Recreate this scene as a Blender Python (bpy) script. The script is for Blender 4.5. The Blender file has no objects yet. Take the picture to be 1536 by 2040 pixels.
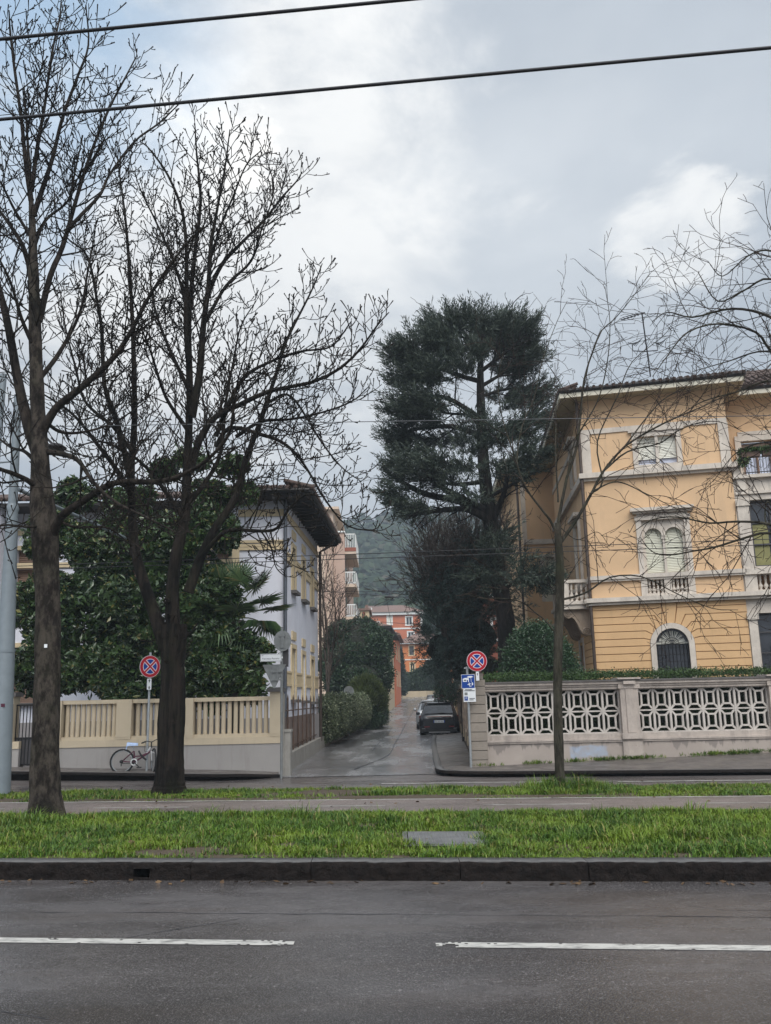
import bpy, math, random
import numpy as np
from mathutils import Vector, noise as mnoise
rnd = random.Random(7)
rng = np.random.default_rng(7)
SC = bpy.context.scene
COL = SC.collection

# ------------------------------------------------------------------ camera
FPX, EYE = 1750.0, 1.65
PITCH, ROLL = math.atan(375 / FPX), 0.022
_f = np.array([0, math.cos(PITCH), math.sin(PITCH)])
_r = np.array([1.0, 0, 0]); _u = np.array([0, -math.sin(PITCH), math.cos(PITCH)])
CR = math.cos(ROLL) * _r - math.sin(ROLL) * _u
CU = math.sin(ROLL) * _r + math.cos(ROLL) * _u
CAM = np.array([0, 0, EYE])
cd = bpy.data.cameras.new('camera'); cam = bpy.data.objects.new('camera', cd); COL.objects.link(cam)
cd.sensor_fit = 'VERTICAL'; cd.sensor_height = 24.0; cd.lens = FPX / 2040 * 24.0
cd.clip_start = 0.1; cd.clip_end = 4000
from mathutils import Matrix
cam.matrix_world = Matrix(((CR[0], CU[0], -_f[0], CAM[0]), (CR[1], CU[1], -_f[1], CAM[1]), (CR[2], CU[2], -_f[2], CAM[2]), (0, 0, 0, 1)))
SC.camera = cam

def ray(x, y):
    return _f + (x - 768) / FPX * CR - (y - 1020) / FPX * CU
def at(x, y, Y):
    """measured point of the photograph at the distance Y"""
    d = ray(x, y); return CAM + d * Y / d[1]

# ------------------------------------------------------------------ world, sun, exposure
SC.view_settings.view_transform = 'Standard'; SC.view_settings.look = 'None'
SC.view_settings.exposure = 0.72; SC.view_settings.gamma = 1.0
SUN_EL, SUN_AZ = math.radians(50), math.radians(166)      # azimuth clockwise from +Y: behind the camera, to its right
W = bpy.data.worlds.new('World'); SC.world = W; W.use_nodes = True
nt = W.node_tree; nt.nodes.clear()
def nn(t, **kw):
    n = nt.nodes.new(t)
    for k, v in kw.items():
        if k.startswith('i_'):
            n.inputs[int(k[2:])].default_value = v
        else: setattr(n, k, v)
    return n
def lk(a, b): nt.links.new(a, b)
wout = nn('ShaderNodeOutputWorld'); bg = nn('ShaderNodeBackground'); bg.inputs['Strength'].default_value = 0.1
lk(bg.outputs[0], wout.inputs[0])
sky = nn('ShaderNodeTexSky', sky_type='NISHITA'); sky.sun_disc = False
sky.sun_elevation = SUN_EL; sky.sun_rotation = SUN_AZ
tc = nn('ShaderNodeTexCoord'); sep = nn('ShaderNodeSeparateXYZ'); lk(tc.outputs['Generated'], sep.inputs[0])
def math_(op, a, b=None, c=None, clamp=False):
    n = nn('ShaderNodeMath', operation=op); n.use_clamp = clamp
    for i, v in enumerate((a, b, c)):
        if v is None: continue
        if isinstance(v, (int, float)): n.inputs[i].default_value = v
        else: lk(v, n.inputs[i])
    return n.outputs[0]
def smooth(v, a, b):
    n = nn('ShaderNodeMapRange', interpolation_type='SMOOTHSTEP'); lk(v, n.inputs[0])
    n.inputs[1].default_value = a; n.inputs[2].default_value = b
    return n.outputs[0]
zz = math_('ADD', math_('MAXIMUM', sep.outputs[2], 0.0), 0.22)
comb = nn('ShaderNodeCombineXYZ'); lk(math_('DIVIDE', sep.outputs[0], zz), comb.inputs[0]); lk(math_('DIVIDE', sep.outputs[1], zz), comb.inputs[1])
def fbm(scale, off, detail=7, rough=.58, dist=.3):
    mp = nn('ShaderNodeMapping'); mp.inputs['Location'].default_value = off; lk(comb.outputs[0], mp.inputs[0])
    n = nn('ShaderNodeTexNoise'); lk(mp.outputs[0], n.inputs['Vector'])
    n.inputs['Scale'].default_value = scale; n.inputs['Detail'].default_value = detail
    n.inputs['Roughness'].default_value = rough; n.inputs['Distortion'].default_value = dist
    return n.outputs[0]
n_big = fbm(1.1, (3.1, 1.7, 0), 6, .5, .2); n_mid = fbm(2.6, (0.4, 5.2, 0), 9, .6, .25); n_fine = fbm(4.5, (7.7, 2.2, 0), 9, .65, .3)
n_warp = fbm(2.0, (9.3, 4.4, 0), 8, .62, .4)
def spot(px, py, r_in, r_out, warp=0.):
    d = ray(px, py); d = d / np.linalg.norm(d)
    n = nn('ShaderNodeVectorMath', operation='DOT_PRODUCT'); nv = nn('ShaderNodeVectorMath', operation='NORMALIZE')
    lk(tc.outputs['Generated'], nv.inputs[0]); lk(nv.outputs[0], n.inputs[0]); n.inputs[1].default_value = d
    v = n.outputs['Value']
    if warp: v = math_('ADD', v, math_('MULTIPLY', math_('SUBTRACT', n_warp, .5), warp * (1 - math.cos(math.radians(r_out)))))
    return smooth(v, math.cos(math.radians(r_out)), math.cos(math.radians(r_in)))
def mixc(fac, a, b):
    n = nn('ShaderNodeMix', data_type='RGBA'); n.clamp_factor = True
    if isinstance(fac, (int, float)): n.inputs[0].default_value = fac
    else: lk(fac, n.inputs[0])
    for i, v in ((6, a), (7, b)):
        if isinstance(v, tuple): n.inputs[i].default_value = (*v, 1)
        else: lk(v, n.inputs[i])
    return n.outputs[2]
n_tex0 = math_('ADD', math_('MULTIPLY', n_mid, .6), math_('MULTIPLY', n_fine, .4))
grey = mixc(smooth(n_big, .38, .62), (4.0, 4.45, 5.05), (6.1, 6.45, 6.85))
grey = mixc(math_('MULTIPLY', smooth(n_tex0, .40, .66), .75), grey, (4.85, 5.3, 5.85))
grey = mixc(smooth(sep.outputs[2], .05, .30), (5.25, 5.5, 6.15), grey)
# bright, thinner cloud round two places and everywhere the fine noise peaks a little
n_tex = math_('ADD', math_('MULTIPLY', n_mid, .45), math_('MULTIPLY', n_fine, .55))
bright = math_('MAXIMUM', spot(310, 200, 1, 11, 5.), math_('MULTIPLY', spot(1368, 452, .1, 4.5, 9.), .62))
bright = math_('MAXIMUM', bright, math_('MULTIPLY', spot(600, 110, 1, 15, 5.), .65))
bright = math_('MAXIMUM', bright, math_('MULTIPLY', spot(380, 480, 2, 18, 3.), .6))
bright = math_('MULTIPLY', bright, smooth(n_tex, .28, .54))
cloud = mixc(bright, grey, (10.6, 10.4, 10.0))
hole = math_('MAXIMUM', spot(150, 50, 3, 11, 2.5), math_('MULTIPLY', spot(20, 400, 1, 6, 4.), .6))
hole = math_('MULTIPLY', hole, smooth(n_tex, .68, .50))
hole = math_('MAXIMUM', hole, math_('MULTIPLY', smooth(n_mid, .34, .25), smooth(sep.outputs[1], .1, -.4)))
hole = math_('MULTIPLY', hole, math_('SUBTRACT', 1.0, math_('MULTIPLY', bright, .35)))
bluec = mixc(.62, sky.outputs[0], (4.6, 6.6, 8.8))
cloud = mixc(hole, cloud, bluec)
back = smooth(sep.outputs[1], .15, -.55)  # sky raised behind the camera, added to light the house fronts
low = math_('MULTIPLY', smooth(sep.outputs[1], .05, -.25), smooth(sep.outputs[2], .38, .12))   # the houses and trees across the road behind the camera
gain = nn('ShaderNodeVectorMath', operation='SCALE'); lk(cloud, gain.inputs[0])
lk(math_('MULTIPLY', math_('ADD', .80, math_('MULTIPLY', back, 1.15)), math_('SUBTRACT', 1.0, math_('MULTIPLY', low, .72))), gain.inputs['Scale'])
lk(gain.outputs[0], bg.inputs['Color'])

sd = bpy.data.lights.new('sun', 'SUN'); sd.energy = 1.8; sd.angle = math.radians(40); sd.color = (1, .95, .87)
sun = bpy.data.objects.new('sun', sd); COL.objects.link(sun)
sv = Vector((math.sin(SUN_AZ) * math.cos(SUN_EL), math.cos(SUN_AZ) * math.cos(SUN_EL), math.sin(SUN_EL)))
sun.rotation_euler = sv.to_track_quat('Z', 'Y').to_euler(); sun.location = (20, -40, 60)

# ------------------------------------------------------------------ materials
def lin(r, g, b):
    q = [v / 255 for v in (r, g, b)]
    return tuple(v / 12.92 if v <= .04045 else ((v + .055) / 1.055) ** 2.4 for v in q)
class NB:
    def __init__(s, name):
        s.m = bpy.data.materials.new(name); s.m.use_nodes = True; s.t = s.m.node_tree
        s.b = s.t.nodes['Principled BSDF']; s.tc = s.n('ShaderNodeTexCoord')
    def n(s, t, **kw):
        x = s.t.nodes.new(t)
        for k, v in kw.items(): setattr(x, k, v)
        return x
    def l(s, a, b): s.t.links.new(a, b)
    def map(s, sc=(1, 1, 1), src='Object'):
        mp = s.n('ShaderNodeMapping'); mp.inputs['Scale'].default_value = sc; s.l(s.tc.outputs[src], mp.inputs[0]); return mp.outputs[0]
    def noise(s, scale, detail=5, rough=.6, sc=(1, 1, 1), dist=0):
        x = s.n('ShaderNodeTexNoise'); s.l(s.map(sc), x.inputs['Vector']); x.inputs['Scale'].default_value = scale
        x.inputs['Detail'].default_value = detail; x.inputs['Roughness'].default_value = rough; x.inputs['Distortion'].default_value = dist
        return x.outputs[0]
    def ramp(s, v, a, b, lo=0., hi=1.):
        x = s.n('ShaderNodeMapRange'); s.l(v, x.inputs[0])
        for i, q in enumerate((a, b, lo, hi)): x.inputs[i + 1].default_value = q
        return x.outputs[0]
    def mix(s, fac, a, b, mode='MIX'):
        x = s.n('ShaderNodeMix', data_type='RGBA', blend_type=mode)
        if isinstance(fac, (int, float)): x.inputs[0].default_value = fac
        else: s.l(fac, x.inputs[0])
        for i, v in ((6, a), (7, b)):
            if isinstance(v, tuple): x.inputs[i].default_value = (*v, 1)
            else: s.l(v, x.inputs[i])
        return x.outputs[2]
    def m2(s, op, a, b):
        x = s.n('ShaderNodeMath', operation=op)
        for i, v in enumerate((a, b)):
            if isinstance(v, (int, float)): x.inputs[i].default_value = v
            else: s.l(v, x.inputs[i])
        return x.outputs[0]
    def bump(s, h, strength=.4, dist=.02):
        x = s.n('ShaderNodeBump'); x.inputs['Strength'].default_value = strength; x.inputs['Distance'].default_value = dist
        s.l(h, x.inputs['Height']); s.l(x.outputs[0], s.b.inputs['Normal'])
    def col(s, c):
        if isinstance(c, tuple): s.b.inputs['Base Color'].default_value = (*c, 1)
        else: s.l(c, s.b.inputs['Base Color'])
    def rough(s, r):
        if isinstance(r, (int, float)): s.b.inputs['Roughness'].default_value = r
        else: s.l(r, s.b.inputs['Roughness'])
def sc_(c, k): return tuple(v * k for v in c)
def plain(name, c, rough=.6, metal=0., var=.12, scale=6, spec=.5, bump=0, bscale=30):
    b = NB(name); v = b.noise(scale, 6)
    b.col(b.mix(b.ramp(v, .3, .7), sc_(c, 1 - var), sc_(c, 1 + var)))
    b.rough(rough); b.b.inputs['Metallic'].default_value = metal; b.b.inputs['Specular IOR Level'].default_value = spec
    if bump: b.bump(b.noise(bscale, 6), bump, .01)
    return b.m
def plaster(name, c, stain, amt=.5, streak=True):
    """painted plaster with mottling, rain streaks and a fine grain"""
    b = NB(name); base = b.mix(b.ramp(b.noise(1.3, 8, .62), .3, .72), sc_(c, .92), sc_(c, 1.06))
    st = b.ramp(b.noise(1.1, 8, .7, (3.2, 3.2, .35)), .52, .78, 0, amt)
    base = b.mix(st, base, stain)
    base = b.mix(b.ramp(b.noise(14, 6, .7), .58, .8, 0, .35), base, sc_(c, .7))
    b.col(base); b.rough(.88); b.b.inputs['Specular IOR Level'].default_value = .25
    b.bump(b.noise(55, 5), .18, .01); return b.m
def stone(name, c, stain, amt=.7, sc=1.0):
    b = NB(name); base = b.mix(b.ramp(b.noise(2.5 * sc, 8, .65), .3, .7), sc_(c, .82), sc_(c, 1.12))
    st = b.ramp(b.noise(1.7 * sc, 9, .72, (2.2, 2.2, .5)), .47, .75, 0, amt)
    base = b.mix(st, base, stain)
    base = b.mix(b.ramp(b.noise(22 * sc, 6, .7), .55, .75, 0, .5), base, sc_(stain, .8))
    b.col(base); b.rough(.85); b.b.inputs['Specular IOR Level'].default_value = .3
    b.bump(b.noise(40 * sc, 6, .7), .3, .015); return b.m
def leafmat(name, a, bcol, c3=None, rough=.45, spec=.5, trans=.0, patch=None):
    """each leaf its own tone, plus broad lighter and darker clumps"""
    b = NB(name); g = b.n('ShaderNodeNewGeometry'); r = g.outputs['Random Per Island']
    base = b.mix(r, a, bcol)
    base = b.mix(b.ramp(b.noise(.9, 4), .4, .65), sc3(b, base, .75), base)
    if patch: base = b.mix(b.ramp(b.noise(1.3, 6, .65), .45, .62, 0, .7), base, patch)
    if c3: base = b.mix(b.ramp(r, .90, .95), base, c3)
    b.col(base); b.rough(rough); b.b.inputs['Specular IOR Level'].default_value = spec
    return b.m
def sc3(b, sock, k): return b.mix(1.0, sock, (k, k, k), 'MULTIPLY')

M = {}
TS_ = .12
def asphalt(name, c, r_lo, r_hi, brown=0.0, pud=.5, wetnear=False, st=(.55, 1.6, 1)):
    b = NB(name)
    big = b.noise(.55, 6, .6, st); grain = b.noise(95, 3, .7); mid = b.noise(5, 8, .65)
    base = b.mix(b.ramp(mid, .3, .7), sc_(c, .8), sc_(c, 1.15))
    base = b.mix(b.ramp(big, .40, .62), sc3(b, base, .72), base)
    if brown: base = b.mix(b.ramp(b.noise(.8, 5, .6, (.5, 2.2, 1)), .5, .7, 0, brown), base, (.055, .042, .034))
    vor = b.n('ShaderNodeTexVoronoi'); b.l(b.map(), vor.inputs['Vector']); vor.inputs['Scale'].default_value = 75
    base = b.mix(b.ramp(vor.outputs['Distance'], .05, .30, .75, 0), base, sc_(c, 3.4)); base = b.mix(b.ramp(b.noise(38, 5, .8), .55, .64, 0, .8), base, sc_(c, .25)); base = b.mix(b.ramp(b.noise(26, 6, .85, (1.1, .9, 1)), .57, .64, 0, .85), base, sc_(c, 3.0))
    if wetnear:                                      # a long film of water standing in the wheel track of the near lane
        s = b.n('ShaderNodeSeparateXYZ'); b.l(b.tc.outputs['Object'], s.inputs[0])
        film = b.m2('MULTIPLY', b.ramp(b.m2('ADD', b.m2('ADD', s.outputs[1], b.m2('MULTIPLY', s.outputs[0], TS_)), b.m2('MULTIPLY', b.noise(1.4, 6, .6, (.5, 1, 1)), 1.6)), 6.55, 6.0, 0, 1), 1.0)
        base = b.mix(film, base, sc3(b, base, .62))
    b.col(base)
    wet = b.m2('ADD', b.ramp(big, pud - .08, pud + .10, r_lo, r_hi), b.ramp(grain, .3, .7, -.05, .08))
    if wetnear: wet = b.m2('ADD', b.m2('MULTIPLY', wet, b.m2('SUBTRACT', 1.0, film)), b.m2('MULTIPLY', film, .17))
    b.rough(wet); b.b.inputs['Specular IOR Level'].default_value = .5
    b.bump(b.m2('ADD', b.m2('MULTIPLY', grain, .6), b.m2('MULTIPLY', vor.outputs['Distance'], .8)), .35, .008)
    return b.m
M['asphalt'] = asphalt('asphalt_near', (.098, .091, .092), .08, .36, .5, .5, True)
M['asphalt_far'] = asphalt('asphalt_far', (.125, .11, .107), .18, .42, .5, .5)
M['asphalt_lane'] = asphalt('asphalt_lane', (.20, .198, .205), .10, .34, .25, .52, st=(1.5, .35, 1))
M['path'] = asphalt('path_asphalt', (.17, .14, .128), .35, .6, 0, .5)
def roadpaint():
    b = NB('road_paint'); w = b.noise(9, 8, .75, (.6, 1.8, 1))
    b.col(b.mix(b.ramp(w, .47, .63), (.50, .49, .46), (.17, .165, .16))); b.rough(.5); b.bump(b.noise(80, 4), .3, .006); return b.m
M['paint'] = roadpaint()
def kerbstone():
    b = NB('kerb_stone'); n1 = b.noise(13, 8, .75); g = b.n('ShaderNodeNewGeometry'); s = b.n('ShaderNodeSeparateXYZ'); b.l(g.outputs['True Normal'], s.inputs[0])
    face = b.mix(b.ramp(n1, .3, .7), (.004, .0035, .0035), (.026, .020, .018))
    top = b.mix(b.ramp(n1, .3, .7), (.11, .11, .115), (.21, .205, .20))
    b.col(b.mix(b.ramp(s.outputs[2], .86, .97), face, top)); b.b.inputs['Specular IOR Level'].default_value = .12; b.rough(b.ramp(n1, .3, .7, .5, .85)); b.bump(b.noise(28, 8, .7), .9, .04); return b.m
M['kerb'] = kerbstone()
def soil(name, a, c):
    b = NB(name); b.col(b.mix(b.ramp(b.noise(6, 8, .7), .35, .65), a, c)); b.rough(.9); b.bump(b.noise(25, 6), .6, .03); return b.m
M['soil'] = soil('soil', (.055, .038, .026), (.085, .065, .04))
M['ground'] = soil('garden_earth', (.035, .035, .02), (.05, .055, .025))
def paver():
    b = NB('pavement_setts'); br = b.n('ShaderNodeTexBrick'); b.l(b.map(), br.inputs['Vector']); br.inputs['Scale'].default_value = 5
    br.inputs['Color1'].default_value = (.13, .115, .105, 1); br.inputs['Color2'].default_value = (.18, .155, .145, 1); br.inputs['Mortar'].default_value = (.08, .07, .06, 1)
    b.col(b.mix(b.ramp(b.noise(1.5, 6), .35, .7), sc3(b, br.outputs[0], .7), br.outputs[0])); b.rough(b.ramp(b.noise(2, 5), .4, .6, .3, .6)); b.bump(br.outputs['Fac'], -.3, .01); return b.m
M['paver'] = paver()
def bark(name, a, c, moss, moss_amt, vs=(1, 1, .25)):
    b = NB(name); n1 = b.noise(9, 8, .7, vs); n2 = b.noise(1.2, 6, .65, (1, 1, .5))
    base = b.mix(b.ramp(n1, .42, .58), a, c)
    base = b.mix(b.ramp(n2, .52, .60, 0, .85), base, sc_(a, .40)); base = b.mix(b.ramp(b.noise(4.5, 7, .7, (1, 1, .6)), .58, .66, 0, .6), base, sc_(c, 1.35))
    base = b.mix(b.ramp(b.noise(2.3, 7, .7), .5, .7, 0, moss_amt), base, moss)
    b.col(base); b.rough(.92); b.b.inputs['Specular IOR Level'].default_value = .2; b.bump(b.noise(14, 9, .78, vs), 1.0, .09); return b.m
M['bark_grey'] = bark('bark_grey', (.018, .014, .0115), (.088, .073, .060), (.04, .045, .022), .4, (1, 1, .45))
M['bark_dark'] = bark('bark_dark', (.006, .0048, .004), (.030, .023, .018), (.03, .035, .012), .35, (1.3, 1.3, .12))
M['bark_limb'] = bark('bark_limb', (.018, .014, .012), (.050, .039, .032), (.03, .034, .014), .3, (1, 1, .4))
M['bark_twig_brown'] = bark('bark_twig_brown', (.045, .032, .027), (.085, .062, .052), (.06, .05, .03), .2)
M['deadleaf'] = leafmat('dead_leaf', (.07, .04, .022), (.16, .10, .05), None, .7, .3)
M['bark_twig'] = bark('bark_twig', (.018, .014, .012), (.042, .032, .026), (.03, .032, .012), .3)
M['bark_green'] = bark('bark_green', (.032, .029, .021), (.085, .075, .057), (.05, .058, .026), .55)
M['bark_brown'] = bark('bark_brown', (.085, .066, .056), (.17, .138, .12), (.10, .09, .065), .2)
M['bark_cedar'] = bark('bark_cedar', (.012, .010, .009), (.036, .030, .027), (.03, .035, .02), .3)
M['grass'] = leafmat('grass_blades', (.024, .078, .008), (.120, .215, .016), (.22, .19, .06), .5, .35, patch=(.155, .225, .014))
M['magnolia'] = leafmat('magnolia_leaf', (.012, .034, .012), (.060, .110, .032), (.15, .14, .04), .26, .6, patch=(.075, .125, .04))
M['laurel'] = leafmat('clipped_leaf', (.012, .040, .014), (.045, .095, .040), None, .35, .5)
M['hedge'] = leafmat('hedge_leaf', (.035, .060, .022), (.190, .225, .125), (.34, .36, .24), .45, .45)
M['boxhedge'] = leafmat('box_leaf', (.018, .045, .010), (.060, .115, .022), None, .5, .4)
M['cedar'] = leafmat('cedar_needle', (.020, .036, .026), (.085, .105, .078), None, .6, .3)
M['conifer'] = leafmat('conifer_needle', (.018, .036, .032), (.085, .120, .105), None, .6, .3)
M['darktree'] = leafmat('evergreen_leaf', (.010, .030, .012), (.034, .070, .026), None, .4, .45)
M['goldbush'] = leafmat('gold_bush_leaf', (.030, .050, .012), (.085, .11, .025), None, .5, .4)
M['palm'] = leafmat('palm_leaf', (.030, .075, .026), (.12, .19, .07), (.16, .14, .05), .4, .5)
M['flower'] = leafmat('pink_flower', (.30, .05, .12), (.45, .15, .2), None, .6, .3)
M['forest'] = leafmat('forest_leaf', (.014, .032, .020), (.058, .085, .042), (.085, .078, .06), .8, .2)
M['yellow'] = plaster('villa_plaster', (.61, .415, .25), (.40, .29, .20), .5)
M['ochre'] = plaster('villa_ground_floor', (.61, .395, .21), (.38, .26, .15), .45)
M['groove'] = plain('rustic_groove', (.30, .15, .06), .9)
M['trim'] = stone('villa_stone', (.57, .51, .445), (.30, .265, .235), .6)
M['trim_dark'] = stone('corbel_stone', (.32, .25, .19), (.15, .12, .10), .7)
M['wallstone'] = stone('wall_stone', (.45, .39, .345), (.20, .175, .16), .8)
M['concrete'] = stone('lattice_concrete', (.52, .48, .44), (.22, .20, .185), .75, 1.4)
M['pillargrey'] = stone('rusticated_grey', (.27, .235, .20), (.20, .175, .15), .5)
M['capdark'] = stone('coping_dark', (.13, .12, .115), (.07, .065, .06), .6)
def plinthmat():
    """render with damp tongues running down it and one patch painted over in pale blue"""
    b = NB('plinth_render'); c = (.36, .31, .275)
    base = b.mix(b.ramp(b.noise(1.5, 8, .65), .3, .7), sc_(c, .88), sc_(c, 1.08))
    s = b.n('ShaderNodeSeparateXYZ'); b.l(b.tc.outputs['Object'], s.inputs[0])
    drip = b.noise(1.7, 7, .65, (1.4, 1.4, .12))
    lvl = b.m2('ADD', b.m2('MULTIPLY', drip, 1.5), s.outputs[2])       # higher up it takes less noise to be damp
    base = b.mix(b.ramp(lvl, 1.17, 1.21, 0, .8), base, (.20, .175, .16))
    x, z = s.outputs[0], s.outputs[2]
    wob = b.m2('MULTIPLY', b.m2('SUBTRACT', b.noise(3.5, 6), .5), .22)
    bx = b.m2('ADD', b.ramp(b.m2('ABSOLUTE', b.m2('SUBTRACT', b.m2('ADD', x, wob), 2.72), 0), .40, .46, 1, 0), 0)
    bz = b.ramp(b.m2('ABSOLUTE', b.m2('SUBTRACT', b.m2('ADD', z, wob), .30), 0), .10, .15, 1, 0)
    base = b.mix(b.m2('MULTIPLY', b.m2('MULTIPLY', b.m2('MULTIPLY', bx, bz), b.ramp(b.noise(5, 6, .7), .35, .6, .3, 1)), .75), base, (.33, .42, .56))
    b.col(base); b.rough(.85); b.bump(b.noise(45, 6), .25, .012); return b.m
M['plinth'] = plinthmat()
M['cream'] = plaster('cream_paint', (.52, .435, .315), (.30, .26, .20), .55)
M['greyplinth'] = plaster('grey_plinth', (.33, .31, .295), (.21, .19, .175), .75)
M['lavender'] = plaster('lavender_plaster', (.70, .715, .79), (.52, .52, .58), .35)
M['creamtrim'] = plaster('house_cream_trim', (.60, .49, .32), (.42, .35, .25), .25)
M['brownplinth'] = plaster('house_grey_base', (.33, .31, .31), (.25, .22, .21), .4)
M['apart'] = plaster('apartment_plaster', (.47, .335, .27), (.36, .26, .22), .25)
M['apartcream'] = plaster('apartment_cream', (.60, .47, .37), (.45, .36, .29), .3)
M['red'] = plaster('red_plaster', (.50, .165, .09), (.36, .11, .06), .35)
M['orange'] = plaster('orange_plaster', (.58, .21, .085), (.42, .15, .07), .35)
M['oldcream'] = plaster('old_cream_plaster', (.45, .37, .26), (.28, .23, .17), .6)
M['white'] = plain('white_paint', (.72, .72, .70), .5, var=.05)
M['shutter'] = plain('roller_shutter', (.55, .54, .44), .5, var=.04)
M['shutterwhite'] = plain('white_roller', (.66, .65, .58), .5, var=.04)
M['woodframe'] = plain('timber_frame', (.16, .09, .055), .5)
M['dark'] = plain('dark_interior', (.012, .012, .013), .6)
M['louvre'] = plain('dark_shutter', (.045, .042, .045), .6)
M['eave'] = plain('dark_eave_timber', (.020, .018, .018), .8, var=.3)
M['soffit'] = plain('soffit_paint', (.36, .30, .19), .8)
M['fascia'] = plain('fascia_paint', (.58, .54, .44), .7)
M['gutter'] = plain('gutter_metal', (.018, .016, .016), .45, .3)
M['downpipe'] = plain('downpipe_metal', (.075, .055, .045), .45, .4)
M['greypipe'] = plain('grey_downpipe', (.10, .11, .13), .4, .3)
M['iron'] = plain('wrought_iron', (.018, .017, .018), .5, .5)
M['rust'] = plain('rusty_iron', (.10, .062, .045), .8, .2, .3)
M['rustpanel'] = plain('rusty_sheet', (.17, .125, .105), .8, .1, .25, 3)
M['steel'] = plain('galvanised_steel', (.36, .38, .39), .45, .55, .12)
M['polegrey'] = plain('painted_pole', (.205, .24, .265), .45, .1, .08)
M['signback'] = plain('sign_back', (.21, .22, .22), .55, .4, .2)
M['signred'] = plain('sign_red', (.40, .010, .022), .5, var=.05, spec=.2)
M['signblue'] = plain('sign_blue', (.008, .050, .26), .5, var=.05, spec=.2)
M['signwhite'] = plain('sign_white', (.70, .72, .74), .35, var=.04)
M['signpink'] = plain('sign_faded_white', (.66, .55, .60), .4, var=.04)
M['ink'] = plain('sign_ink', (.02, .022, .03), .5)
M['cable'] = plain('cable', (.018, .018, .022), .5, .3)
M['cablegrey'] = plain('cable_grey', (.09, .095, .105), .5, .3)
M['tyre'] = plain('rubber', (.016, .016, .017), .75)
M['alloy'] = plain('alloy', (.42, .42, .43), .35, .8)
M['carblack'] = plain('car_dark_paint', (.014, .014, .018), .18, .2, .05, spec=.6)
M['carsilver'] = plain('car_silver_paint', (.40, .41, .42), .25, .5, .04)
M['carwhite'] = plain('car_white_paint', (.68, .69, .70), .2, 0, .03)
M['cargrey'] = plain('car_grey_paint', (.20, .205, .21), .25, .5, .04)
M['trimblack'] = plain('black_plastic', (.014, .014, .015), .6)
M['chrome'] = plain('chrome', (.60, .60, .61), .2, 1)
M['lampred'] = plain('red_lens', (.14, .006, .010), .2)
M['plate'] = plain('number_plate', (.62, .66, .70), .4, var=.02)
M['brick'] = plain('red_brick', (.26, .085, .055), .85)
M['frost'] = plain('curtain', (.60, .61, .66), .7, var=.08)
M['curtainyellow'] = plain('curtain_yellow', (.20, .19, .075), .7, var=.15)
M['curtainblue'] = plain('curtain_pale', (.50, .55, .68), .7, var=.1)
M['bikepurple'] = plain('bike_frame', (.10, .022, .045), .35, .3)
M['bikewhite'] = plain('bike_white', (.62, .62, .62), .35, .2)
M['saddleblue'] = plain('saddle_cover', (.38, .50, .72), .5, var=.3)
M['hubgrey'] = plain('spokes', (.26, .26, .26), .4, .6)
M['terracotta'] = plain('flower_box', (.10, .06, .045), .8)
def glass():
    b = NB('window_glass'); b.col(b.mix(b.ramp(b.noise(.8, 4), .4, .6), (.012, .014, .018), (.04, .045, .055))); b.rough(.06); b.b.inputs['Specular IOR Level'].default_value = .8; return b.m
M['glass'] = glass()
def tiles(name, a, c):
    b = NB(name); w = b.n('ShaderNodeTexWave'); b.l(b.map(), w.inputs['Vector']); w.inputs['Scale'].default_value = 2.2; w.inputs['Distortion'].default_value = .6
    base = b.mix(b.ramp(b.noise(7, 6, .7), .3, .7), a, c); base = b.mix(b.ramp(b.noise(1.5, 6, .7), .55, .75, 0, .6), base, (.06, .055, .045))
    b.col(base); b.rough(.85); b.bump(w.outputs[1], .5, .05); return b.m
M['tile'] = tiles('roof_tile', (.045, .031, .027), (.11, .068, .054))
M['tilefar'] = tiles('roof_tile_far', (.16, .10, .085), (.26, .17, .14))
def planks():
    b = NB('fence_boards'); w = b.n('ShaderNodeTexWave'); b.l(b.map(), w.inputs['Vector']); w.inputs['Scale'].default_value = 3; w.bands_direction = 'Y'
    b.col(b.mix(b.ramp(w.outputs[1], .2, .8), (.30, .15, .05), (.42, .26, .10))); b.rough(.8); return b.m
M['boards'] = planks()
def rubble():
    b = NB('rubble_stone'); v = b.n('ShaderNodeTexVoronoi'); b.l(b.map(), v.inputs['Vector']); v.inputs['Scale'].default_value = 5
    b.col(b.mix(b.ramp(v.outputs['Distance'], .1, .6), (.24, .19, .15), (.11, .085, .07))); b.rough(.9); b.bump(v.outputs['Distance'], -.8, .05); return b.m
M['rubble'] = rubble()
M['lanewall'] = stone('lane_wall_render', (.30, .285, .26), (.13, .12, .105), .7)
def checker():
    b = NB('chequer_plate'); w = b.n('ShaderNodeTexWave'); b.l(b.map(), w.inputs['Vector']); w.inputs['Scale'].default_value = 8; w.bands_direction = 'X'
    b.col(b.mix(b.ramp(b.noise(5, 6), .3, .7), (.13, .13, .135), (.22, .22, .225))); b.rough(.5); b.b.inputs['Metallic'].default_value = .3; b.bump(w.outputs[1], .5, .01); return b.m
M['chequer'] = checker()
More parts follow.
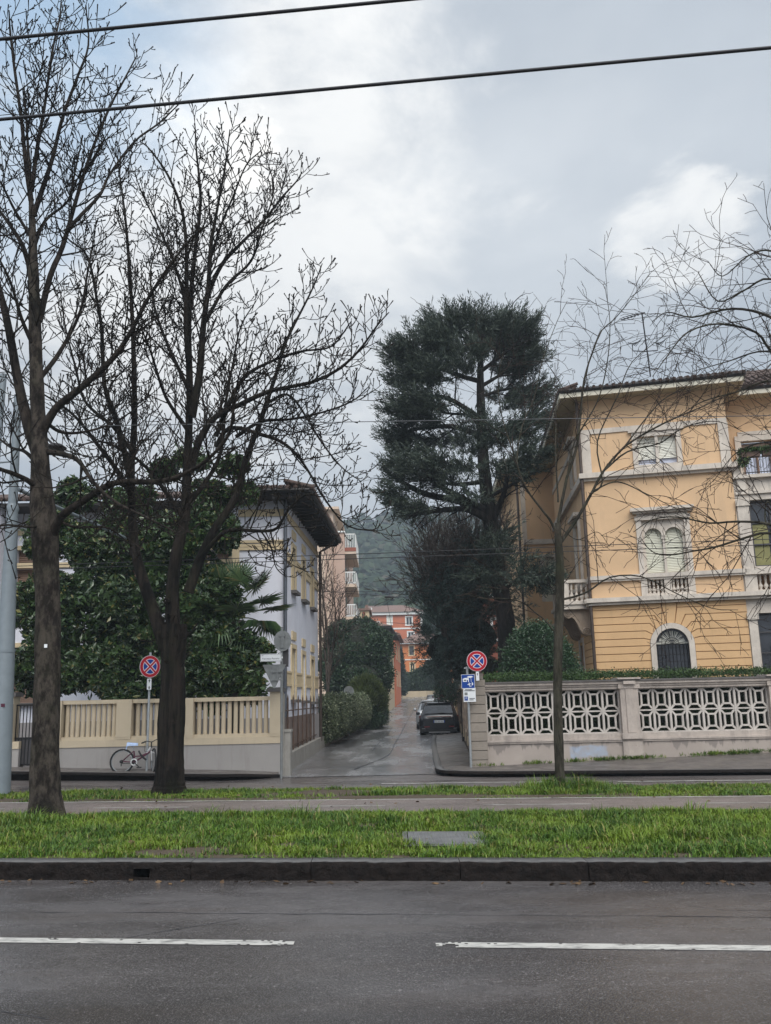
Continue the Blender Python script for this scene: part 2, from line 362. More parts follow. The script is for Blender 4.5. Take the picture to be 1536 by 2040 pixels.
# ------------------------------------------------------------------ mesh building
def loc0(o):
    while o.parent: o = o.parent
    return np.array(o.location)
class MB:
    """collects boxes, tubes, prisms ... in world coordinates; build() links them as ONE mesh object"""
    def __init__(s): s.V = []; s.F = []; s.n = 0
    def add(s, V, F, mi=0, sm=False):
        V = np.asarray(V, float).reshape(-1, 3); F = np.asarray(F, np.int64)
        if F.ndim == 1: F = F[None, :]
        s.V.append(V); s.F.append((F + s.n, mi, sm)); s.n += len(V); return s
    def box(s, a0, a1, b0, b1, c0, c1, mi=0, fr=None):
        V = np.array([(x, y, z) for x in (a0, a1) for y in (b0, b1) for z in (c0, c1)], float)
        if fr is not None: V = fr(V)
        return s.add(V, [(0, 1, 3, 2), (4, 6, 7, 5), (0, 4, 5, 1), (2, 3, 7, 6), (0, 2, 6, 4), (1, 5, 7, 3)], mi)
    def quad(s, a, b, c, d, mi=0): return s.add([a, b, c, d], [(0, 1, 2, 3)], mi)
    def poly(s, pts, mi=0): return s.add(pts, [tuple(range(len(pts)))], mi)
    def prism(s, pts, vec, mi=0):
        P0 = np.asarray(pts, float); P1 = P0 + np.asarray(vec, float); k = len(P0)
        s.add(np.vstack([P0, P1]), [(i, (i + 1) % k, k + (i + 1) % k, k + i) for i in range(k)], mi)
        s.poly(P0[::-1], mi); s.poly(P1, mi); return s
    def tube(s, pts, r, k=6, mi=0, cap=True, sm=True):
        pts = np.asarray(pts, float); n = len(pts)
        r = np.full(n, r) if np.isscalar(r) else np.asarray(r, float)
        t = np.gradient(pts, axis=0); t /= np.linalg.norm(t, axis=1)[:, None] + 1e-12
        d = pts[-1] - pts[0]; ref = np.zeros(3); ref[int(np.argmin(np.abs(d)))] = 1
        a = np.cross(t, ref); a /= np.linalg.norm(a, axis=1)[:, None] + 1e-12; b = np.cross(t, a)
        an = np.arange(k) * 2 * math.pi / k
        V = pts[:, None, :] + r[:, None, None] * (np.cos(an)[None, :, None] * a[:, None, :] + np.sin(an)[None, :, None] * b[:, None, :])
        i = np.arange(n - 1)[:, None] * k; j = np.arange(k)[None, :]; j2 = (j + 1) % k
        F = np.stack([i + j, i + j2, i + k + j2, i + k + j], -1).reshape(-1, 4)
        s.add(V.reshape(-1, 3), F, mi, sm)
        if cap:
            s.poly(V[0][::-1], mi); s.poly(V[-1], mi)
        return s
    def lathe(s, prof, c=(0, 0, 0), k=12, axis='z', mi=0, sm=True):
        prof = np.asarray(prof, float); an = np.arange(k) * 2 * math.pi / k
        x = prof[:, 0][:, None] * np.cos(an); y = prof[:, 0][:, None] * np.sin(an); z = np.repeat(prof[:, 1][:, None], k, 1)
        V = {'z': np.stack([x, y, z], -1), 'x': np.stack([z, x, y], -1), 'y': np.stack([x, z, y], -1)}[axis] + np.asarray(c)
        n = len(prof); i = np.arange(n - 1)[:, None] * k; j = np.arange(k)[None, :]; j2 = (j + 1) % k
        F = np.stack([i + j, i + j2, i + k + j2, i + k + j], -1).reshape(-1, 4)
        return s.add(V.reshape(-1, 3), F, mi, sm)
    def grid(s, V, mi=0, sm=True):
        n, m = V.shape[:2]; i = np.arange(n - 1)[:, None] * m; j = np.arange(m - 1)[None, :]
        F = np.stack([i + j, i + j + 1, i + m + j + 1, i + m + j], -1).reshape(-1, 4)
        return s.add(V.reshape(-1, 3), F, mi, sm)
    def pieces(s, name, mats, parent, tol=.004):
        """every separate piece becomes a part of its own"""
        bb = [(V.min(0) - tol, V.max(0) + tol) for V in s.V]; n = len(bb); own = list(range(n))
        def root(i):
            while own[i] != i: i = own[i]
            return i
        for i in range(n):
            for j in range(i):
                if (bb[i][0] <= bb[j][1]).all() and (bb[j][0] <= bb[i][1]).all(): own[root(i)] = root(j)
        offs = np.cumsum([0] + [len(V) for V in s.V]); out = []
        for r in sorted({root(i) for i in range(n)}):
            m = MB()
            for i in range(n):
                if root(i) == r:
                    for F, q, sm in s.F:
                        if offs[i] <= F.min() < offs[i + 1]: m.F.append((F - offs[i] + m.n, q, sm))
                    m.V.append(s.V[i]); m.n += len(s.V[i])
            out.append(m.build(name, mats, parent))
        return out
    def build(s, name, mats, parent=None, origin=None):
        V = np.concatenate(s.V); o0 = loc0(parent) if parent else np.asarray(origin if origin is not None else (0, 0, 0), float)
        me = bpy.data.meshes.new(name); me.vertices.add(len(V)); me.vertices.foreach_set('co', (V - o0).astype(np.float32).ravel())
        li = np.concatenate([F.ravel() for F, _, _ in s.F]); tot = np.concatenate([np.full(len(F), F.shape[1]) for F, _, _ in s.F])
        mi = np.concatenate([np.full(len(F), m) for F, m, _ in s.F]); sm = np.concatenate([np.full(len(F), q) for F, _, q in s.F])
        me.loops.add(len(li)); me.loops.foreach_set('vertex_index', li.astype(np.int32))
        me.polygons.add(len(tot)); me.polygons.foreach_set('loop_start', (np.cumsum(tot) - tot).astype(np.int32)); me.polygons.foreach_set('loop_total', tot.astype(np.int32))
        me.polygons.foreach_set('material_index', mi.astype(np.int32)); me.polygons.foreach_set('use_smooth', sm.astype(bool))
        for m in (mats if isinstance(mats, (list, tuple)) else [mats]): me.materials.append(M[m] if isinstance(m, str) else m)
        me.update(calc_edges=True); me.validate()
        o = bpy.data.objects.new(name, me); COL.objects.link(o)
        if parent: o.parent = parent
        else: o.location = o0
        return o
def frame(O, ex):
    """local (u along the front, d into the building, z up) -> world"""
    ex = np.array([ex[0], ex[1], 0.]); ex /= np.linalg.norm(ex); ey = np.array([-ex[1], ex[0], 0.]); O = np.asarray(O, float)
    def fr(V):
        V = np.asarray(V, float); q = V.reshape(-1, 3)
        return (O + q[:, :1] * ex + q[:, 1:2] * ey + q[:, 2:] * np.array([0, 0, 1.])).reshape(V.shape)
    fr.ex, fr.ey, fr.O = ex, ey, O
    return fr
def tag(o, label=None, cat=None, group=None, kind=None):
    if label: o['label'] = label
    if cat: o['category'] = cat
    if group: o['group'] = group
    if kind: o['kind'] = kind
    return o
def thing(name, label, cat, loc=(0, 0, 0), group=None):
    o = bpy.data.objects.new(name, None); COL.objects.link(o); o.location = loc; o.empty_display_size = .2
    return tag(o, label, cat, group)
def struct(o, label=None): o['kind'] = 'structure'; return o
def dup(root, loc, label, group=None, swap=None):
    r = root.copy(); COL.objects.link(r); r.location = loc; r['label'] = label
    if group: r['group'] = group
    for ch in list(root.children):
        c = ch.copy(); COL.objects.link(c); c.parent = r
        for g in list(ch.children):
            d = g.copy(); COL.objects.link(d); d.parent = c
    return r
def text(mb_name, s, size, fr, u, d, z, mat, parent, align='CENTER', ext=.001):
    """lettering as a mesh standing on the plane of frame fr"""
    cu = bpy.data.curves.new('lettering', 'FONT'); cu.body = s; cu.size = size; cu.align_x = align; cu.align_y = 'CENTER'; cu.extrude = ext
    t = bpy.data.objects.new('lettering', cu); COL.objects.link(t)
    dg = bpy.context.evaluated_depsgraph_get(); me = bpy.data.meshes.new_from_object(t.evaluated_get(dg))
    bpy.data.objects.remove(t)
    n = len(me.vertices); co = np.zeros(n * 3, np.float32); me.vertices.foreach_get('co', co); co = co.reshape(-1, 3).astype(float)
    V = fr(np.stack([u + co[:, 0], d - co[:, 2], z + co[:, 1]], -1)) - loc0(parent)
    me.vertices.foreach_set('co', V.astype(np.float32).ravel()); me.materials.clear(); me.materials.append(M[mat]); me.update()
    o = bpy.data.objects.new(mb_name, me); COL.objects.link(o); o.parent = parent; return o

def wall(mb, fr, u0, u1, z0, z1, ops, d=0., t=.22, mi=0, mr=None):
    """front of a wall with real openings (u0,u1,z0,z1) and their reveals"""
    mr = mi if mr is None else mr
    us = sorted({u0, u1, *[q for o in ops for q in o[:2]]}); zs = sorted({z0, z1, *[q for o in ops for q in o[2:4]]})
    for a, b in zip(us, us[1:]):
        for c, e in zip(zs, zs[1:]):
            if any(o[0] <= (a + b) / 2 <= o[1] and o[2] <= (c + e) / 2 <= o[3] for o in ops): continue
            mb.quad(*fr(np.array([(a, d, c), (b, d, c), (b, d, e), (a, d, e)])), mi)
    for a, b, c, e in [o[:4] for o in ops]:
        for q in (((a, d, c), (a, d + t, c), (a, d + t, e), (a, d, e)), ((b, d, c), (b, d, e), (b, d + t, e), (b, d + t, c)),
                  ((a, d, e), (a, d + t, e), (b, d + t, e), (b, d, e)), ((a, d, c), (b, d, c), (b, d + t, c), (a, d + t, c))):
            mb.quad(*fr(np.array(q)), mr)
def surround(mb, fr, u0, u1, z0, z1, w, d0, d1, mi=0, sill=True):
    mb.box(u0 - w, u0, d0, d1, z0, z1 + w, mi, fr); mb.box(u1, u1 + w, d0, d1, z0, z1 + w, mi, fr); mb.box(u0, u1, d0, d1, z1, z1 + w, mi, fr)
def louvres(mb, fr, u0, u1, z0, z1, d, step=.055, mi=0):
    """slats of a roller shutter or louvred shutter"""
    z = z0
    while z < z1 - step * .5:
        V = np.array([(u0, d, z), (u1, d, z), (u1, d + .018, z + step * .93), (u0, d + .018, z + step * .93)])
        mb.quad(*fr(V), mi)
        V = np.array([(u0, d + .018, z + step * .93), (u1, d + .018, z + step * .93), (u1, d, z + step), (u0, d, z + step)]); mb.quad(*fr(V), mi)
        z += step
BAL = [(.055, 0), (.075, .0), (.075, .05), (.045, .07), (.045, .10), (.085, .22), (.088, .28), (.045, .42), (.038, .50), (.045, .62), (.06, .65), (.045, .68), (.045, .72), (.06, .86), (.04, .95), (.07, .96), (.07, 1.0)]
def baluster(mb, c, h, rs=1., mi=0, k=10): mb.lathe([(r * rs, z * h) for r, z in BAL], c, k, 'z', mi)
def rowsplit(a, b, n): return [a + (b - a) * (i + .5) / n for i in range(n)]

# ------------------------------------------------------------------ plants
def spline(P, n):
    P = np.asarray(P, float); q = np.vstack([2 * P[0] - P[1], P, 2 * P[-1] - P[-2]]); out = []
    m = len(P) - 1; per = max(1, n // m)
    for i in range(m):
        a, b, c, d = q[i:i + 4]
        for t in np.arange(per) / per:
            out.append(.5 * (2 * b + (c - a) * t + (2 * a - 5 * b + 4 * c - d) * t * t + (3 * b - a - 3 * c + d) * t ** 3))
    out.append(P[-1]); return np.array(out)
def unit(v): return v / (np.linalg.norm(v) + 1e-12)
class Grower:
    """limbs traced by hand, side shoots grown along them; three finer orders of shoots"""
    def __init__(s, seed, trop, wig, rmin): s.r = random.Random(seed); s.trop = trop; s.wig = wig; s.rmin = rmin; s.mb = MB(); s.count = 0
    def shoot(s, p, d, L, r, level, spec):
        R = s.r; n = 7 if level == 0 else 5 if level == 1 else 4
        pts = [p]; d = unit(d); w = s.wig[min(level, len(s.wig) - 1)]; tr = s.trop[min(level, len(s.trop) - 1)]
        for i in range(n - 1):
            d = unit(d + np.array([R.gauss(0, w), R.gauss(0, w), R.gauss(0, w) + tr]))
            pts.append(pts[-1] + d * L / (n - 1))
        pts = np.array(pts); rr = np.maximum(np.linspace(r, r * .35, n), s.rmin)
        if level >= 2 and spec.get('bud'): rr[-1] = s.rmin * 1.9
        s.mb.tube(pts, rr, 5 if level == 0 else 3, cap=False); s.count += 1
        if level < spec['levels']: s.along(pts, rr, level + 1, spec, .12)
    def along(s, pts, rr, level, spec, start):
        R = s.r; seg = np.linalg.norm(np.diff(pts, axis=0), axis=1); cum = np.concatenate([[0], np.cumsum(seg)]); T = cum[-1]
        t = T * start + R.random() * spec['gap'][level]; side = R.random() * 6.3
        while t < T:
            i = min(int(np.searchsorted(cum, t)) - 1, len(seg) - 1); i = max(i, 0); fz = (t - cum[i]) / (seg[i] + 1e-9)
            p = pts[i] + (pts[i + 1] - pts[i]) * fz; tan = unit(pts[i + 1] - pts[i]); r = rr[i] + (rr[min(i + 1, len(rr) - 1)] - rr[i]) * fz
            side += 2.4 + R.uniform(-.6, .6)
            a = unit(np.cross(tan, [.31, .17, .93])); b = np.cross(tan, a); perp = a * math.cos(side) + b * math.sin(side)
            ang = math.radians(R.uniform(*spec['ang']))
            d = tan * math.cos(ang) + perp * math.sin(ang)
            L = R.uniform(*spec['len'][level]) * (1 - spec.get('short', .45) * t / T)
            s.shoot(p, d, L, min(r * .62, spec['rad'][level] * (.7 + .5 * L / spec['len'][level][1])), level, spec)
            t += spec['gap'][level] * R.uniform(.6, 1.5)
def traced(lst, Y0, bend):
    """photo points (x, y) of a limb -> a curve in space that swings towards or away from the camera"""
    n = len(lst); out = []
    for i, (x, y) in enumerate(lst):
        t = i / (n - 1); out.append(at(x, y, Y0 + bend * (t ** 1.2)))
    return np.array(out)
def knots(pts, r, seed, amp=.08):
    R = random.Random(seed); return np.array([q * (1 + R.uniform(-amp, amp)) for q in r])
def leaves(mb, C, N, n, spread, L, Wd, seed, tilt=.6, fold=.25, mi=0):
    """n leaves round every centre C, leaning along the outward direction N; each leaf is two folded quads"""
    g = np.random.default_rng(seed); C = np.repeat(np.asarray(C), n, 0); N = np.repeat(np.asarray(N), n, 0); k = len(C)
    d = N * (1 - tilt) + g.normal(0, tilt, (k, 3)); d /= np.linalg.norm(d, axis=1)[:, None] + 1e-9
    p = C + g.normal(0, spread, (k, 3)); a = np.cross(d, g.normal(0, 1, (k, 3))); a /= np.linalg.norm(a, axis=1)[:, None] + 1e-9
    b = np.cross(a, d); l = L * g.uniform(.7, 1.2, (k, 1)); w = Wd * g.uniform(.7, 1.2, (k, 1))
    V = np.stack([p, p + d * l * .45 + a * w * .5 + b * w * fold, p + d * l, p + d * l * .45 - a * w * .5 + b * w * fold], 1)
    i = np.arange(k)[:, None] * 4
    F = np.concatenate([i + np.array([[0, 1, 2]]), i + np.array([[0, 2, 3]])])
    mb.add(V.reshape(-1, 3), F, mi)
def needles(mb, C, D, n, L, w, seed, spread=.55, mi=0):
    """spiky sprays: n thin blades fanning round the direction D at every C"""
    g = np.random.default_rng(seed); C = np.repeat(np.asarray(C), n, 0); D = np.repeat(np.asarray(D), n, 0); k = len(C)
    d = D + g.normal(0, spread, (k, 3)); d /= np.linalg.norm(d, axis=1)[:, None] + 1e-9
    a = np.cross(d, g.normal(0, 1, (k, 3))); a /= np.linalg.norm(a, axis=1)[:, None] + 1e-9
    l = L * g.uniform(.5, 1.25, (k, 1)); ww = w * g.uniform(.7, 1.3, (k, 1)); p = C + g.normal(0, L * .18, (k, 3))
    V = np.stack([p - a * ww * .3, p + d * l * .5 + a * ww * .5 , p + d * l, p + d * l * .4 - a * ww * .6], 1)
    mb.add(V.reshape(-1, 3), np.arange(k * 4).reshape(-1, 4), mi)
def lobes_points(lobes, dens, seed, shell=.35):
    """points near the surface of a union of ellipsoids (cx,cy,cz,rx,ry,rz); drops points deep inside another"""
    g = np.random.default_rng(seed); Ls = np.array(lobes, float); P = []; N = []
    for q in Ls:
        a, b, c = q[3:]; area = 4 * math.pi * (((a * b) ** 1.6 + (a * c) ** 1.6 + (b * c) ** 1.6) / 3) ** (1 / 1.6); k = int(area * dens)
        u = g.normal(0, 1, (k, 3)); u /= np.linalg.norm(u, axis=1)[:, None]; rad = 1 - shell * g.random((k, 1)) ** 1.6
        rad = rad * (1 + g.normal(0, .05, (k, 1)))
        P.append(q[:3] + u * q[3:] * rad); N.append(u / q[3:] / np.linalg.norm(u / q[3:], axis=1)[:, None])
    P = np.concatenate(P); N = np.concatenate(N); keep = np.ones(len(P), bool)
    for q in Ls: keep &= (((P - q[:3]) / q[3:]) ** 2).sum(1) > .36
    return P[keep], N[keep]
def rosettes(mb, C, N, n, L, Wd, seed, open_=.62, mi=0):
    """whorls of n leaves opening round the outward direction N at every C"""
    g = np.random.default_rng(seed); k0 = len(C); N = N + g.normal(0, .45, N.shape); N /= np.linalg.norm(N, axis=1)[:, None]
    a = np.cross(N, g.normal(0, 1, N.shape)); a /= np.linalg.norm(a, axis=1)[:, None]; b = np.cross(N, a); sz = g.uniform(.7, 1.25, (k0, 1))
    for i in range(n):
        t = 2 * math.pi * i / n + g.uniform(0, .5, (k0, 1)); rad = a * np.cos(t) + b * np.sin(t); o = open_ + g.normal(0, .14, (k0, 1))
        d = rad * o + N * (1 - o * .8); d /= np.linalg.norm(d, axis=1)[:, None]; s_ = np.cross(d, N); s_ /= np.linalg.norm(s_, axis=1)[:, None] + 1e-9
        l, w = L * sz * g.uniform(.8, 1.15, (k0, 1)), Wd * sz * .5; p = C + d * l * .08; m = C + d * l * .58; dn = np.cross(s_, d)
        V = np.stack([p, m + s_ * w + dn * w * .35, C + d * l - N * l * .12, m - s_ * w + dn * w * .35], 1); j = np.arange(k0)[:, None] * 4
        mb.add(V.reshape(-1, 3), np.concatenate([j + np.array([[0, 1, 2]]), j + np.array([[0, 2, 3]])]), mi)
def sprays(mb, P, D, L, nt, n, nl, nw, seed, rise=.25, spread=.75, wood=None):
    """branchlets: from every P a shoot of length about L along D, set with tufts of short needles"""
    g = np.random.default_rng(seed); k = len(P); l = L * g.uniform(.55, 1.25, (k, 1)); t = (np.arange(nt) + .5) / nt
    up = np.array([0, 0, 1.])
    C = P[:, None] + D[:, None] * l[:, None] * t[None, :, None] + up * (rise * l[:, None] * (t * t)[None, :, None])
    T = np.repeat(D[:, None], nt, 1) + up * rise * 2 * t[None, :, None]
    needles(mb, C.reshape(-1, 3), T.reshape(-1, 3), n, nl, nw, seed + 1, spread)
def barktube(mb, P, rr, k, amp, fa, fz, seed, mi=0):
    """trunk whose surface is really furrowed and lumpy"""
    t = np.gradient(P, axis=0); t /= np.linalg.norm(t, axis=1)[:, None]; s = np.concatenate([[0], np.cumsum(np.linalg.norm(np.diff(P, axis=0), axis=1))])
    a = np.cross(t, [0, 1., 0]); a /= np.linalg.norm(a, axis=1)[:, None]; b = np.cross(t, a); V = np.zeros((len(P), k + 1, 3))
    for i in range(len(P)):
        for j in range(k):
            th = 2 * math.pi * j / k; c, q = math.cos(th), math.sin(th)
            d = mnoise.noise(Vector((c * fa, q * fa, s[i] * fz + seed))) + .6 * mnoise.noise(Vector((c * fa * 2.3, q * fa * 2.3, s[i] * fz * 2.1 + seed + 9)))
            lump = .08 * mnoise.noise(Vector((c * 1.2 + seed, q * 1.2, s[i] * 1.6)))
            V[i, j] = P[i] + (a[i] * c + b[i] * q) * rr[i] * (1 + amp * d + lump)
        V[i, k] = V[i, 0]
    mb.grid(V, mi)
def pl(px, py, rx, ry, Y, rd=None):
    """lobe measured in the photograph: centre and radii in photo pixels at distance Y"""
    c = at(px, py, Y); k = Y / FPX; return (*c, rx * k, (rd if rd else .8 * (rx + ry) / 2 * k), ry * k)
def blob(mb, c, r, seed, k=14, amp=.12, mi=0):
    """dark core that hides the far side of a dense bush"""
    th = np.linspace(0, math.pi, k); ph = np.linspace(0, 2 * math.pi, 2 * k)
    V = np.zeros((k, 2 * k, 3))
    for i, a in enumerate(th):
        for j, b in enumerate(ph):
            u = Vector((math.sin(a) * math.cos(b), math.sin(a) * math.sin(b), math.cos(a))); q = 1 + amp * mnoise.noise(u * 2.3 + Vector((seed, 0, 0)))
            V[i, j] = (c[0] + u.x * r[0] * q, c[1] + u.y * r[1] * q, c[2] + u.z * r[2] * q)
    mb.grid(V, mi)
# ------------------------------------------------------------------ ground, roads, kerbs, grass
TS = .12                                            # the avenue runs slightly away to the left
def RF(s, w, z=0.): return (s, w - TS * s, z)
def zs(Y): return float(np.interp(Y, [0, 22, 45, 60, 80, 100, 113, 200, 300], [0, 0, .0, .14, .55, 1.3, 1.9, 7, 16]))
def xl(Y): return float(np.interp(Y, [20.7, 33, 45, 100, 120], [-2.5, -2.45, -2.1, .97, 2.0]))
def xr(Y): return 1.92 + .062 * (Y - 21)
def far(x, k): return k * max(0., -x - 2.5)         # the far side of the avenue climbs a little to the left
def field(xs, ys, zf, mb=None, mi=0):
    mb = mb or MB(); V = np.array([[(x, y, zf(x, y)) for x in xs] for y in ys]); mb.grid(V, mi); return mb
struct(field(np.concatenate([np.linspace(-700, -45, 8), np.linspace(-40, 40, 21), np.linspace(45, 700, 8)]), np.concatenate([np.linspace(-60, 20, 6), np.linspace(24, 120, 25), np.linspace(140, 900, 12)]),
       lambda x, y: zs(y) - .06).build('ground', 'ground'))
def strip(w0, w1, z0, z1=None, s0=-40, s1=40, n=41, mb=None):
    mb = mb or MB(); z1 = z0 if z1 is None else z1
    V = np.array([[RF(s, w0, z0), RF(s, w1, z1)] for s in np.linspace(s0, s1, n)]); mb.grid(V[:, ::-1]); return mb
struct(strip(-6, 8.80, 0).build('road', 'asphalt'))
# lane markings with worn, ragged ends
def marking(mb, s0, s1, w0, w1, z, step=.12, seed=1, fr=RF):
    R = random.Random(seed); n = max(2, int((s1 - s0) / step)); V = []
    for i in range(n + 1):
        s = s0 + (s1 - s0) * i / n
        V.append([fr(s, w0 + R.uniform(-.008, .008), z), fr(s, w1 + R.uniform(-.008, .008), z)])
    mb.grid(np.array(V)[:, ::-1], sm=False)
def worn(mb, s0, s1, w0, w1, z, seed, cell=.022, rows=6):
    n = int((s1 - s0) / cell); dw = (w1 - w0) / rows; V = []
    for i in range(n):
        s = s0 + i * cell; fade = min(1, min(s - s0, s1 - s) / .45 + .15)
        for j in range(rows):
            w = w0 + j * dw; q = mnoise.noise(Vector((s * 7, w * 22, seed))) * .6 + mnoise.noise(Vector((s * 31, w * 60, seed + 5))) * .5 + (.22 if j in (0, rows - 1) else 0)
            if q > .52 * fade + .05 * (fade - 1): continue
            V += [RF(s, w, z), RF(s + cell, w, z), RF(s + cell, w + dw, z), RF(s, w + dw, z)]
    mb.add(np.array(V), np.arange(len(V)).reshape(-1, 4))
mb = MB(); worn(mb, -9, -.69, 6.49, 6.62, .004, 3); worn(mb, .28, 9, 6.49, 6.62, .004, 4)
struct(mb.build('road_marking', 'paint'))
mb = MB()                                           # the long joint in the asphalt and a slanting crack
R = random.Random(5)
for a, b, w in ((( -9, 7.42), (9, 7.42), .008), ((-1.95, 6.66), (-1.2, 7.25), .007)):
    n = 90; pts = []
    for i in range(n + 1):
        t = i / n; pts.append((a[0] + (b[0] - a[0]) * t, a[1] + (b[1] - a[1]) * t + R.gauss(0, .008), w * R.uniform(.25, 1.1)))
    mb.grid(np.array([[RF(s, q - d, .003), RF(s, q + d, .003)] for s, q, d in pts])[:, ::-1])
R = random.Random(8)
for (s, w, ds, dw, L) in ((2.2, 7.9, .35, -.12, 7), (-5.5, 8.1, .4, .08, 6), (3.2, 5.6, .3, .2, 6), (-3.4, 5.4, .35, -.15, 5), (5.2, 7.0, .25, .22, 6)):
    pts = [(s, w)]
    for i in range(L): pts.append((pts[-1][0] + ds * R.uniform(.4, 1.3), pts[-1][1] + dw * R.uniform(-.6, 1.5)))
    P = spline([(x, y, 0) for x, y in pts], 40); mb.grid(np.array([[RF(x, y - d, .003), RF(x, y + d, .003)] for (x, y, _), d in zip(P, [R.uniform(.001, .005) for _ in P])])[:, ::-1])
struct(mb.build('road_joint', 'ink'))

# near kerb: rough dressed stone with joints and a drain hole
joints = [-12, -10.6, -9.2, -7.8, -6.4, -5.2, -3.90, -1.95, -.78, .62, 1.78, 2.95, 4.2, 5.5, 6.8, 8.2, 9.6, 11]
def kerb(joints, w0, depth, h, hole=None, seed=0, amp=.03, zb=lambda x: 0., ds=.04):
    mb = MB()
    for a, b in zip(joints, joints[1:]):
        ss = np.arange(a + .003, b - .003 + 1e-6, (b - a - .006) / max(4, int((b - a) / ds)))
        prof = [(0, -.03), (0, .03), (0, h * .35), (0, h * .5), (0, h * .65), (0, h * .82), (.006, h * .96), (.018, h), (depth, h), (depth, h - .06)]
        V = np.zeros((len(ss), len(prof), 3)); tone = mnoise.noise(Vector((a * 3, 1, 2))) * .012
        for i, s in enumerate(ss):
            for j, (w, z) in enumerate(prof):
                q = Vector((s * 10 + a * 7, z * 20, seed)); k = amp * (mnoise.noise(q) + .6 * mnoise.noise(q * 2.7)) if 0 < j < 5 else amp * .2 * mnoise.noise(q)
                V[i, j] = RF(s, w0 + w - (k if j < 8 else 0) + tone, z + (amp * .2 * mnoise.noise(q * 1.3) if j > 5 else 0) + zb(s))
        n, m = V.shape[:2]; F = []
        for i in range(n - 1):
            for j in range(m - 1):
                if hole and hole[0] < (ss[i] + ss[i + 1]) / 2 < hole[1] and 1 <= j <= 3: continue
                F.append((i * m + j, (i + 1) * m + j, (i + 1) * m + j + 1, i * m + j + 1))
        mb.add(V.reshape(-1, 3), F, 0, True)
        for i in (0, n - 1): mb.poly(V[i] if i else V[i][::-1])
    if hole:
        a, b = hole; z0, z1 = .03, h * .65
        P = lambda s, w, z: RF(s, w, z)
        mb.quad(P(a, w0 + .3, z0 - .04), P(b, w0 + .3, z0 - .04), P(b, w0 + .3, z1), P(a, w0 + .3, z1), 1)
        mb.quad(P(a, w0, z1), P(b, w0, z1), P(b, w0 + .3, z1), P(a, w0 + .3, z1), 0)
        mb.quad(P(a, w0, 0), P(a, w0, z1), P(a, w0 + .3, z1), P(a, w0 + .3, 0), 0); mb.quad(P(b, w0, 0), P(b, w0, z1), P(b, w0 + .3, z1), P(b, w0 + .3, 0), 0)
    return mb
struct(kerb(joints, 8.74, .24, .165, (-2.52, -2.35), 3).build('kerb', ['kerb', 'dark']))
struct(strip(8.95, 12.66, .15).build('verge', 'soil'))
struct(strip(12.60, 14.22, .158).build('cycle_path', 'path'))
mb = MB(); marking(mb, -14, 14, 14.08, 14.14, .162, seed=7)
for a in np.arange(-13.2, 14, 2.9): marking(mb, a, a + 1.5, 13.28, 13.32, .162, seed=int(a * 7) % 97)
struct(mb.build('cycle_path_marking', 'paint'))
struct(strip(14.20, 16.55, .15, .10).build('far_verge', 'soil'))
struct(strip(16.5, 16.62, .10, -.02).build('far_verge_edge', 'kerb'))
mb = MB(); V = np.array([[RF(s, w, far(s, .016) * min(1, (w - 16.5) / 3.6)) for w in (16.5, 17.6, 18.8, 20.2, 24)] for s in np.linspace(-34, 34, 69)])
mb.grid(V[:, ::-1]); struct(mb.build('far_road', 'asphalt_far'))
mb = MB(); fz = lambda s, w: far(s, .016) * min(1, (w - 16.5) / 3.6) + .006
marking(mb, -14, -1.85, 16.84, 16.95, .007, seed=8); marking(mb, 1.0, 14, 16.84, 16.95, .007, seed=12)
marking(mb, -.2, 3.1, 18.42, 18.53, .007, seed=9); marking(mb, 4.4, 11, 18.30, 18.41, .007, seed=10)
struct(mb.build('far_road_marking', 'paint'))
# side street, climbing in the distance
ys = np.concatenate([np.linspace(20.5, 60, 30), np.linspace(62, 114, 27)])
mb = MB(); mb.grid(np.array([[(x, y, zs(y) + .010 + .03 * (1 - ((2 * x - xl(y) - xr(y)) / (xr(y) - xl(y))) ** 2) * min(1, (y - 20.5) / 3)) for x in np.linspace(xl(y) - .1, xr(y) + .2, 9)] for y in ys]))
struct(mb.build('side_street', 'asphalt_lane'))
mb = MB(); R = random.Random(11)                    # long trench repair and joints along the lane
def crack(pts, w, z=.045):
    P = spline(pts, 40); mb.grid(np.array([[(x - w * R.uniform(.3, 1), y - w * .3, zs(y) + z), (x + w * R.uniform(.3, 1), y + w * .3, zs(y) + z)] for x, y, _ in P]))
crack([(-.9, 22, 0), (-.1, 27, 0), (.15, 34, 0), (.55, 45, 0), (1.1, 60, 0), (2.5, 90, 0)], .03)
crack([(-.6, 30, 0), (-.35, 38, 0), (.1, 52, 0)], .025)
crack([(-2.2, 26.2, 0), (-1, 26.0, 0), (.2, 26.4, 0), (1.2, 26.2, 0)], .05); crack([(-2.1, 23.1, 0), (-.5, 22.8, 0), (1.1, 23.0, 0)], .06)
struct(mb.build('side_street_joint', 'ink'))
# pavements with kerbs on the far side
def pavement(name, outer, inner, zo, zi):
    mb = MB(); V = np.array([[(*o, zo(*o)), (*i, zi(*i))] for o, i in zip(outer, inner)]); mb.grid(V, 0, False)
    K = MB(); R = random.Random(3); P = spline([(*o, 0) for o in outer], 90)
    V = []
    tan = np.gradient(P, axis=0); nrm = np.stack([tan[:, 1], -tan[:, 0], 0 * tan[:, 0]], 1); nrm /= np.linalg.norm(nrm, axis=1)[:, None]
    for p, nv in zip(P, nrm):
        z = zo(p[0], p[1]); o = p + nv * .0; i = p - nv * .17
        V.append([(o[0], o[1], -.05), (o[0] + nv[0] * R.uniform(-.012, .012), o[1] + nv[1] * R.uniform(-.012, .012), z * .55), (o[0], o[1], z + .004), (i[0], i[1], z + .012), (i[0], i[1], z - .05)])
    K.grid(np.array(V))
    struct(mb.build(name, 'paver')); struct(K.build(name + '_kerb', 'kerb'))
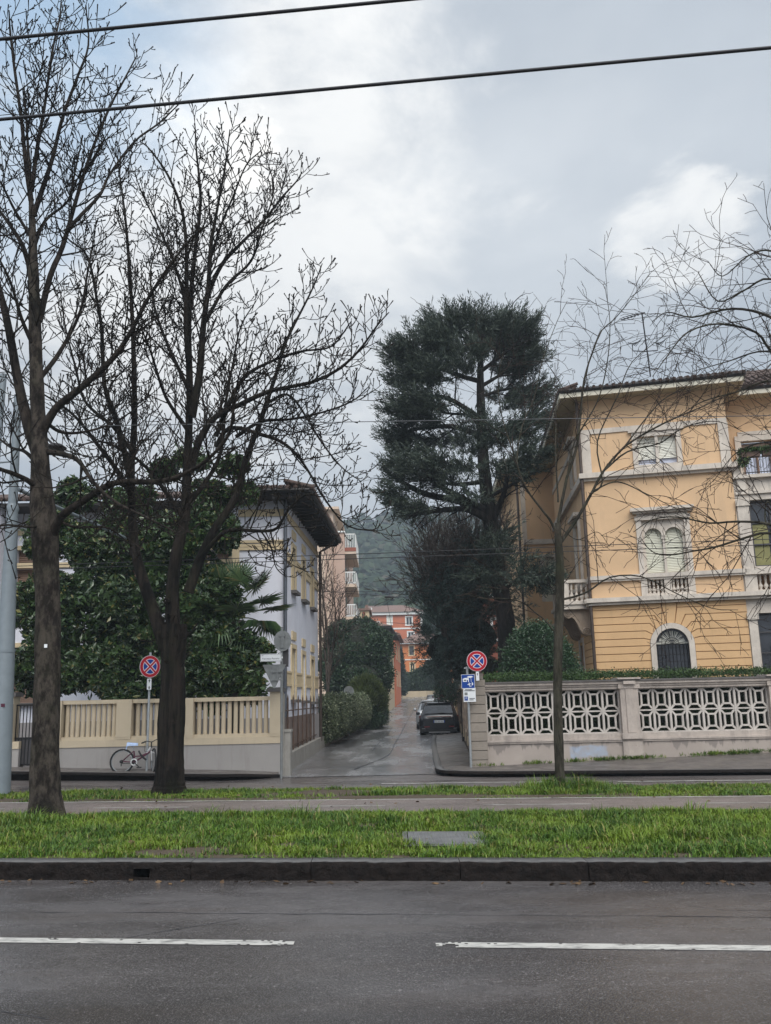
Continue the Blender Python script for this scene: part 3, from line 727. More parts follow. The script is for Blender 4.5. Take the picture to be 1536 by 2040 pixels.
ro = [(15, 17.75), (10, 18.35), (7.3, 18.7), (4.5, 19.15), (2.4, 19.55), (1.55, 19.85), (1.2, 20.4), (1.24, 22.3), (1.45, 28), (1.8, 36), (2.1, 41)]
ri = [(15, 21.4), (10, 21.3), (7.3, 21.2), (4.5, 21.1), (2.4, 21.0), (2.0, 21.0), (1.95, 21.05), (2.05, 22.8), (2.36, 28), (2.85, 36), (3.2, 41)]
pavement('pavement', ro, ri, lambda x, y: .115 if y < 21.5 else .055, lambda x, y: .115 + .028 * max(0, x - 2.0))
lo = [(-2.62, 20.72), (-2.95, 20.40), (-3.5, 20.0), (-4.2, 19.98), (-5.4, 20.12), (-7.2, 20.3), (-9, 20.5), (-14, 21.1)]
li_ = [(-2.55, 20.85), (-2.95, 20.85), (-3.5, 20.85), (-4.2, 20.85), (-5.4, 20.85), (-7.2, 20.85), (-9, 20.85), (-14, 21.2)]
lo.reverse(); li_.reverse()
lo2 = list(reversed(lo)); li2 = list(reversed(li_))
def pz(x, y): return .05 + .07 * min(1, max(0, (-x - 2.6) / .8)) + far(x, .026)
pavement('pavement_left', lo2, li2, pz, lambda x, y: .10 + .03 * min(1, max(0, (-x - 2.6) / .8)) + far(x, .034))

# grass: blades in tufts, thinned where the earth shows
def grass(name, w0, w1, s0, s1, n, z, h, seed, bare=(), wid=.010, z1=None):
    g = np.random.default_rng(seed)
    k = int(n * .016); cs = g.uniform(s0, s1, k); cw = g.uniform(w0, w1, k); ch = g.uniform(.45, 1.5, k); ct = g.integers(0, k, n); solo = g.random(n) < .14
    s = np.where(solo, g.uniform(s0, s1, n), cs[ct] + g.normal(0, .085, n)); w = np.where(solo, g.uniform(w0, w1, n), cw[ct] + g.normal(0, .06, n))
    hh = np.where(solo, .6, ch[ct]) * h * g.uniform(.55, 1.25, n)
    big = np.array([mnoise.noise(Vector((a * .8, b * 1.3, seed))) for a, b in zip(cs, cw)]); hh *= np.where(solo, 1, 1 + .7 * big[ct])
    keep = (w > w0) & (w < w1)
    for (a, b, ra, rb) in bare:
        q = ((s - a) / ra) ** 2 + ((w - b) / rb) ** 2; keep &= (q > 1 + .5 * g.normal(0, .4, n))
    edge = np.minimum(w - w0, w1 - w); hh *= np.clip(.45 + edge * 2.2, .45, 1)
    s, w, hh = s[keep], w[keep], hh[keep]; n = len(s)
    zz = z if z1 is None else z + (z1 - z) * (w - w0) / (w1 - w0)
    base = np.stack([s, w - TS * s, np.full(n, 0.) + zz - .005], -1); az = g.uniform(0, 6.283, n); lean = np.abs(g.normal(.7, .45, n)); wd = wid * g.uniform(.6, 1.3, n)
    dx = np.stack([np.cos(az), np.sin(az), 0 * az], -1); sd_ = np.stack([-np.sin(az), np.cos(az), 0 * az], -1) * wd[:, None]
    up = np.array([0, 0, 1.]); hh = hh[:, None]; ln = lean[:, None]
    p1 = base + up * hh * .55 + dx * hh * ln * .35; p2 = base + up * hh * (1 - .25 * np.minimum(ln, 1.2)) + dx * hh * ln * 1.0
    V = np.stack([base - sd_ * .5, base + sd_ * .5, p1 + sd_ * .42, p1 - sd_ * .42, p2], 1).reshape(-1, 3); i = np.arange(n)[:, None] * 5
    mb = MB(); mb.add(V, i + np.array([[0, 1, 2, 3]])); mb.add(np.zeros((0, 3)), np.zeros((0, 3), int)) if 0 else None
    mb.F.append((i + np.array([[3, 2, 4]]), 0, False))
    return tag(mb.build(name, 'grass'), kind='stuff')
_b = random.Random(12); BARE = [(_b.uniform(-7, 7), _b.uniform(9.0, 12.5), _b.uniform(.06, .28), _b.uniform(.04, .12)) for _ in range(34)] + [(_b.uniform(-7, 7), 8.98, _b.uniform(.15, .5), _b.uniform(.03, .07)) for _ in range(14)]
grass('grass', 8.97, 12.62, -8.2, 8.2, 230000,  .15, .074, 3, BARE + [(-2.35, 9.35, .45, .22), (-2.0, 9.55, .3, .15), (.56, 10.06, .44, .50), (-4.9, 12.42, .24, .2), (-1.6, 9.15, .5, .08)])
grass('grass', 14.26, 16.5, -10.5, 10, 80000, .15, .062, 4, [(.3, 14.6, 2.0, .35), (-3.6, 14.5, 2.2, .2), (-1, 15.6, .8, .7), (2.5, 14.5, 1.2, .22), (-7, 14.6, 1.2, .3)], .012, .10)
grass('grass', 9.2, 12.4, -7.5, 7.5, 8000, .15, .15, 14, BARE, .012)
g = np.random.default_rng(44); k = 420; mb = MB()
s = g.uniform(-8, 8, k); wv = np.where(g.random(k) < .35, g.normal(8.64, .05, k), g.uniform(9, 16.4, k)); zl = np.where(wv < 8.9, .008, np.where((wv > 12.6) & (wv < 14.2), .166, .19))
ang = g.uniform(0, 6.28, k); r = g.uniform(.018, .045, k); cx = np.stack([s, wv - TS * s, zl], -1); d = np.stack([np.cos(ang) * r, np.sin(ang) * r, g.normal(0, .004, k)], -1); q = np.stack([-np.sin(ang) * r * .5, np.cos(ang) * r * .5, np.abs(g.normal(0, .008, k))], -1)
mb.add(np.stack([cx - d, cx + q, cx + d, cx - q], 1).reshape(-1, 3), np.arange(k * 4).reshape(-1, 4)); tag(mb.build('fallen_leaves', 'deadleaf'), kind='stuff')
tuft = grass('grass', 15.2, 16.4, 2.3, 3.7, 2600, .12, .16, 5, (), .010)
# weeds along the foot of the lattice wall
mb = MB(); g = np.random.default_rng(9)
for cx, k in ((2.15, 30), (3.3, 40), (4.2, 40), (4.9, 70), (5.5, 60), (5.9, 30), (7.0, 20), (7.5, 60), (7.9, 60), (8.3, 40), (9.0, 70), (9.5, 30), (10, 60)):
    C = np.stack([cx + g.normal(0, .16, k), np.full(k, 20.93) + g.normal(0, .02, k), .115 + .028 * (cx - 2) + np.zeros(k)], -1)
    needles(mb, C, np.repeat([[0, -.3, 1.]], k, 0), 5, .085, .014, int(cx * 10), .5)
tag(mb.build('weeds', 'grass'), kind='stuff')

# manhole cover in the grass
mc = thing('manhole_cover', 'square grey chequer plate manhole cover set in the grass verge', 'manhole cover', RF(.56, 10.06, .155))
mb = MB(); ob = [RF(s, w, .168) for s, w in ((.17, 9.62), (.95, 9.62), (.95, 10.52), (.17, 10.52))]; mb.prism(ob, (0, 0, .022)); mb.build('plate', 'chequer', mc)
mb = MB()
for a, b, c, d in ((.11, 1.01, 9.56, 9.61), (.11, 1.01, 10.53, 10.58), (.11, .16, 9.61, 10.53), (.96, 1.01, 9.61, 10.53)):
    mb.prism([RF(a, c, .14), RF(b, c, .14), RF(b, d, .14), RF(a, d, .14)], (0, 0, .042))
mb.build('frame', 'kerb', mc)

# wooded hill beyond the houses
def hz(x, y):
    t = min(1, max(0, (y - 170) / 260)); t = t * t * (3 - 2 * t)
    ridge = 64 + 7 * math.sin(x / 33 + .7) + 5 * mnoise.noise(Vector((x / 24, 3, 0))) - (x < -40) * 0
    return 8 + t * ridge + 3 * mnoise.noise(Vector((x / 30, y / 30, 1))) - max(0, y - 440) * .25
struct(field(np.linspace(-320, 380, 71), np.linspace(165, 640, 48), hz).build('hill', 'ground'))
g = np.random.default_rng(21); mb = MB()
for i in range(1500):
    y = 180 + 265 * g.random() ** .8; x = g.uniform(-.17, .30) * y + g.uniform(-6, 6); z = hz(x, y)
    r = g.uniform(3.0, 6.2); flat = g.random() < .4; h = r * (.55 if flat else g.uniform(.9, 1.4)); zc = z + (r * 1.5 if flat else h * .8)
    k = 170; u = g.normal(0, 1, (k, 3)); u[:, 2] = np.abs(u[:, 2]) - .35; u /= np.linalg.norm(u, axis=1)[:, None]
    P = np.array([x, y, zc]) + u * np.array([r, r, h]) * g.uniform(.75, 1.08, (k, 1))
    a = np.cross(u, g.normal(0, 1, (k, 3))); a /= np.linalg.norm(a, axis=1)[:, None]; b = np.cross(u, a); w = r * .17
    V = np.stack([P - a * w - b * w, P + a * w - b * w * .6, P + a * w * .8 + b * w, P - a * w * .9 + b * w * .8], 1)
    mb.add(V.reshape(-1, 3), np.arange(k * 4).reshape(-1, 4))
    if g.random() < .2: mb.tube([(x, y, z - 1), (x, y, zc)], .25, 4, 1)
tag(mb.build('forest', ['forest', 'bark_brown']), kind='stuff')
# ------------------------------------------------------------------ yellow villa on the right
def arcpts(uc, zsp, r, n=14, a0=180, a1=0): return [(uc + r * math.cos(math.radians(a0 + (a1 - a0) * i / n)), zsp + r * math.sin(math.radians(a0 + (a1 - a0) * i / n))) for i in range(n + 1)]
def arch_fill(mb, fr, u0, u1, zsp, ztop, d0, d1, mi=0, n=14):
    """wall above a round arch and the arch's soffit"""
    uc, r = (u0 + u1) / 2, (u1 - u0) / 2; A = arcpts(uc, zsp, r, n)
    for (a, b), (c, e) in zip(A, A[1:]):
        mb.quad(*fr(np.array([(a, d0, b), (c, d0, e), (c, d0, ztop), (a, d0, ztop)])), mi)
        mb.quad(*fr(np.array([(a, d0, b), (a, d1, b), (c, d1, e), (c, d0, e)])), mi)
def arch_ring(mb, fr, uc, zsp, r0, r1, zbot, d0, d1, mi=0, n=16):
    I, O = [(uc - r0, zbot)] + arcpts(uc, zsp, r0, n) + [(uc + r0, zbot)], [(uc - r1, zbot)] + arcpts(uc, zsp, r1, n) + [(uc + r1, zbot)]
    for (a, b), (c, e), (p, q), (s, t) in zip(I, I[1:], O, O[1:]):
        mb.quad(*fr(np.array([(a, d0, b), (c, d0, e), (s, d0, t), (p, d0, q)])), mi)
        mb.quad(*fr(np.array([(a, d0, b), (a, d1, b), (c, d1, e), (c, d0, e)])), mi)
        mb.quad(*fr(np.array([(p, d0, q), (s, d0, t), (s, d1, t), (p, d1, q)])), mi)
F = frame((6.3, 27, 0), (1, -.24))
S = frame((6.95, 35.4, 0), (-.65, -8.4)); SL = math.hypot(.65, 8.4)
villa = thing('villa', 'three storey yellow villa with stone trim and tiled eaves behind the lattice wall', 'villa', (6.3, 27, 0))
mb = MB()
wall(mb, F, 0, 4.4, 4.4, 10.95, [(1.62, 2.88, 5.23, 6.9), (1.70, 2.87, 8.65, 9.57), (1.66, 2.84, 4.58, 5.08)], 0, .2)
wall(mb, S, 0, SL, 4.4, 10.95, [(SL - 2.6, SL - 1.6, 5.1, 7.3), (SL - 2.5, SL - 1.6, 8.65, 9.9)], 0, .2)
wall(mb, F, 4.4, 11, 7.6, 10.95, [(4.97, 5.90, 7.95, 9.52)], 1.4, .2)
mb.quad(*F(np.array([(4.4, 0, 4.4), (4.4, 1.4, 4.4), (4.4, 1.4, 10.95), (4.4, 0, 10.95)])))
# rear wing facing the avenue
Wg = frame((5.62, 35.45, 0), (1, -.04)); wall(mb, Wg, 0, 1.36, -.1, 10.95, [(.75, 1.2, 5.4, 7.2)], 0, .2)
mb.quad((5.62, 35.45, -.1), (5.62, 35.45, 10.95), (5.9, 44, 10.95), (5.9, 44, -.1))
vw = mb.build('wall', 'yellow', villa)
mb = MB(); mb.box(-.03, .3, 0, .05, 0, 0, 0) if 0 else None
mb.box(.0, 1.36, -.06, 0, 7.75, 7.95, 0, Wg); mb.box(.0, 1.36, -.05, 0, 4.3, 4.5, 0, Wg); mb.box(-.02, .16, -.03, 0, 7.95, 10.8, 0, Wg); mb.pieces('wing_band', 'trim', villa)
# rusticated ground floor
zsp, uc, ro_, ri_ = 3.10, 2.23, .63, .47
mb = MB(); wall(mb, F, 0, 4.4, -.1, 4.4, [(uc - ri_, uc + ri_, 1.1, 3.58)], .0, .2); wall(mb, S, 0, SL, -.1, 4.4, [(SL - 3.2, SL - 2.4, 1.2, 3.4)], 0, .2); mb.build('ground_floor_back', 'groove', villa)
mb = MB(); g_ = .011; ex = .03
def course(pts): mb.prism(F(np.array([(u, -ex, z) for u, z in pts])), F.ey * ex)
zk = [3.08 + .222 * k for k in range(6)]; th = [0, 14, 30, 47, 63, 79]
for z in np.arange(.20, 3.0, .2215):
    for a, b in ((-.03, uc - ro_ - .012), (uc + ro_ + .012, 4.4)): course([(a, z + g_), (b, z + g_), (b, z + .2215 - g_), (a, z + .2215 - g_)])
for k in range(5):
    for sg in (-1, 1):
        def kp(i, da, dz):
            t = math.radians(th[i] + da); R_ = ro_ + .012; a = (uc + sg * R_ * math.cos(t), zsp + R_ * math.sin(t))
            z = zk[i] + dz; q = max(R_, (z - zsp) / max(math.sin(t), .05)) if i else R_
            return a, (uc + sg * q * math.cos(t), z if i else a[1] + dz * 0 + max(0, z - a[1]) * 0)
        a0, k0 = kp(k, .9, g_); a1, k1 = kp(k + 1, -.9, -g_); e = -.03 if sg < 0 else 4.4
        pts = [(e, zk[k] + g_), (k0[0], zk[k] + g_) if k else (uc + sg * (ro_ + .012), zk[0] + g_), *( [a0] if k else []), a1, (k1[0], zk[k + 1] - g_), (e, zk[k + 1] - g_)]
        if sg < 0: pts = pts
        else: pts = pts[::-1]
        course(pts)
t5 = math.radians(th[5] + .9); R_ = ro_ + .012; q = (4.33 - zsp) / math.sin(t5)
course([(uc - R_ * math.cos(t5), zsp + R_ * math.sin(t5)), (uc + R_ * math.cos(t5), zsp + R_ * math.sin(t5)), (uc + q * math.cos(t5), 4.33), (uc - q * math.cos(t5), 4.33)])
for sg in (-1, 1):
    kx = uc + sg * (zk[5] - zsp) / math.tan(math.radians(th[5])); tx = uc + sg * (4.33 - zsp) / math.tan(math.radians(th[5])) ; e = -.03 if sg < 0 else 4.4
    p = [(e, zk[5] + g_), (kx + sg * .012, zk[5] + g_), (tx + sg * .012, 4.33), (e, 4.33)]; course(p if sg < 0 else p[::-1])
for z in np.arange(.20, 4.2, .2215):
    a = z + g_; b = min(z + .2215 - g_, 4.33)
    for u0, u1 in (((0, SL - 3.2), (SL - 2.4, SL)) if 1.2 < z < 3.3 else ((0, SL),)): mb.box(u0, u1, -ex, 0, a, b, 0, S)
mb.build('rusticated_courses', 'ochre', villa)
# cornices and bands
mb = MB()
for fr, a, b, d in ((F, -.12, 9.6, 0), (S, 0, SL, 0)):
    mb.box(a, b, d - .16, d + .02, 4.34, 4.42, 0, fr); mb.box(a - (fr is F) * .06, b, d - .24, d + .02, 4.42, 4.55, 0, fr)
mb.box(-.06, 4.46, -.09, .02, 5.06, 5.12, 0, F); mb.box(-.10, 4.5, -.13, .02, 5.12, 5.24, 0, F); mb.box(0, SL, -.09, .02, 5.06, 5.22, 0, S)
mb.box(-.08, 4.5, -.10, .02, 8.26, 8.34, 0, F); mb.box(-.14, 4.56, -.2, .02, 8.34, 8.50, 0, F); mb.box(0, SL, -.14, .02, 8.26, 8.46, 0, S)
mb.box(0, 4.4, -.04, .01, 9.80, 9.96, 0, F); mb.box(0, SL, -.04, .01, 9.80, 9.96, 0, S); mb.box(4.9, 11, 1.36, 1.41, 9.66, 9.84, 0, F)
mb.box(-.02, .27, -.045, .01, 8.50, 9.80, 0, F); mb.box(4.13, 4.42, -.045, .01, 8.50, 9.80, 0, F); mb.box(SL - .3, SL, -.045, .01, 8.46, 9.80, 0, S)
mb.pieces('cornice', 'trim', villa)
# ground floor arched window
w = MB(); arch_ring(w, F, uc, zsp, ri_, ro_, 1.1, -.075, .2); win = w.build('arched_window', 'trim', villa)
w = MB(); G_ = [(uc - ri_, 1.1)] + arcpts(uc, zsp, ri_, 16) + [(uc + ri_, 1.1)]; w.poly(F(np.array([(u, .16, z) for u, z in G_]))[::-1]); w.build('pane', 'glass', win)
w = MB()
for i in range(9):
    u = uc - ri_ + .05 + i * (2 * ri_ - .1) / 8; w.tube(F(np.array([(u, .07, 1.1), (u, .07, zsp)])), .009, 4)
for z in np.arange(1.2, 3.1, .2): w.tube(F(np.array([(uc - ri_, .07, z), (uc + ri_, .07, z)])), .008, 4)
for i in range(9):
    a = math.radians(20 * i + 10); w.tube(F(np.array([(uc, .07, zsp), (uc + ri_ * math.cos(a), .07, zsp + ri_ * math.sin(a))])), .008, 4)
w.tube(F(np.array([(u, .07, z) for u, z in arcpts(uc, zsp, .2, 10)])), .009, 4); w.tube(F(np.array([(uc - ri_, .07, zsp), (uc + ri_, .07, zsp)])), .014, 4)
w.build('grille', 'iron', win)
w = MB(); w.box(uc - ri_ + .02, uc + ri_ - .02, .13, .15, zsp + .02, zsp + .09, 0, F)
for i in range(7):
    a, b = math.radians(8 + 24 * i), math.radians(26 + 24 * i)
    w.poly(F(np.array([(uc + .1 * math.cos(a), .14, zsp + .08 + .05 * math.sin(a)), (uc + .38 * math.cos(a), .14, zsp + .05 + .36 * math.sin(a)), (uc + .38 * math.cos(b), .14, zsp + .05 + .36 * math.sin(b)), (uc + .1 * math.cos(b), .14, zsp + .08 + .05 * math.sin(b))])))
w.build('fanlight', 'shutterwhite', win)
# first floor twin arched window
w = MB(); u0, u1 = 1.62, 2.88
for a, b in ((1.70, 2.20), (2.30, 2.80)): arch_fill(w, F, a, b, 6.40, 6.9, .05, .2)
w.box(1.62, 1.70, .05, .2, 5.24, 6.9, 0, F); w.box(2.80, 2.88, .05, .2, 5.24, 6.9, 0, F); w.box(2.20, 2.30, .05, .2, 6.40, 6.9, 0, F); w.box(2.215, 2.285, .07, .2, 5.24, 6.30, 0, F); w.box(2.19, 2.31, .05, .2, 6.30, 6.40, 0, F)
for a, b in ((1.70, 2.20), (2.30, 2.80)):
    A, B = arcpts((a + b) / 2, 6.40, .25, 12), arcpts((a + b) / 2, 6.40, .30, 12)
    for (p, q), (s, t), (x, y), (m, n) in zip(A, A[1:], B, B[1:]): w.prism(F(np.array([(p, .025, q), (s, .025, t), (m, .025, n), (x, .025, y)])), F.ey * .03)
w.box(1.46, 1.62, -.05, .01, 5.24, 6.9, 0, F); w.box(2.88, 3.04, -.05, .01, 5.24, 6.9, 0, F); w.box(1.43, 3.07, -.09, .01, 6.9, 7.02, 0, F); w.box(1.50, 3.0, -.05, .01, 7.02, 7.10, 0, F)
w.box(1.38, 3.12, -.16, .01, 7.10, 7.16, 0, F); w.box(1.32, 3.18, -.26, .01, 7.16, 7.26, 0, F)
win = w.build('twin_window', 'trim', villa)
for a, b in ((1.70, 2.215), (2.285, 2.80)):
    w = MB(); louvres(w, F, a, b, 5.25, 6.66, .15, .05); w.build('roller_shutter', 'shutter', win)
# second floor window
w = MB(); surround(w, F, 1.70, 2.87, 8.65, 9.57, .15, -.05, .02); w.box(1.55, 3.02, -.08, .02, 8.505, 8.65, 0, F); w.box(2.24, 2.33, -.02, .2, 8.65, 9.57, 0, F); w.box(1.45, 3.12, -.1, .02, 9.72, 9.79, 0, F)
win = w.build('square_window', 'trim', villa)
for a, b in ((1.70, 2.24), (2.33, 2.87)):
    w = MB(); louvres(w, F, a + .01, b - .01, 8.86, 9.52, .10, .05); w.box(a, b, .08, .15, 9.5, 9.57, 0, F); w.build('roller_shutter', 'shutterwhite', win)
    w = MB(); w.quad(*F(np.array([(a, .17, 8.65), (b, .17, 8.65), (b, .17, 8.9), (a, .17, 8.9)]))); w.build('pane', 'curtainblue', win)
# blind balustrade under the twin window
w = MB(); w.quad(*F(np.array([(1.66, .2, 4.58), (2.84, .2, 4.58), (2.84, .2, 5.08), (1.66, .2, 5.08)])))
w.build('balustrade_back', 'groove', villa)
w = MB()
for a, b in ((1.47, 1.66), (2.15, 2.36), (2.84, 3.04)): w.box(a, b, -.06, .1, 4.55, 5.06, 0, F)
w.box(1.66, 2.84, -.03, .1, 4.55, 4.64, 0, F)
for a, b in ((1.66, 2.15), (2.36, 2.84)):
    for u in rowsplit(a, b, 4): baluster(w, F(np.array((u, .05, 4.64))), .42, .78, k=8)
w.build('balustrade', 'trim', villa)
# stone loggia to the right of the bay
w = MB(); wall(w, F, 4.4, 9.6, -.1, 7.98, [(4.66, 6.60, .9, 3.92), (4.78, 6.60, 5.3, 7.32), (4.78, 6.60, 4.6, 5.06)], .02, .3)
w.box(4.42, 4.66, -.06, .02, .9, 3.72, 0, F); w.box(4.38, 4.70, -.1, .02, 3.72, 3.92, 0, F); w.box(4.44, 4.76, -.06, .02, 5.24, 7.14, 0, F); w.box(4.40, 4.80, -.1, .02, 7.14, 7.32, 0, F)
w.box(4.43, 9.6, -.05, .02, 7.50, 7.58, 0, F); w.box(4.40, 9.6, -.14, 1.4, 7.98, 8.08, 0, F); w.box(4.46, 9.6, -.13, .02, 5.06, 5.23, 0, F); w.box(4.44, 4.78, -.06, .02, 4.55, 5.06, 0, F)
w.box(4.5, 4.75, -.06, .1, 7.6, 7.98, 0, F); w.box(4.42, 4.66, -.03, .4, 8.08, 8.5, 0, F)
for u in rowsplit(4.8, 6.6, 12): baluster(w, F(np.array((u, .10, 4.6))), .46, .8, k=8)
w.build('loggia', 'trim', villa)
w = MB(); w.quad(*F(np.array([(4.78, .3, 4.6), (6.6, .3, 4.6), (6.6, .3, 5.06), (4.78, .3, 5.06)]))); w.build('balustrade_back', 'groove', villa)
w = MB()
for u in (4.82, 5.38, 5.95, 6.5): w.box(u - .025, u + .025, .2, .26, 5.3, 7.32, 0, F)
for z in (5.3, 5.95, 6.62, 7.27): w.box(4.78, 6.6, .21, .25, z, z + .05, 0, F)
win = w.build('loggia_window', 'louvre', villa)
w = MB(); w.quad(*F(np.array([(4.78, .28, 5.3), (6.6, .28, 5.3), (6.6, .28, 7.32), (4.78, .28, 7.32)]))); w.build('pane', 'glass', win)
w = MB(); w.box(4.82, 5.28, .262, .27, 5.3, 6.6, 0, F); w.build('curtain', 'curtainyellow', win)
w = MB(); w.box(5.36, 6.3, .262, .27, 5.3, 6.55, 0, F); w.build('curtain', 'frost', win)
w = MB()
for u in (4.70, 5.24, 5.8, 6.4): w.box(u - .025, u + .025, .2, .26, .9, 3.92, 0, F)
for z in (.9, 1.55, 2.15, 2.75, 3.35, 3.87): w.box(4.66, 6.6, .21, .25, z, z + .04, 0, F)
win = w.build('glazed_door', 'louvre', villa)
w = MB(); w.quad(*F(np.array([(4.66, .28, .9), (6.6, .28, .9), (6.6, .28, 3.92), (4.66, .28, 3.92)]))); w.build('pane', 'glass', win)
w = MB(); w.box(5.06, 5.7, -.3, -.26, 1.2, 3.0, 0, F); w.build('awning_panel', 'frost', villa)
# balcony door, its railing and flower boxes
w = MB(); surround(w, F, 4.97, 5.90, 8.06, 9.52, .18, 1.33, 1.42); win = w.build('balcony_door', 'trim', villa)
w = MB(); surround(w, F, 5.06, 5.81, 8.08, 9.36, .08, 1.48, 1.55); w.box(5.40, 5.47, 1.48, 1.55, 8.08, 9.36, 0, F); w.build('frame', 'woodframe', win)
w = MB(); w.quad(*F(np.array([(5.0, 1.57, 8.0), (5.9, 1.57, 8.0), (5.9, 1.57, 9.5), (5.0, 1.57, 9.5)]))); w.build('pane', 'curtainblue', win)
w = MB()
for z in (8.16, 8.62, 8.72): w.tube(F(np.array([(4.72, -.02, z), (9.4, -.02, z)])), .014, 4)
for u in np.arange(4.72, 6.6, .085):
    w.tube(F(np.array([(u, -.02, 8.08), (u, -.02, 8.72)])), .008, 4)
for u in np.arange(4.9, 6.6, .34): w.tube(F(np.array([(u + .06 * math.cos(t), -.03, 8.42 + .14 * math.sin(t)) for t in np.linspace(0, 6.28, 11)])), .007, 4, cap=False)
w.build('railing', 'iron', villa)
# eaves, gutter, roof
w = MB()
def hip(fr, pts, z, mi=0): w.poly(fr(np.array([(u, d, z) for u, d in pts])), mi)
oh = .58; zE = 10.93
bay = [(-.52, -oh), (4.95, -oh), (4.95, 1.4 - oh), (11, 1.4 - oh), (11, 3), (-.3, 3)]
w.poly(F(np.array([(u, d, zE) for u, d in bay])))
w.quad(*S(np.array([(SL + .4, -oh, zE - .004), (0 - .2, -oh, zE - .004), (-.2, .6, zE - .004), (SL + .4, .6, zE - .004)])))
w.quad(*Wg(np.array([(-.75, -.55, zE), (1.4, -.55, zE), (1.4, 1, zE), (-.75, 1, zE)]))); w.quad((4.95, 35.9, zE - .003), (5.9, 35.9, zE - .003), (6.1, 44, zE - .003), (5.2, 44, zE - .003))
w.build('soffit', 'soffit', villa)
w = MB()
edges = [F(np.array([(-.52, -oh, 0), (4.95, -oh, 0)])), F(np.array([(4.95, -oh, 0), (4.95, 1.4 - oh, 0)])), F(np.array([(4.95, 1.4 - oh, 0), (11, 1.4 - oh, 0)])), np.array([F(np.array((-.52, -oh, 0))), S(np.array((.2, -oh, 0)))]), Wg(np.array([(-.75, -.55, 0), (1.1, -.55, 0)])), np.array([Wg(np.array((-.75, -.55, 0))), (5.2, 44, 0)])]
for a, b in edges:
    dd = unit(b - a); nv = np.array([dd[1], -dd[0], 0]); w.prism([a + (0, 0, zE - .02), b + (0, 0, zE - .02), b + (0, 0, zE + .14), a + (0, 0, zE + .14)], -nv * .05)
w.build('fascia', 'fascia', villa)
w = MB()
for a, b in edges: w.tube(np.array([a, b]) + (0, 0, zE + .20), .075, 8)
w.build('gutter', 'gutter', villa)
w = MB(); zR = zE + .23
P3 = lambda fr, u, d, z: fr(np.array((u, d, z), float))
w.poly([P3(F, -.55, -oh - .05, zR), P3(F, 5.0, -oh - .05, zR), P3(F, 2.9, 3.2, zR + 1.25), P3(F, 1.6, 3.2, zR + 1.25)])
w.poly([P3(F, 5.0, 1.4 - oh - .05, zR), P3(F, 11, 1.4 - oh - .05, zR), P3(F, 11, 5, zR + 2.0), P3(F, 3, 5, zR + 2.0)])
w.poly([P3(F, 5.0, -oh - .05, zR), P3(F, 5.0, 1.4 - oh, zR), P3(F, 3.2, 4, zR + 1.6), P3(F, 2.9, 3.2, zR + 1.25)])
w.poly([P3(S, .2, -oh - .05, zR), P3(S, SL + oh, -oh - .05, zR), P3(F, 1.6, 3.2, zR + 1.25), P3(F, 3, 8, zR + 2.0)])
w.poly([P3(Wg, -.8, -.6, zR), P3(Wg, 1.2, -.6, zR), P3(Wg, 2.4, 3, zR + 1.2), P3(Wg, .6, 3, zR + 1.2)]); w.poly([P3(Wg, -.8, -.6, zR), P3(Wg, .6, 3, zR + 1.2), (7, 44, zR + 1.2), (5.1, 44, zR)])
def pantiles(a, b, up, L, step=.2):
    n = int(np.linalg.norm(b - a) / step)
    for i in range(n + 1):
        p = a + (b - a) * i / n; w.tube([p + (0, 0, .02) + up * -.06, p + (0, 0, .02) + up * L], [.055, .05], 6)
up = unit(np.array([*F.ey[:2], .34])); pantiles(P3(F, -.5, -oh - .05, zR), P3(F, 4.95, -oh - .05, zR), up, .8)
up = unit(np.array([*F.ey[:2], .48])); pantiles(P3(F, 5.05, 1.4 - oh - .05, zR), P3(F, 10.8, 1.4 - oh - .05, zR), up, 2.6)
up = unit(np.array([*S.ey[:2], .34])); pantiles(P3(S, .4, -oh - .05, zR), P3(S, SL + .5, -oh - .05, zR), up, .6); up = unit(np.array([0, 1, .34])); pantiles(P3(Wg, -.75, -.6, zR), P3(Wg, 1.1, -.6, zR), up, .5)
w.build('roof', 'tile', villa)
for q in (F(np.array([(-.06, -.10, 1), (-.06, -.10, 10.9)])), np.array([(5.45, 35.3, 1), (5.45, 35.3, 10.9)])):
    w = MB(); w.tube(q, .05, 8)
    for z in (3.2, 5.6, 8.0): w.tube(np.array([q[0] * (1, 1, 0) + (0, 0, z), q[0] * (1, 1, 0) + (0, 0, z + .06)]), .06, 8)
    w.build('downpipe', 'downpipe', villa)
# corner balcony on its scrolled corbel
w = MB(); b0, b1 = SL - 3.3, SL - .35
w.box(b0, b1, -.85, 0, 4.30, 4.44, 0, S); w.box(b0 - .05, b1 + .05, -.92, 0, 4.44, 4.54, 0, S)
for a, b in ((b0, b0 + .2), (b1 - .2, b1)): w.box(a, b, -.85, -.65, 4.54, 5.12, 0, S)
w.box(b0 - .02, b1 + .02, -.88, -.62, 5.12, 5.22, 0, S); w.box(b1 - .22, b1 + .02, -.62, 0, 5.12, 5.22, 0, S); w.box(b0 - .02, b0 + .22, -.62, 0, 5.12, 5.22, 0, S)
for u in rowsplit(b0 + .2, b1 - .2, 11): baluster(w, S(np.array((u, -.75, 4.54))), .58, .9, k=8)
for d in rowsplit(-.64, -.02, 4): baluster(w, S(np.array((b1 - .1, d, 4.54))), .58, .9, k=8); baluster(w, S(np.array((b0 + .1, d, 4.54))), .58, .9, k=8)
bal = w.build('balcony', 'trim', villa)
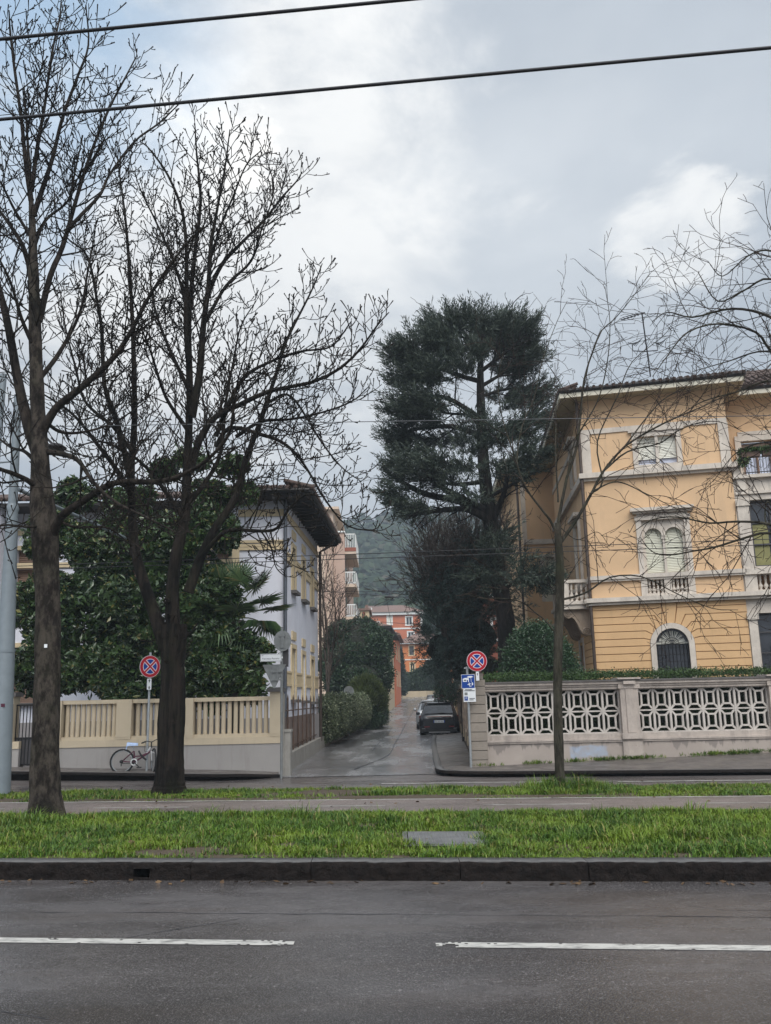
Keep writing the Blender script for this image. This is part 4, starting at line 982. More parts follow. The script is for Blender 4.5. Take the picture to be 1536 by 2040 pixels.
for u in (b1 - .45, b0 + .15):
    w = MB(); prof = [(0, 4.30), (-.80, 4.30), (-.84, 4.2), (-.80, 4.08), (-.70, 4.02), (-.60, 4.06), (-.52, 4.0), (-.42, 3.82), (-.36, 3.66), (-.28, 3.54), (-.16, 3.48), (0, 3.5)]
    w.prism(S(np.array([(u, d, z) for d, z in prof])), S.ex * .3)
    for du in (-.015, .315): w.tube(S(np.array([(u + du, -.70 + .09 * (1 - t / 14) * math.cos(t), 4.15 + .09 * (1 - t / 14) * math.sin(t)) for t in np.linspace(0, 13, 30)])), .018, 5); w.tube(S(np.array([(u + du, -.17 + .12 * (1 - t / 14) * math.cos(t), 3.62 + .12 * (1 - t / 14) * math.sin(t)) for t in np.linspace(0, 13, 30)])), .02, 5)
    w.build('corbel', 'trim_dark', bal)
for z0, z1, u0, u1 in ((5.24, 7.3, SL - 2.6, SL - 1.6), (8.65, 9.9, SL - 2.5, SL - 1.6)):
    w = MB(); surround(w, S, u0, u1, z0, z1, .16, -.08, .02); w.box(u0 - .25, u1 + .25, -.22, .02, z1 + .16, z1 + .28, 0, S); win = w.build('side_window', 'trim', villa)
    w = MB(); louvres(w, S, u0, u1, z0, z1, .12, .06); w.build('roller_shutter', 'shutter', win)
w = MB(); surround(w, S, SL - 3.2, SL - 2.4, 1.2, 3.4, .14, -.06, .02); win = w.build('side_door', 'trim', villa)
w = MB(); w.quad(*S(np.array([(SL - 3.2, .15, 1.2), (SL - 2.4, .15, 1.2), (SL - 2.4, .15, 3.4), (SL - 3.2, .15, 3.4)]))); w.build('pane', 'glass', win)
w = MB(); surround(w, Wg, .75, 1.2, 5.4, 7.2, .12, -.05, .02); win = w.build('wing_window', 'trim', villa)
w = MB(); louvres(w, Wg, .75, 1.2, 5.4, 7.2, .12, .06); w.build('roller_shutter', 'shutter', win)
# flower boxes
for i, u in enumerate((4.95, 5.55, 6.15)):
    t = thing('flower_box', ['dark flower box of low green plants at the left end of the villa balcony railing', 'flower box on the villa balcony railing, second from its left end', 'flower box at the picture edge on the villa balcony railing'][i], 'flower box', F(np.array((u, -.15, 8.62))), 'flower boxes on the villa balcony')
    w = MB(); w.box(u - .26, u + .26, -.26, -.05, 8.60, 8.76, 0, F); w.build('box', 'terracotta', t)
    w = MB(); g = np.random.default_rng(i); C = F(np.stack([g.uniform(u - .26, u + .26, 160), g.uniform(-.27, -.04, 160), g.uniform(8.74, 8.82, 160)], -1)); leaves(w, C, np.repeat([[0, -.2, 1.]], 160, 0), 6, .03, .10, .05, i, .6); w.build('plants', 'boxhedge', t)
t = F(np.array((4.72, -.1, 8.5))); w = MB(); g = np.random.default_rng(4); C = t + g.normal(0, .055, (110, 3)); leaves(w, C, np.repeat([[0, -.2, 1.]], 110, 0), 6, .05, .09, .05, 3, .7); 
tag(w.build('potted_plant', 'magnolia', None, t), 'small rusty green bush on the stone post left of the balcony railing', 'plant')
# aerials
def aerial(loc, h, label, s=1., far=False):
    t = thing('television_aerial', label, 'aerial', loc); x, y, z = loc; r = .024 if not far else .035
    w = MB(); w.tube([(x, y, z), (x - .10 * s, y, z + h)], r, 5); w.build('mast', 'cablegrey' if far else 'cable', t)
    w = MB(); top = np.array([x - .10 * s, y, z + h])
    w.tube([top + (-.75 * s, -.1, -.28 * s), top + (.1 * s, 0, .02)], r * .8, 4)
    for i in range(7): q = top + np.array([-.7 + .11 * i, -.1, -.27 + .04 * i]) * s; w.tube([q + np.array([-.05, .2, .12]) * s, q + np.array([.05, -.2, -.12]) * s], r * .55, 3)
    for sx in (-1, 1):
        q = top + np.array([sx * .42, 0, -1.15]) * s; w.tube([q + np.array([-sx * .42, 0, -.25]) * s, q + np.array([0, 0, -.22]) * s, q], r * .8, 4)
        for i in range(6): w.tube([q + np.array([-.1 + .05 * i, .15, .15 - .03 * i]) * s, q + np.array([.05 + .05 * i, -.15, -.08 + .05 * i]) * s], r * .5, 3)
    w.build('antenna', 'cablegrey' if far else 'cable', t); return t
aerial(at(1296, 750, 28), 2.3, 'forked television aerial on the roof of the yellow villa')

# ------------------------------------------------------------------ lattice wall in front of the villa
LW = frame((0, 21.0, 0), (1, 0)); zb = lambda x: .115 + .028 * max(0, x - 2)
lw = thing('garden_wall', 'pale concrete garden wall of pierced octagon lattice panels beneath the yellow villa', 'wall', (1.85, 21, .1))
w = MB(); w.prism([(2.23, 21.0, -.1), (14, 21.0, -.1), (14, 21.0, .60), (2.23, 21.0, .60)], (0, .35, 0)); w.build('plinth', 'plinth', lw)
w = MB(); w.box(2.23, 14, 20.97, 21.36, .60, .64); w.box(2.23, 14, 20.95, 21.38, .64, .68); w.box(2.23, 14, 20.99, 21.34, .68, .79); w.build('base_moulding', 'wallstone', lw)
w = MB(); w.box(2.23, 14, 21.0, 21.33, 1.80, 1.86); w.box(2.23, 14, 20.97, 21.36, 1.86, 1.91); w.box(2.23, 14, 20.93, 21.40, 1.91, 1.97); w.build('coping', 'wallstone', lw)
w = MB(); w.box(2.23, 14, 20.90, 21.43, 1.972, 2.01); w.build('capping', 'capdark', lw)
for a, b in ((5.38, 5.80), (8.86, 9.26), (12.32, 12.72)):
    w = MB(); w.box(a, b, 20.955, 21.34, .79, 1.80); w.box(a + .12, b - .12, 20.93, 20.955, .80, 1.79); w.box(a - .04, b + .04, 20.93, 20.97, 1.80, 1.90); w.box(a - .03, b + .03, 20.90, 20.95, .66, .79); w.box(a + .07, b - .07, 20.86, 20.93, 1.90, 1.97); w.box(a - .02, b + .02, 20.94, 21.0, -.05, .60)
    w.box(a - .06, b + .06, 20.86, 21.45, 2.012, 2.05)
    w.build('pillar', 'wallstone', lw)
def bar(mb, a, b, wd, d0, d1):
    a, b = np.array(a, float), np.array(b, float); t = unit(b - a); nv = np.array([-t[1], t[0]]) * wd / 2
    q = [a - nv, b - nv, b + nv, a + nv]; mb.prism([(x, d0, z) for x, z in q], (0, d1 - d0, 0))
for n_, (a, b) in enumerate(((2.26, 5.38), (5.80, 8.86), (9.26, 12.32))):
    w = MB(); z0, z1 = .79, 1.80; nx = 8; cw = (b - a) / nx; ch = (z1 - z0) / 2
    R = random.Random(n_)
    for i in range(nx + 1): bar(w, (a + cw * i, z0), (a + cw * i, z1), .050, 21.10, 21.17)
    bar(w, (a, (z0 + z1) / 2), (b, (z0 + z1) / 2), .034, 21.103, 21.167); bar(w, (a, z0 + .012), (b, z0 + .012), .03, 21.103, 21.167); bar(w, (a, z1 - .012), (b, z1 - .012), .03, 21.103, 21.167)
    for i in range(nx):
        for j in range(2):
            cx, cz = a + cw * (i + .5), z0 + ch * (j + .5); hx, hz_ = .083, .135
            for sx in (-1, 1): bar(w, (cx + sx * hx, cz - hz_), (cx + sx * hx, cz + hz_), .044, 21.105, 21.165)
            for sz in (-1, 1): bar(w, (cx - hx, cz + sz * hz_), (cx + hx, cz + sz * hz_), .042, 21.107, 21.163)
            for sx in (-1, 1):
                for sz in (-1, 1): bar(w, (cx + sx * hx, cz + sz * hz_), (cx + sx * cw / 2, cz + sz * ch / 2), .042, 21.109, 21.161)
    w.build('lattice_panel', 'concrete', lw)
# rusticated corner pillar and the wall along the lane
w = MB(); w.box(1.87, 2.21, 20.93, 21.42, -.1, 2.06)
z = .06
for i in range(10):
    w.box(1.845, 2.235, 20.90, 21.45, z + .008, min(z + .207, 2.08) - .008); z += .207
w.box(1.95, 2.2, 20.98, 21.35, 2.08, 2.22); w.build('corner_pillar', 'pillargrey', lw)
sw = thing('lane_wall', 'old rubble and plaster wall with ribbed pillars along the right of the lane', 'wall', (1.95, 21.5, 0))
Sx = lambda y: xr(y) + .02
def lbox(mb, y0, y1, x_off0, x_off1, z0, z1):
    mb.prism([(Sx(y0) + x_off0, y0, z0 + zs(y0)), (Sx(y1) + x_off0, y1, z0 + zs(y1)), (Sx(y1) + x_off0, y1, z1 + zs(y1)), (Sx(y0) + x_off0, y0, z1 + zs(y0))], (x_off1 - x_off0, 0, 0))
w = MB(); lbox(w, 21.5, 46, 0, .4, -.1, .62); w.build('base', 'rubble', sw)
w = MB()
for i, y in enumerate(np.arange(21.6, 45, 3.1)): lbox(w, y + .9, y + 2.5, .06, .3, .62, 1.75)
w.build('panel', 'oldcream', sw)
w = MB()
for i, y in enumerate(np.arange(22.1, 45, 3.1)): lbox(w, y - .05, y + .42, -.06, .42, .62, 2.0); lbox(w, y - .12, y + .49, -.12, .48, 2.0, 2.12)
w.build('pillar', 'rubble', sw)
w = MB()
for i, y in enumerate(np.arange(23.6, 45, 3.1)): lbox(w, y - .16, y + .16, -.04, .4, .3, 1.95); lbox(w, y - .22, y + .22, -.08, .44, 1.95, 2.05)
w.build('pilaster', 'oldcream', sw)
w = MB(); lbox(w, 46, 62, .0, .12, -.1, 1.7); fe = tag(w.build('board_fence', 'boards', None, (4.0, 46, 0)), 'orange brown board fence along the lane beyond the parked dark car', 'fence')
w = MB(); lbox(w, 62, 108, .1, .4, -.1, 1.5); tag(w.build('lane_wall', 'oldcream', None, (5, 62, 0)), 'low cream wall at the far right of the lane behind the pale cars', 'wall')
def sublobes(lobs, n, k, seed):
    g = np.random.default_rng(seed); out = []
    for q in lobs:
        q = np.array(q, float); u = g.normal(0, 1, (n, 3)); u /= np.linalg.norm(u, axis=1)[:, None]
        out += [(*(q[:3] + u_ * q[3:] * .72), *(q[3:] * k * g.uniform(.75, 1.2))) for u_ in u]
    return out
# ------------------------------------------------------------------ pale house on the left
HO = np.array([-2.88, 25.0, 0]); HF = frame(HO - (10.4, .2, 0), (10.4, .2)); HL = 10.4     # front: u from the far left to the corner
HS = frame(HO, (.35, 7.5)); HD = 7.05                                                   # side along the lane: u away from the avenue
hz2 = lambda z: 1.65 + (z - 1.65) * 1.064
house = thing('house', 'pale lavender two storey house with cream bands and dark deep eaves at the lane corner', 'house', tuple(HO))
wins = [(.95, 1.62, 4.90, 6.22), (3.02, 3.72, 4.86, 6.16), (5.05, 5.80, 4.82, 6.1), (.90, 1.66, 1.73, 3.20), (3.0, 3.68, 1.70, 3.12), (5.08, 5.86, 1.66, 3.06)]
mb = MB(); wall(mb, HS, 0, HD, 1.24, 7.55, wins, 0, .22)
wall(mb, HF, HL - 1.55, HL, 1.24, 7.55, [], 0, .2); wall(mb, HF, 0, HL - 1.55, 1.24, 7.55, [(5.2, 6.3, 4.7, 6.3), (2.2, 3.3, 4.7, 6.3), (.4, 1.3, 4.7, 6.3), (5.2, 6.3, 1.8, 3.4), (2.2, 3.3, 1.8, 3.4), (7.9, 8.55, 4.3, 6.2)], 1.2, .2)
mb.quad(*HF(np.array([(HL - 1.55, 0, 1.24), (HL - 1.55, 1.2, 1.24), (HL - 1.55, 1.2, 7.55), (HL - 1.55, 0, 7.55)])))
wall(mb, HF, 0, 2.0, 1.24, 7.55, [(.5, 1.3, 4.7, 6.3), (.5, 1.3, 1.8, 3.4)], .2, .2); mb.quad(*HF(np.array([(2.0, .2, 1.24), (2.0, 1.2, 1.24), (2.0, 1.2, 7.55), (2.0, .2, 7.55)])))
mb.quad(*HS(np.array([(HD, 0, 1.2), (HD, 8, 1.2), (HD, 8, 7.55), (HD, 0, 7.55)]))); mb.build('wall', 'lavender', house)
mb = MB(); mb.box(-.0, HD, -.04, .1, -.1, 1.24, 0, HS); mb.box(HL - 1.55, HL + .04, -.04, .1, -.1, 1.24, 0, HF); mb.box(0, HL - 1.55, 1.16, 1.3, -.1, 1.24, 0, HF); mb.build('base', 'brownplinth', house)
mb = MB()
for z0, z1, dd in ((5.96, 6.04, .05), (6.06, 6.14, .03), (6.17, 6.25, .05)):
    mb.box(HL - 1.35, HL + dd, -dd, 0, z0, z1, 0, HF)
    if 1:
        for a, b in ((0, .83), (1.74, 2.9), (3.84, 4.93), (5.92, HD)): mb.box(a, b, -dd, 0, z0 - .35, z1 - .35, 0, HS)
for z0, z1, dd in ((6.95, 7.03, .05), (7.03, 7.16, .03)): mb.box(HL - 1.4, HL + dd, -dd, 0, z0, z1, 0, HF); mb.box(0, HD, -dd, 0, z0 - .1, z1 - .1, 0, HS)
mb.box(HL - 1.56, HL - 1.35, -.05, 0, 1.24, 6.25, 0, HF)
for a, b in ((0, .78), (1.8, 2.88), (3.8, 4.95), (6.0, HD)): mb.box(a, b, -.025, 0, 2.12, 2.52, 0, HS); mb.box(a, b, -.045, 0, 2.46, 2.52, 0, HS); mb.box(a, b, -.045, 0, 2.10, 2.16, 0, HS)
for z0, z1 in ((5.75, 5.9), (6.75, 6.9)): mb.box(0, 2.0, .14, .2, z0, z1, 0, HF); mb.box(2.0, HL - 1.55, 1.14, 1.2, z0, z1, 0, HF)
mb.pieces('band', 'creamtrim', house)
for i, (a, b, c, d) in enumerate(wins):
    w = MB(); surround(w, HS, a, b, c, d, .13, -.035, .03); w.box(a - .02, b + .02, -.04, .03, d + .25, d + .5, 0, HS)
    for q in ((a, a + .05), (b - .05, b)): w.box(q[0], q[1], .03, .2, c, d, 0, HS)
    win = w.build('window', 'creamtrim', house)
    w = MB(); w.box(a - .1, b + .1, -.16, .05, c - .09, c, 0, HS); w.build('sill', 'capdark', win)
    w = MB(); louvres(w, HS, a + .05, b - .05, c, d, .16, .06); w.build('shutter', 'woodframe' if i == 1 else 'shutter', win)
for a, b, c, d, dd in ((5.2, 6.3, 4.7, 6.3, 1.2), (2.2, 3.3, 4.7, 6.3, 1.2), (.5, 1.3, 4.7, 6.3, .2), (5.2, 6.3, 1.8, 3.4, 1.2), (2.2, 3.3, 1.8, 3.4, 1.2), (7.9, 8.55, 4.3, 6.2, 1.2)):
    w = MB(); surround(w, HF, a, b, c, d, .13, dd - .04, dd + .03); win = w.build('front_window', 'creamtrim', house)
    w = MB(); w.box(a - .1, b + .1, dd - .15, dd + .05, c - .09, c, 0, HF); w.build('sill', 'capdark', win)
    w = MB(); louvres(w, HF, a, b, c, d, dd + .16, .06); w.build('shutter', 'woodframe', win)
w = MB(); ov = .72
w.prism([HF(np.array(q)) for q in ((-1, -ov + .9, 7.42), (HL - 1.9, -ov + .9, 7.42), (HL - 1.9, -ov, 7.42), (HL + ov, -ov, 7.42))] + [HS(np.array((HD + ov, -ov, 7.42))), HS(np.array((HD + ov, 8, 7.42)))], (0, 0, .10))
for u in np.arange(.2, HD + .6, .45): w.box(u, u + .1, -ov + .03, 0, 7.32, 7.42, 0, HS)
for u in np.arange(HL - 1.7, HL + .5, .45): w.box(u, u + .1, -ov + .03, 0, 7.32, 7.42, 0, HF)
w.build('eave', 'eave', house)
w = MB(); a = HF(np.array((-1, -ov + .85, 7.60))); a2 = HF(np.array((HL - 1.9, -ov + .85, 7.60))); b0_ = HF(np.array((HL - 1.9, -ov - .05, 7.60))); b = HF(np.array((HL + ov + .05, -ov - .05, 7.60))); c = HS(np.array((HD + ov, -ov - .05, 7.60))); r0 = HF(np.array((HL - 3.6, 3.3, 8.55))); r1 = HS(np.array((HD - 2, 3.6, 8.55))); r2 = HF(np.array((-1, 3.3, 8.55)))
w.poly([b0_, b, r0]); w.poly([b, c, r1, r0]); w.poly([a, a2, r0, r2]); w.poly([a2, b0_, r0]); w.poly([c, HS(np.array((HD + ov, 8, 7.6))), r1])
def ribs(p, q, up, L, step=.22):
    n = int(np.linalg.norm(q - p) / step)
    for i in range(n + 1): s = p + (q - p) * i / n; w.tube([s + (0, 0, .03) - up * .05, s + (0, 0, .03) + up * L], [.07, .06], 6)
ribs(b0_, b, unit(np.array([0, 1, .26])), 1.2); ribs(b, c, unit(np.array([-1, 0, .26])), .8); ribs(a, a2, unit(np.array([0, 1, .24])), 1.6)
w.build('roof', 'tile', house)
w = MB(); e1 = HS(np.array((-ov, -ov - .05, 7.54))); e2 = HS(np.array((HD + ov, -ov - .05, 7.54))); w.tube([e1, e2], .07, 6); w.tube([HF(np.array((HL - 1.9, -ov - .05, 7.54))), HF(np.array((HL + ov, -ov - .05, 7.54)))], .07, 6)
w.build('gutter', 'gutter', house)
w = MB(); q = HF(np.array((HL - .02, -.12, 0))); w.tube([q + (0, 0, 7.42), q + (0, 0, .2)], .055, 8)
for z in (2.0, 4.2, 6.2): w.tube([q + (0, 0, z), q + (0, 0, z + .07)], .07, 8)
w.build('downpipe', 'greypipe', house)
w = MB(); q = HS(np.array((HD - .05, -.10, 0))); w.tube([q + (.5, -.1, 7.38), q + (.2, 0, 7.15), q + (0, 0, 7.05), q + (0, 0, .3)], .05, 8); w.build('downpipe', 'downpipe', house)

# ------------------------------------------------------------------ cream fence wall on the left
gl = lambda x: .10 + .03 + max(0, -x - 2.5) * .034
fw_ = thing('fence_wall', 'cream painted fence wall with slender uprights on a grey base along the avenue', 'wall', (-2.6, 20.85, 0))
FY = 20.85
def seg(x0, x1): 
    w.prism([(x0, FY, -.1), (x1, FY, -.1), (x1, FY, .74), (x0, FY, .74)], (0, .3, 0))
w = MB(); seg(-8.05, -2.52); seg(-13.5, -8.55); w.build('base', 'greyplinth', fw_)
w = MB()
for x0, x1 in ((-8.05, -2.50), (-13.5, -8.55)): w.box(x0, x1, FY - .02, FY + .32, .74, .90)
w.build('bottom_rail', 'cream', fw_)
posts = [(-2.78, -2.50, 1.90), (-4.90, -4.55, 1.80), (-6.33, -5.98, 1.80), (-8.05, -7.60, 1.80), (-9.05, -8.72, 1.92)]
for a, b, h in posts:
    w = MB(); w.box(a, b, FY - .03, FY + .33, .90 if a > -8.5 else 0.1, h); w.box(a - .0, b + .0, FY - .035, FY - .03, .95, h - .05)
    p = w.build('pillar', 'cream', fw_)
    if h < 1.85: continue
    w = MB(); w.box(a - .05, b + .05, FY - .08, FY + .38, h, h + .08); w.box(a - .02, b + .02, FY - .05, FY + .35, h + .08, h + .10); w.build('cap', 'capdark', p)
for a, b, n in ((-4.55, -2.78, 12), (-5.98, -4.90, 7), (-7.60, -6.33, 10), (-12, -9.05, 18)):
    w = MB(); w.box(a, b, FY + .04, FY + .26, 1.71, 1.80); w.box(a, b, FY + .02, FY + .28, .90, .97); w.build('rail', 'cream', fw_)
    w = MB(); st = (b - a) / (n + .5)
    for i in range(n): x = a + st * (i + .75); w.tube([(x, FY + .15, .97), (x, FY + .15, 1.71)], .052, 10); 
    w.build('uprights', 'cream', fw_)
w = MB(); w.box(-2.47, -2.31, 20.93, 21.3, -.1, .98); w.box(-2.49, -2.29, 20.91, 21.32, .98, 1.04); w.box(-2.50, -2.46, 20.87, 21.1, .0, 1.85); w.build('end_pier', 'lanewall', fw_)
g0 = thing('garden_gate', 'narrow dark iron garden gate in the cream fence wall beside the thick trunk', 'gate', (-8.4, 20.95, .2))
w = MB()
for x in np.linspace(-8.70, -8.07, 9): w.tube([(x, 20.98, .35), (x, 20.98, 1.72)], .012, 5)
for z in (.36, .95, 1.70): w.box(-8.71, -8.06, 20.965, 20.995, z, z + .04)
w.build('bars', 'iron', g0)
w = MB(); w.box(-8.70, -8.07, 20.985, 21.0, .36, .95); w.build('panel', 'louvre', g0)
tag((lambda w: (w.box(-8.99, -8.80, FY - .055, FY - .03, 1.16, 1.36), w.box(-8.915, -8.875, FY - .06, FY - .055, 1.22, 1.25))and w)(MB()).build('intercom', 'louvre', None, (-8.9, FY, 1.2)), 'dark square intercom plate on the cream gate pillar', 'intercom')
# low wall, iron uprights and sheets along the lane
lwall = thing('lane_fence', 'low weathered lane wall carrying rusty sheets and iron spikes', 'fence', (-2.5, 22, 0))
w = MB(); Pl = [(xl(y) + .02, y, 0) for y in np.linspace(21.3, 58, 24)]
V = np.array([[(x, y, -.1), (x, y, .42 + zs(y)), (x - .25, y, .42 + zs(y)), (x - .25, y, -.1)] for x, y, _ in Pl]); w.grid(V, 0, False); w.quad(*V[0]); w.build('base', 'lanewall', lwall)
w = MB()
for y in np.arange(21.6, 33, 1.25): x = xl(y) - .1; w.tube([(x, y, .4), (x, y, 1.75)], .022, 5); w.tube([(x, y, 1.75), (x, y, 1.86)], [.022, .003], 5)
for z in (.55, 1.45): w.tube([(xl(y) - .1, y, z) for y in np.linspace(21.4, 33, 8)], .016, 5)
w.build('spikes', 'rust', lwall)
w = MB(); V = np.array([[(xl(y) - .14, y, .44), (xl(y) - .14, y, 1.28)] for y in np.linspace(21.4, 33, 24)]); w.grid(V, 0, False); w.build('sheet', 'rustpanel', lwall)

# ------------------------------------------------------------------ plants
def plant(name, label, cat, loc, group=None): return thing(name, label, cat, loc, group)
# long clipped hedge behind the lattice
def boxhedge(root, x0, x1, y0, y1, z0, z1, n, L, seed, mat, core='hedgecore', part='foliage'):
    g = np.random.default_rng(seed); P = []; N = []
    a = [(x1 - x0) * (z1 - z0), (x1 - x0) * (y1 - y0), (y1 - y0) * (z1 - z0)]; tot = a[0] + a[1] + a[2] * 2
    k = int(n * a[0] / tot); P.append(np.stack([g.uniform(x0, x1, k), np.full(k, y0), g.uniform(z0, z1, k)], -1)); N.append(np.repeat([[0, -1., .3]], k, 0))
    k = int(n * a[1] / tot); P.append(np.stack([g.uniform(x0, x1, k), g.uniform(y0, y1, k), np.full(k, z1)], -1)); N.append(np.repeat([[0, 0, 1.]], k, 0))
    for x, s in ((x0, -1.), (x1, 1.)):
        k = int(n * a[2] / tot); P.append(np.stack([np.full(k, x), g.uniform(y0, y1, k), g.uniform(z0, z1, k)], -1)); N.append(np.repeat([[s, 0, .3]], k, 0))
    P = np.concatenate(P); N = np.concatenate(N); P += g.normal(0, .04, P.shape); w = MB(); leaves(w, P, N, 3, .03, L, L * .55, seed, .65); w.build(part, mat, root)
M['hedgecore'] = plain('hedge_inside', (.012, .014, .008), .95, var=.4)  # near-black colour standing in for the shade inside hedges and crowns
hg = plant('clipped_hedge', 'long low dark hedge rising just above the lattice wall coping', 'hedge', (7, 21.8, 0))
w = MB(); w.box(2.35, 13.8, 21.58, 22.1, -.1, 2.03); w.build('branches_or_core', 'hedgecore', hg); boxhedge(hg, 2.3, 13.8, 21.48, 22.2, .1, 2.14, 21000, .055, 31, 'boxhedge')  # the box is a solid dark core, painted as the hedge's shaded inside
bu = plant('clipped_bush', 'large dome clipped laurel bush behind the lattice wall left of the villa', 'bush', (4.06, 24.2, 0))
L_ = [(4.06, 24.2, 1.75, 1.10, 1.1, 1.72), (4.06, 24.2, 1.2, 1.13, 1.1, 1.7)]
w = MB(); blob(w, (4.06, 24.2, 1.6), (1.02, 1.0, 1.78), 3, amp=.05); w.build('branches_or_core', 'hedgecore', bu)  # solid dark core in place of the bush's shaded inside, no real twigs
P, N = lobes_points([(4.06, 24.2, 1.62, 1.12, 1.1, 1.95)], 420, 5, .12); w = MB(); leaves(w, P, N, 4, .04, .075, .042, 6, .55); w.build('foliage', 'laurel', bu)
# magnolia over the cream fence
mg = plant('magnolia_tree', 'big glossy dark green magnolia spreading over the cream fence wall', 'tree', (-5.6, 22.9, 0))
lob = [pl(*q) for q in ((385, 912, 36, 24, 23.3), (465, 930, 30, 20, 23.2), (330, 940, 30, 22, 23.6), (488, 985, 28, 22, 22.7), (420, 985, 44, 26, 23), (260, 1000, 50, 36, 23.2), (150, 985, 42, 34, 23.2), (110, 1070, 70, 50, 23), (215, 1095, 85, 70, 22.6), (330, 1080, 85, 70, 22.6), (420, 1060, 62, 60, 22.6), (95, 1215, 60, 85, 22.4), (185, 1235, 105, 100, 22.1), (310, 1225, 115, 100, 22.2), (415, 1195, 70, 85, 22.5), (455, 1290, 65, 60, 21.9), (105, 1320, 75, 60, 21.8), (215, 1335, 75, 55, 21.7), (330, 1335, 80, 58, 21.7), (425, 1340, 65, 50, 21.6), (492, 1335, 42, 42, 21.5), (518, 1300, 26, 26, 21.4), (500, 1375, 28, 25, 21.35), (420, 1395, 30, 22, 21.3), (250, 1385, 40, 18, 21.3), (60, 1350, 40, 30, 22))]
P, N = lobes_points(sublobes(lob, 11, .40, 5), 88, 8, .5); w = MB(); rosettes(w, P, N * .8 + np.array([0, 0, .3]), 9, .150, .062, 9); w.build('crown', 'magnolia', mg)
P, N = lobes_points([(*q[:3], q[3] * .8, q[4] * .8, q[5] * .8) for q in lob], 34, 18, .8); w = MB(); leaves(w, P, N, 9, .08, .20, .09, 19, .8, .2); w.build('inner_leaves', 'magnolia', mg)
w = MB(); w.tube([(-5.7, 23, -.1), (-5.65, 23, 1.2), (-5.5, 23, 3.5), (-5.0, 23.2, 6.5)], [.22, .19, .15, .06], 8)
for a in ((-7.5, 22.6, 4), (-4, 22.5, 4.2), (-6.6, 22.4, 5.4), (-3.6, 22.0, 2.8), (-7.6, 22, 2.6)): w.tube(spline([(-5.6, 23, 1.6), (np.array(a) + (-5.6, 23, 1.6)) / 2 + (0, 0, .4), a], 8), np.linspace(.1, .03, 9), 6)
w.build('trunk', 'bark_dark', mg)
# fan palm
pm = plant('fan_palm', 'fan palm with stiff pleated leaves between magnolia and pale house', 'palm', (-3.75, 22.2, 0))
w = MB(); w.tube([(-3.85, 22.3, -.1), (-3.82, 22.3, 2), (-3.8, 22.3, 3.7)], [.15, .14, .17], 10); w.build('trunk', 'bark_brown', pm)
pc = np.array([-3.95, 22.25, 3.75]); R = random.Random(4)
fans = [((.75, -.15, .95), 1), ((.35, -.3, 1.15), 1), ((-.3, -.3, 1.1), 1), ((1.0, -.4, .45), 1), ((1.25, -.1, .25), 1), ((.95, -.5, -.15), 0), ((1.05, .1, -.35), 0), ((.3, -.8, .2), 1), ((-.6, -.6, .3), 1), ((.5, -.6, -.55), 0), ((-.2, -.7, -.4), 0), ((.0, .2, 1.3), 1), ((.7, -.35, -.75), 0)]
wf, ws = MB(), MB()
for v, live in fans:
    v = np.array(v); tip = pc + v * .80; ws.tube(spline([pc, pc + v * .5 + (0, 0, .06), tip], 6), .014, 4)
    ax = unit(v * (1, 1, .8)); side = unit(np.cross(ax, (0, 0, 1)) + 1e-6); nrm = np.cross(side, ax)
    for k in range(30):
        a = math.radians(-125 + 250 * k / 29); d = unit(ax * math.cos(a) + side * math.sin(a) + nrm * .12); L = .70 * (1 - .25 * abs(a) / 2.2) * R.uniform(.9, 1.08)
        m = tip + d * L * .6 - np.array([0, 0, .02]); e = tip + d * L - np.array([0, 0, .06 + .22 * (1 - live) + .05 * R.random()]); s_ = np.cross(d, nrm) * .023
        wf.add([tip - s_ * .3, tip + s_ * .3, m + s_, e, m - s_], [(0, 1, 2, 3, 4)])
wf.build('leaves', 'palm', pm); ws.build('stalks', 'goldbush', pm)
# lane-side plants on the left
hd = plant('lane_hedge', 'rounded variegated hedge hanging over the low lane wall', 'hedge', (-2.3, 36, 0))
lob = [(-2.62, 33.5, 1.0, .66, .9, .80), (-2.3, 35.2, 1.08, .62, 1.1, .82), (-2.25, 37, 1.12, .60, 1.2, .78), (-2.2, 38.8, 1.05, .58, 1.2, .78), (-2.05, 41.5, 1.1, .55, 1.3, .85), (-1.95, 43.5, 1.12, .55, 1.3, .85), (-1.75, 46, 1.15, .55, 1.4, .85), (-1.6, 48.5, 1.2, .55, 1.4, .85), (-2.9, 33.9, .85, .5, .7, .75)]
P, N = lobes_points(lob, 330, 11, .2); w = MB(); leaves(w, P, N, 4, .05, .085, .05, 12, .6); w.build('foliage', 'hedge', hd)
w = MB(); [blob(w, q[:3], (q[3] * .82, q[4] * .85, q[5] * .82), i, 10, .15) for i, q in enumerate(lob)]; w.build('branches_or_core', 'hedgecore', hd)  # dark solid cores, their colour stands for shade between the leaves
dk = plant('evergreen_tree', 'dense round dark evergreen tree left of the lane beyond the hedge', 'tree', (-2.3, 56, 0))
lob = [pl(*q) for q in ((715, 1285, 52, 48, 56), (690, 1330, 48, 55, 55), (740, 1320, 38, 55, 55), (712, 1355, 60, 45, 54.5), (675, 1290, 30, 35, 56), (752, 1285, 28, 35, 56), (682, 1265, 34, 28, 56), (715, 1262, 40, 26, 56), (760, 1340, 18, 36, 55))]
P, N = lobes_points(sublobes(lob, 12, .40, 6), 55, 13, .4); w = MB(); leaves(w, P, N, 7, .12, .17, .10, 14, .6); w.build('crown', 'darktree', dk)
w = MB(); [blob(w, q[:3], (q[3] * .82, q[4] * .82, q[5] * .82), i, 9, .2) for i, q in enumerate(lob)]; w.build('dark_core', 'hedgecore', dk)  # dark solid cores stand in for the shaded depth of the crown
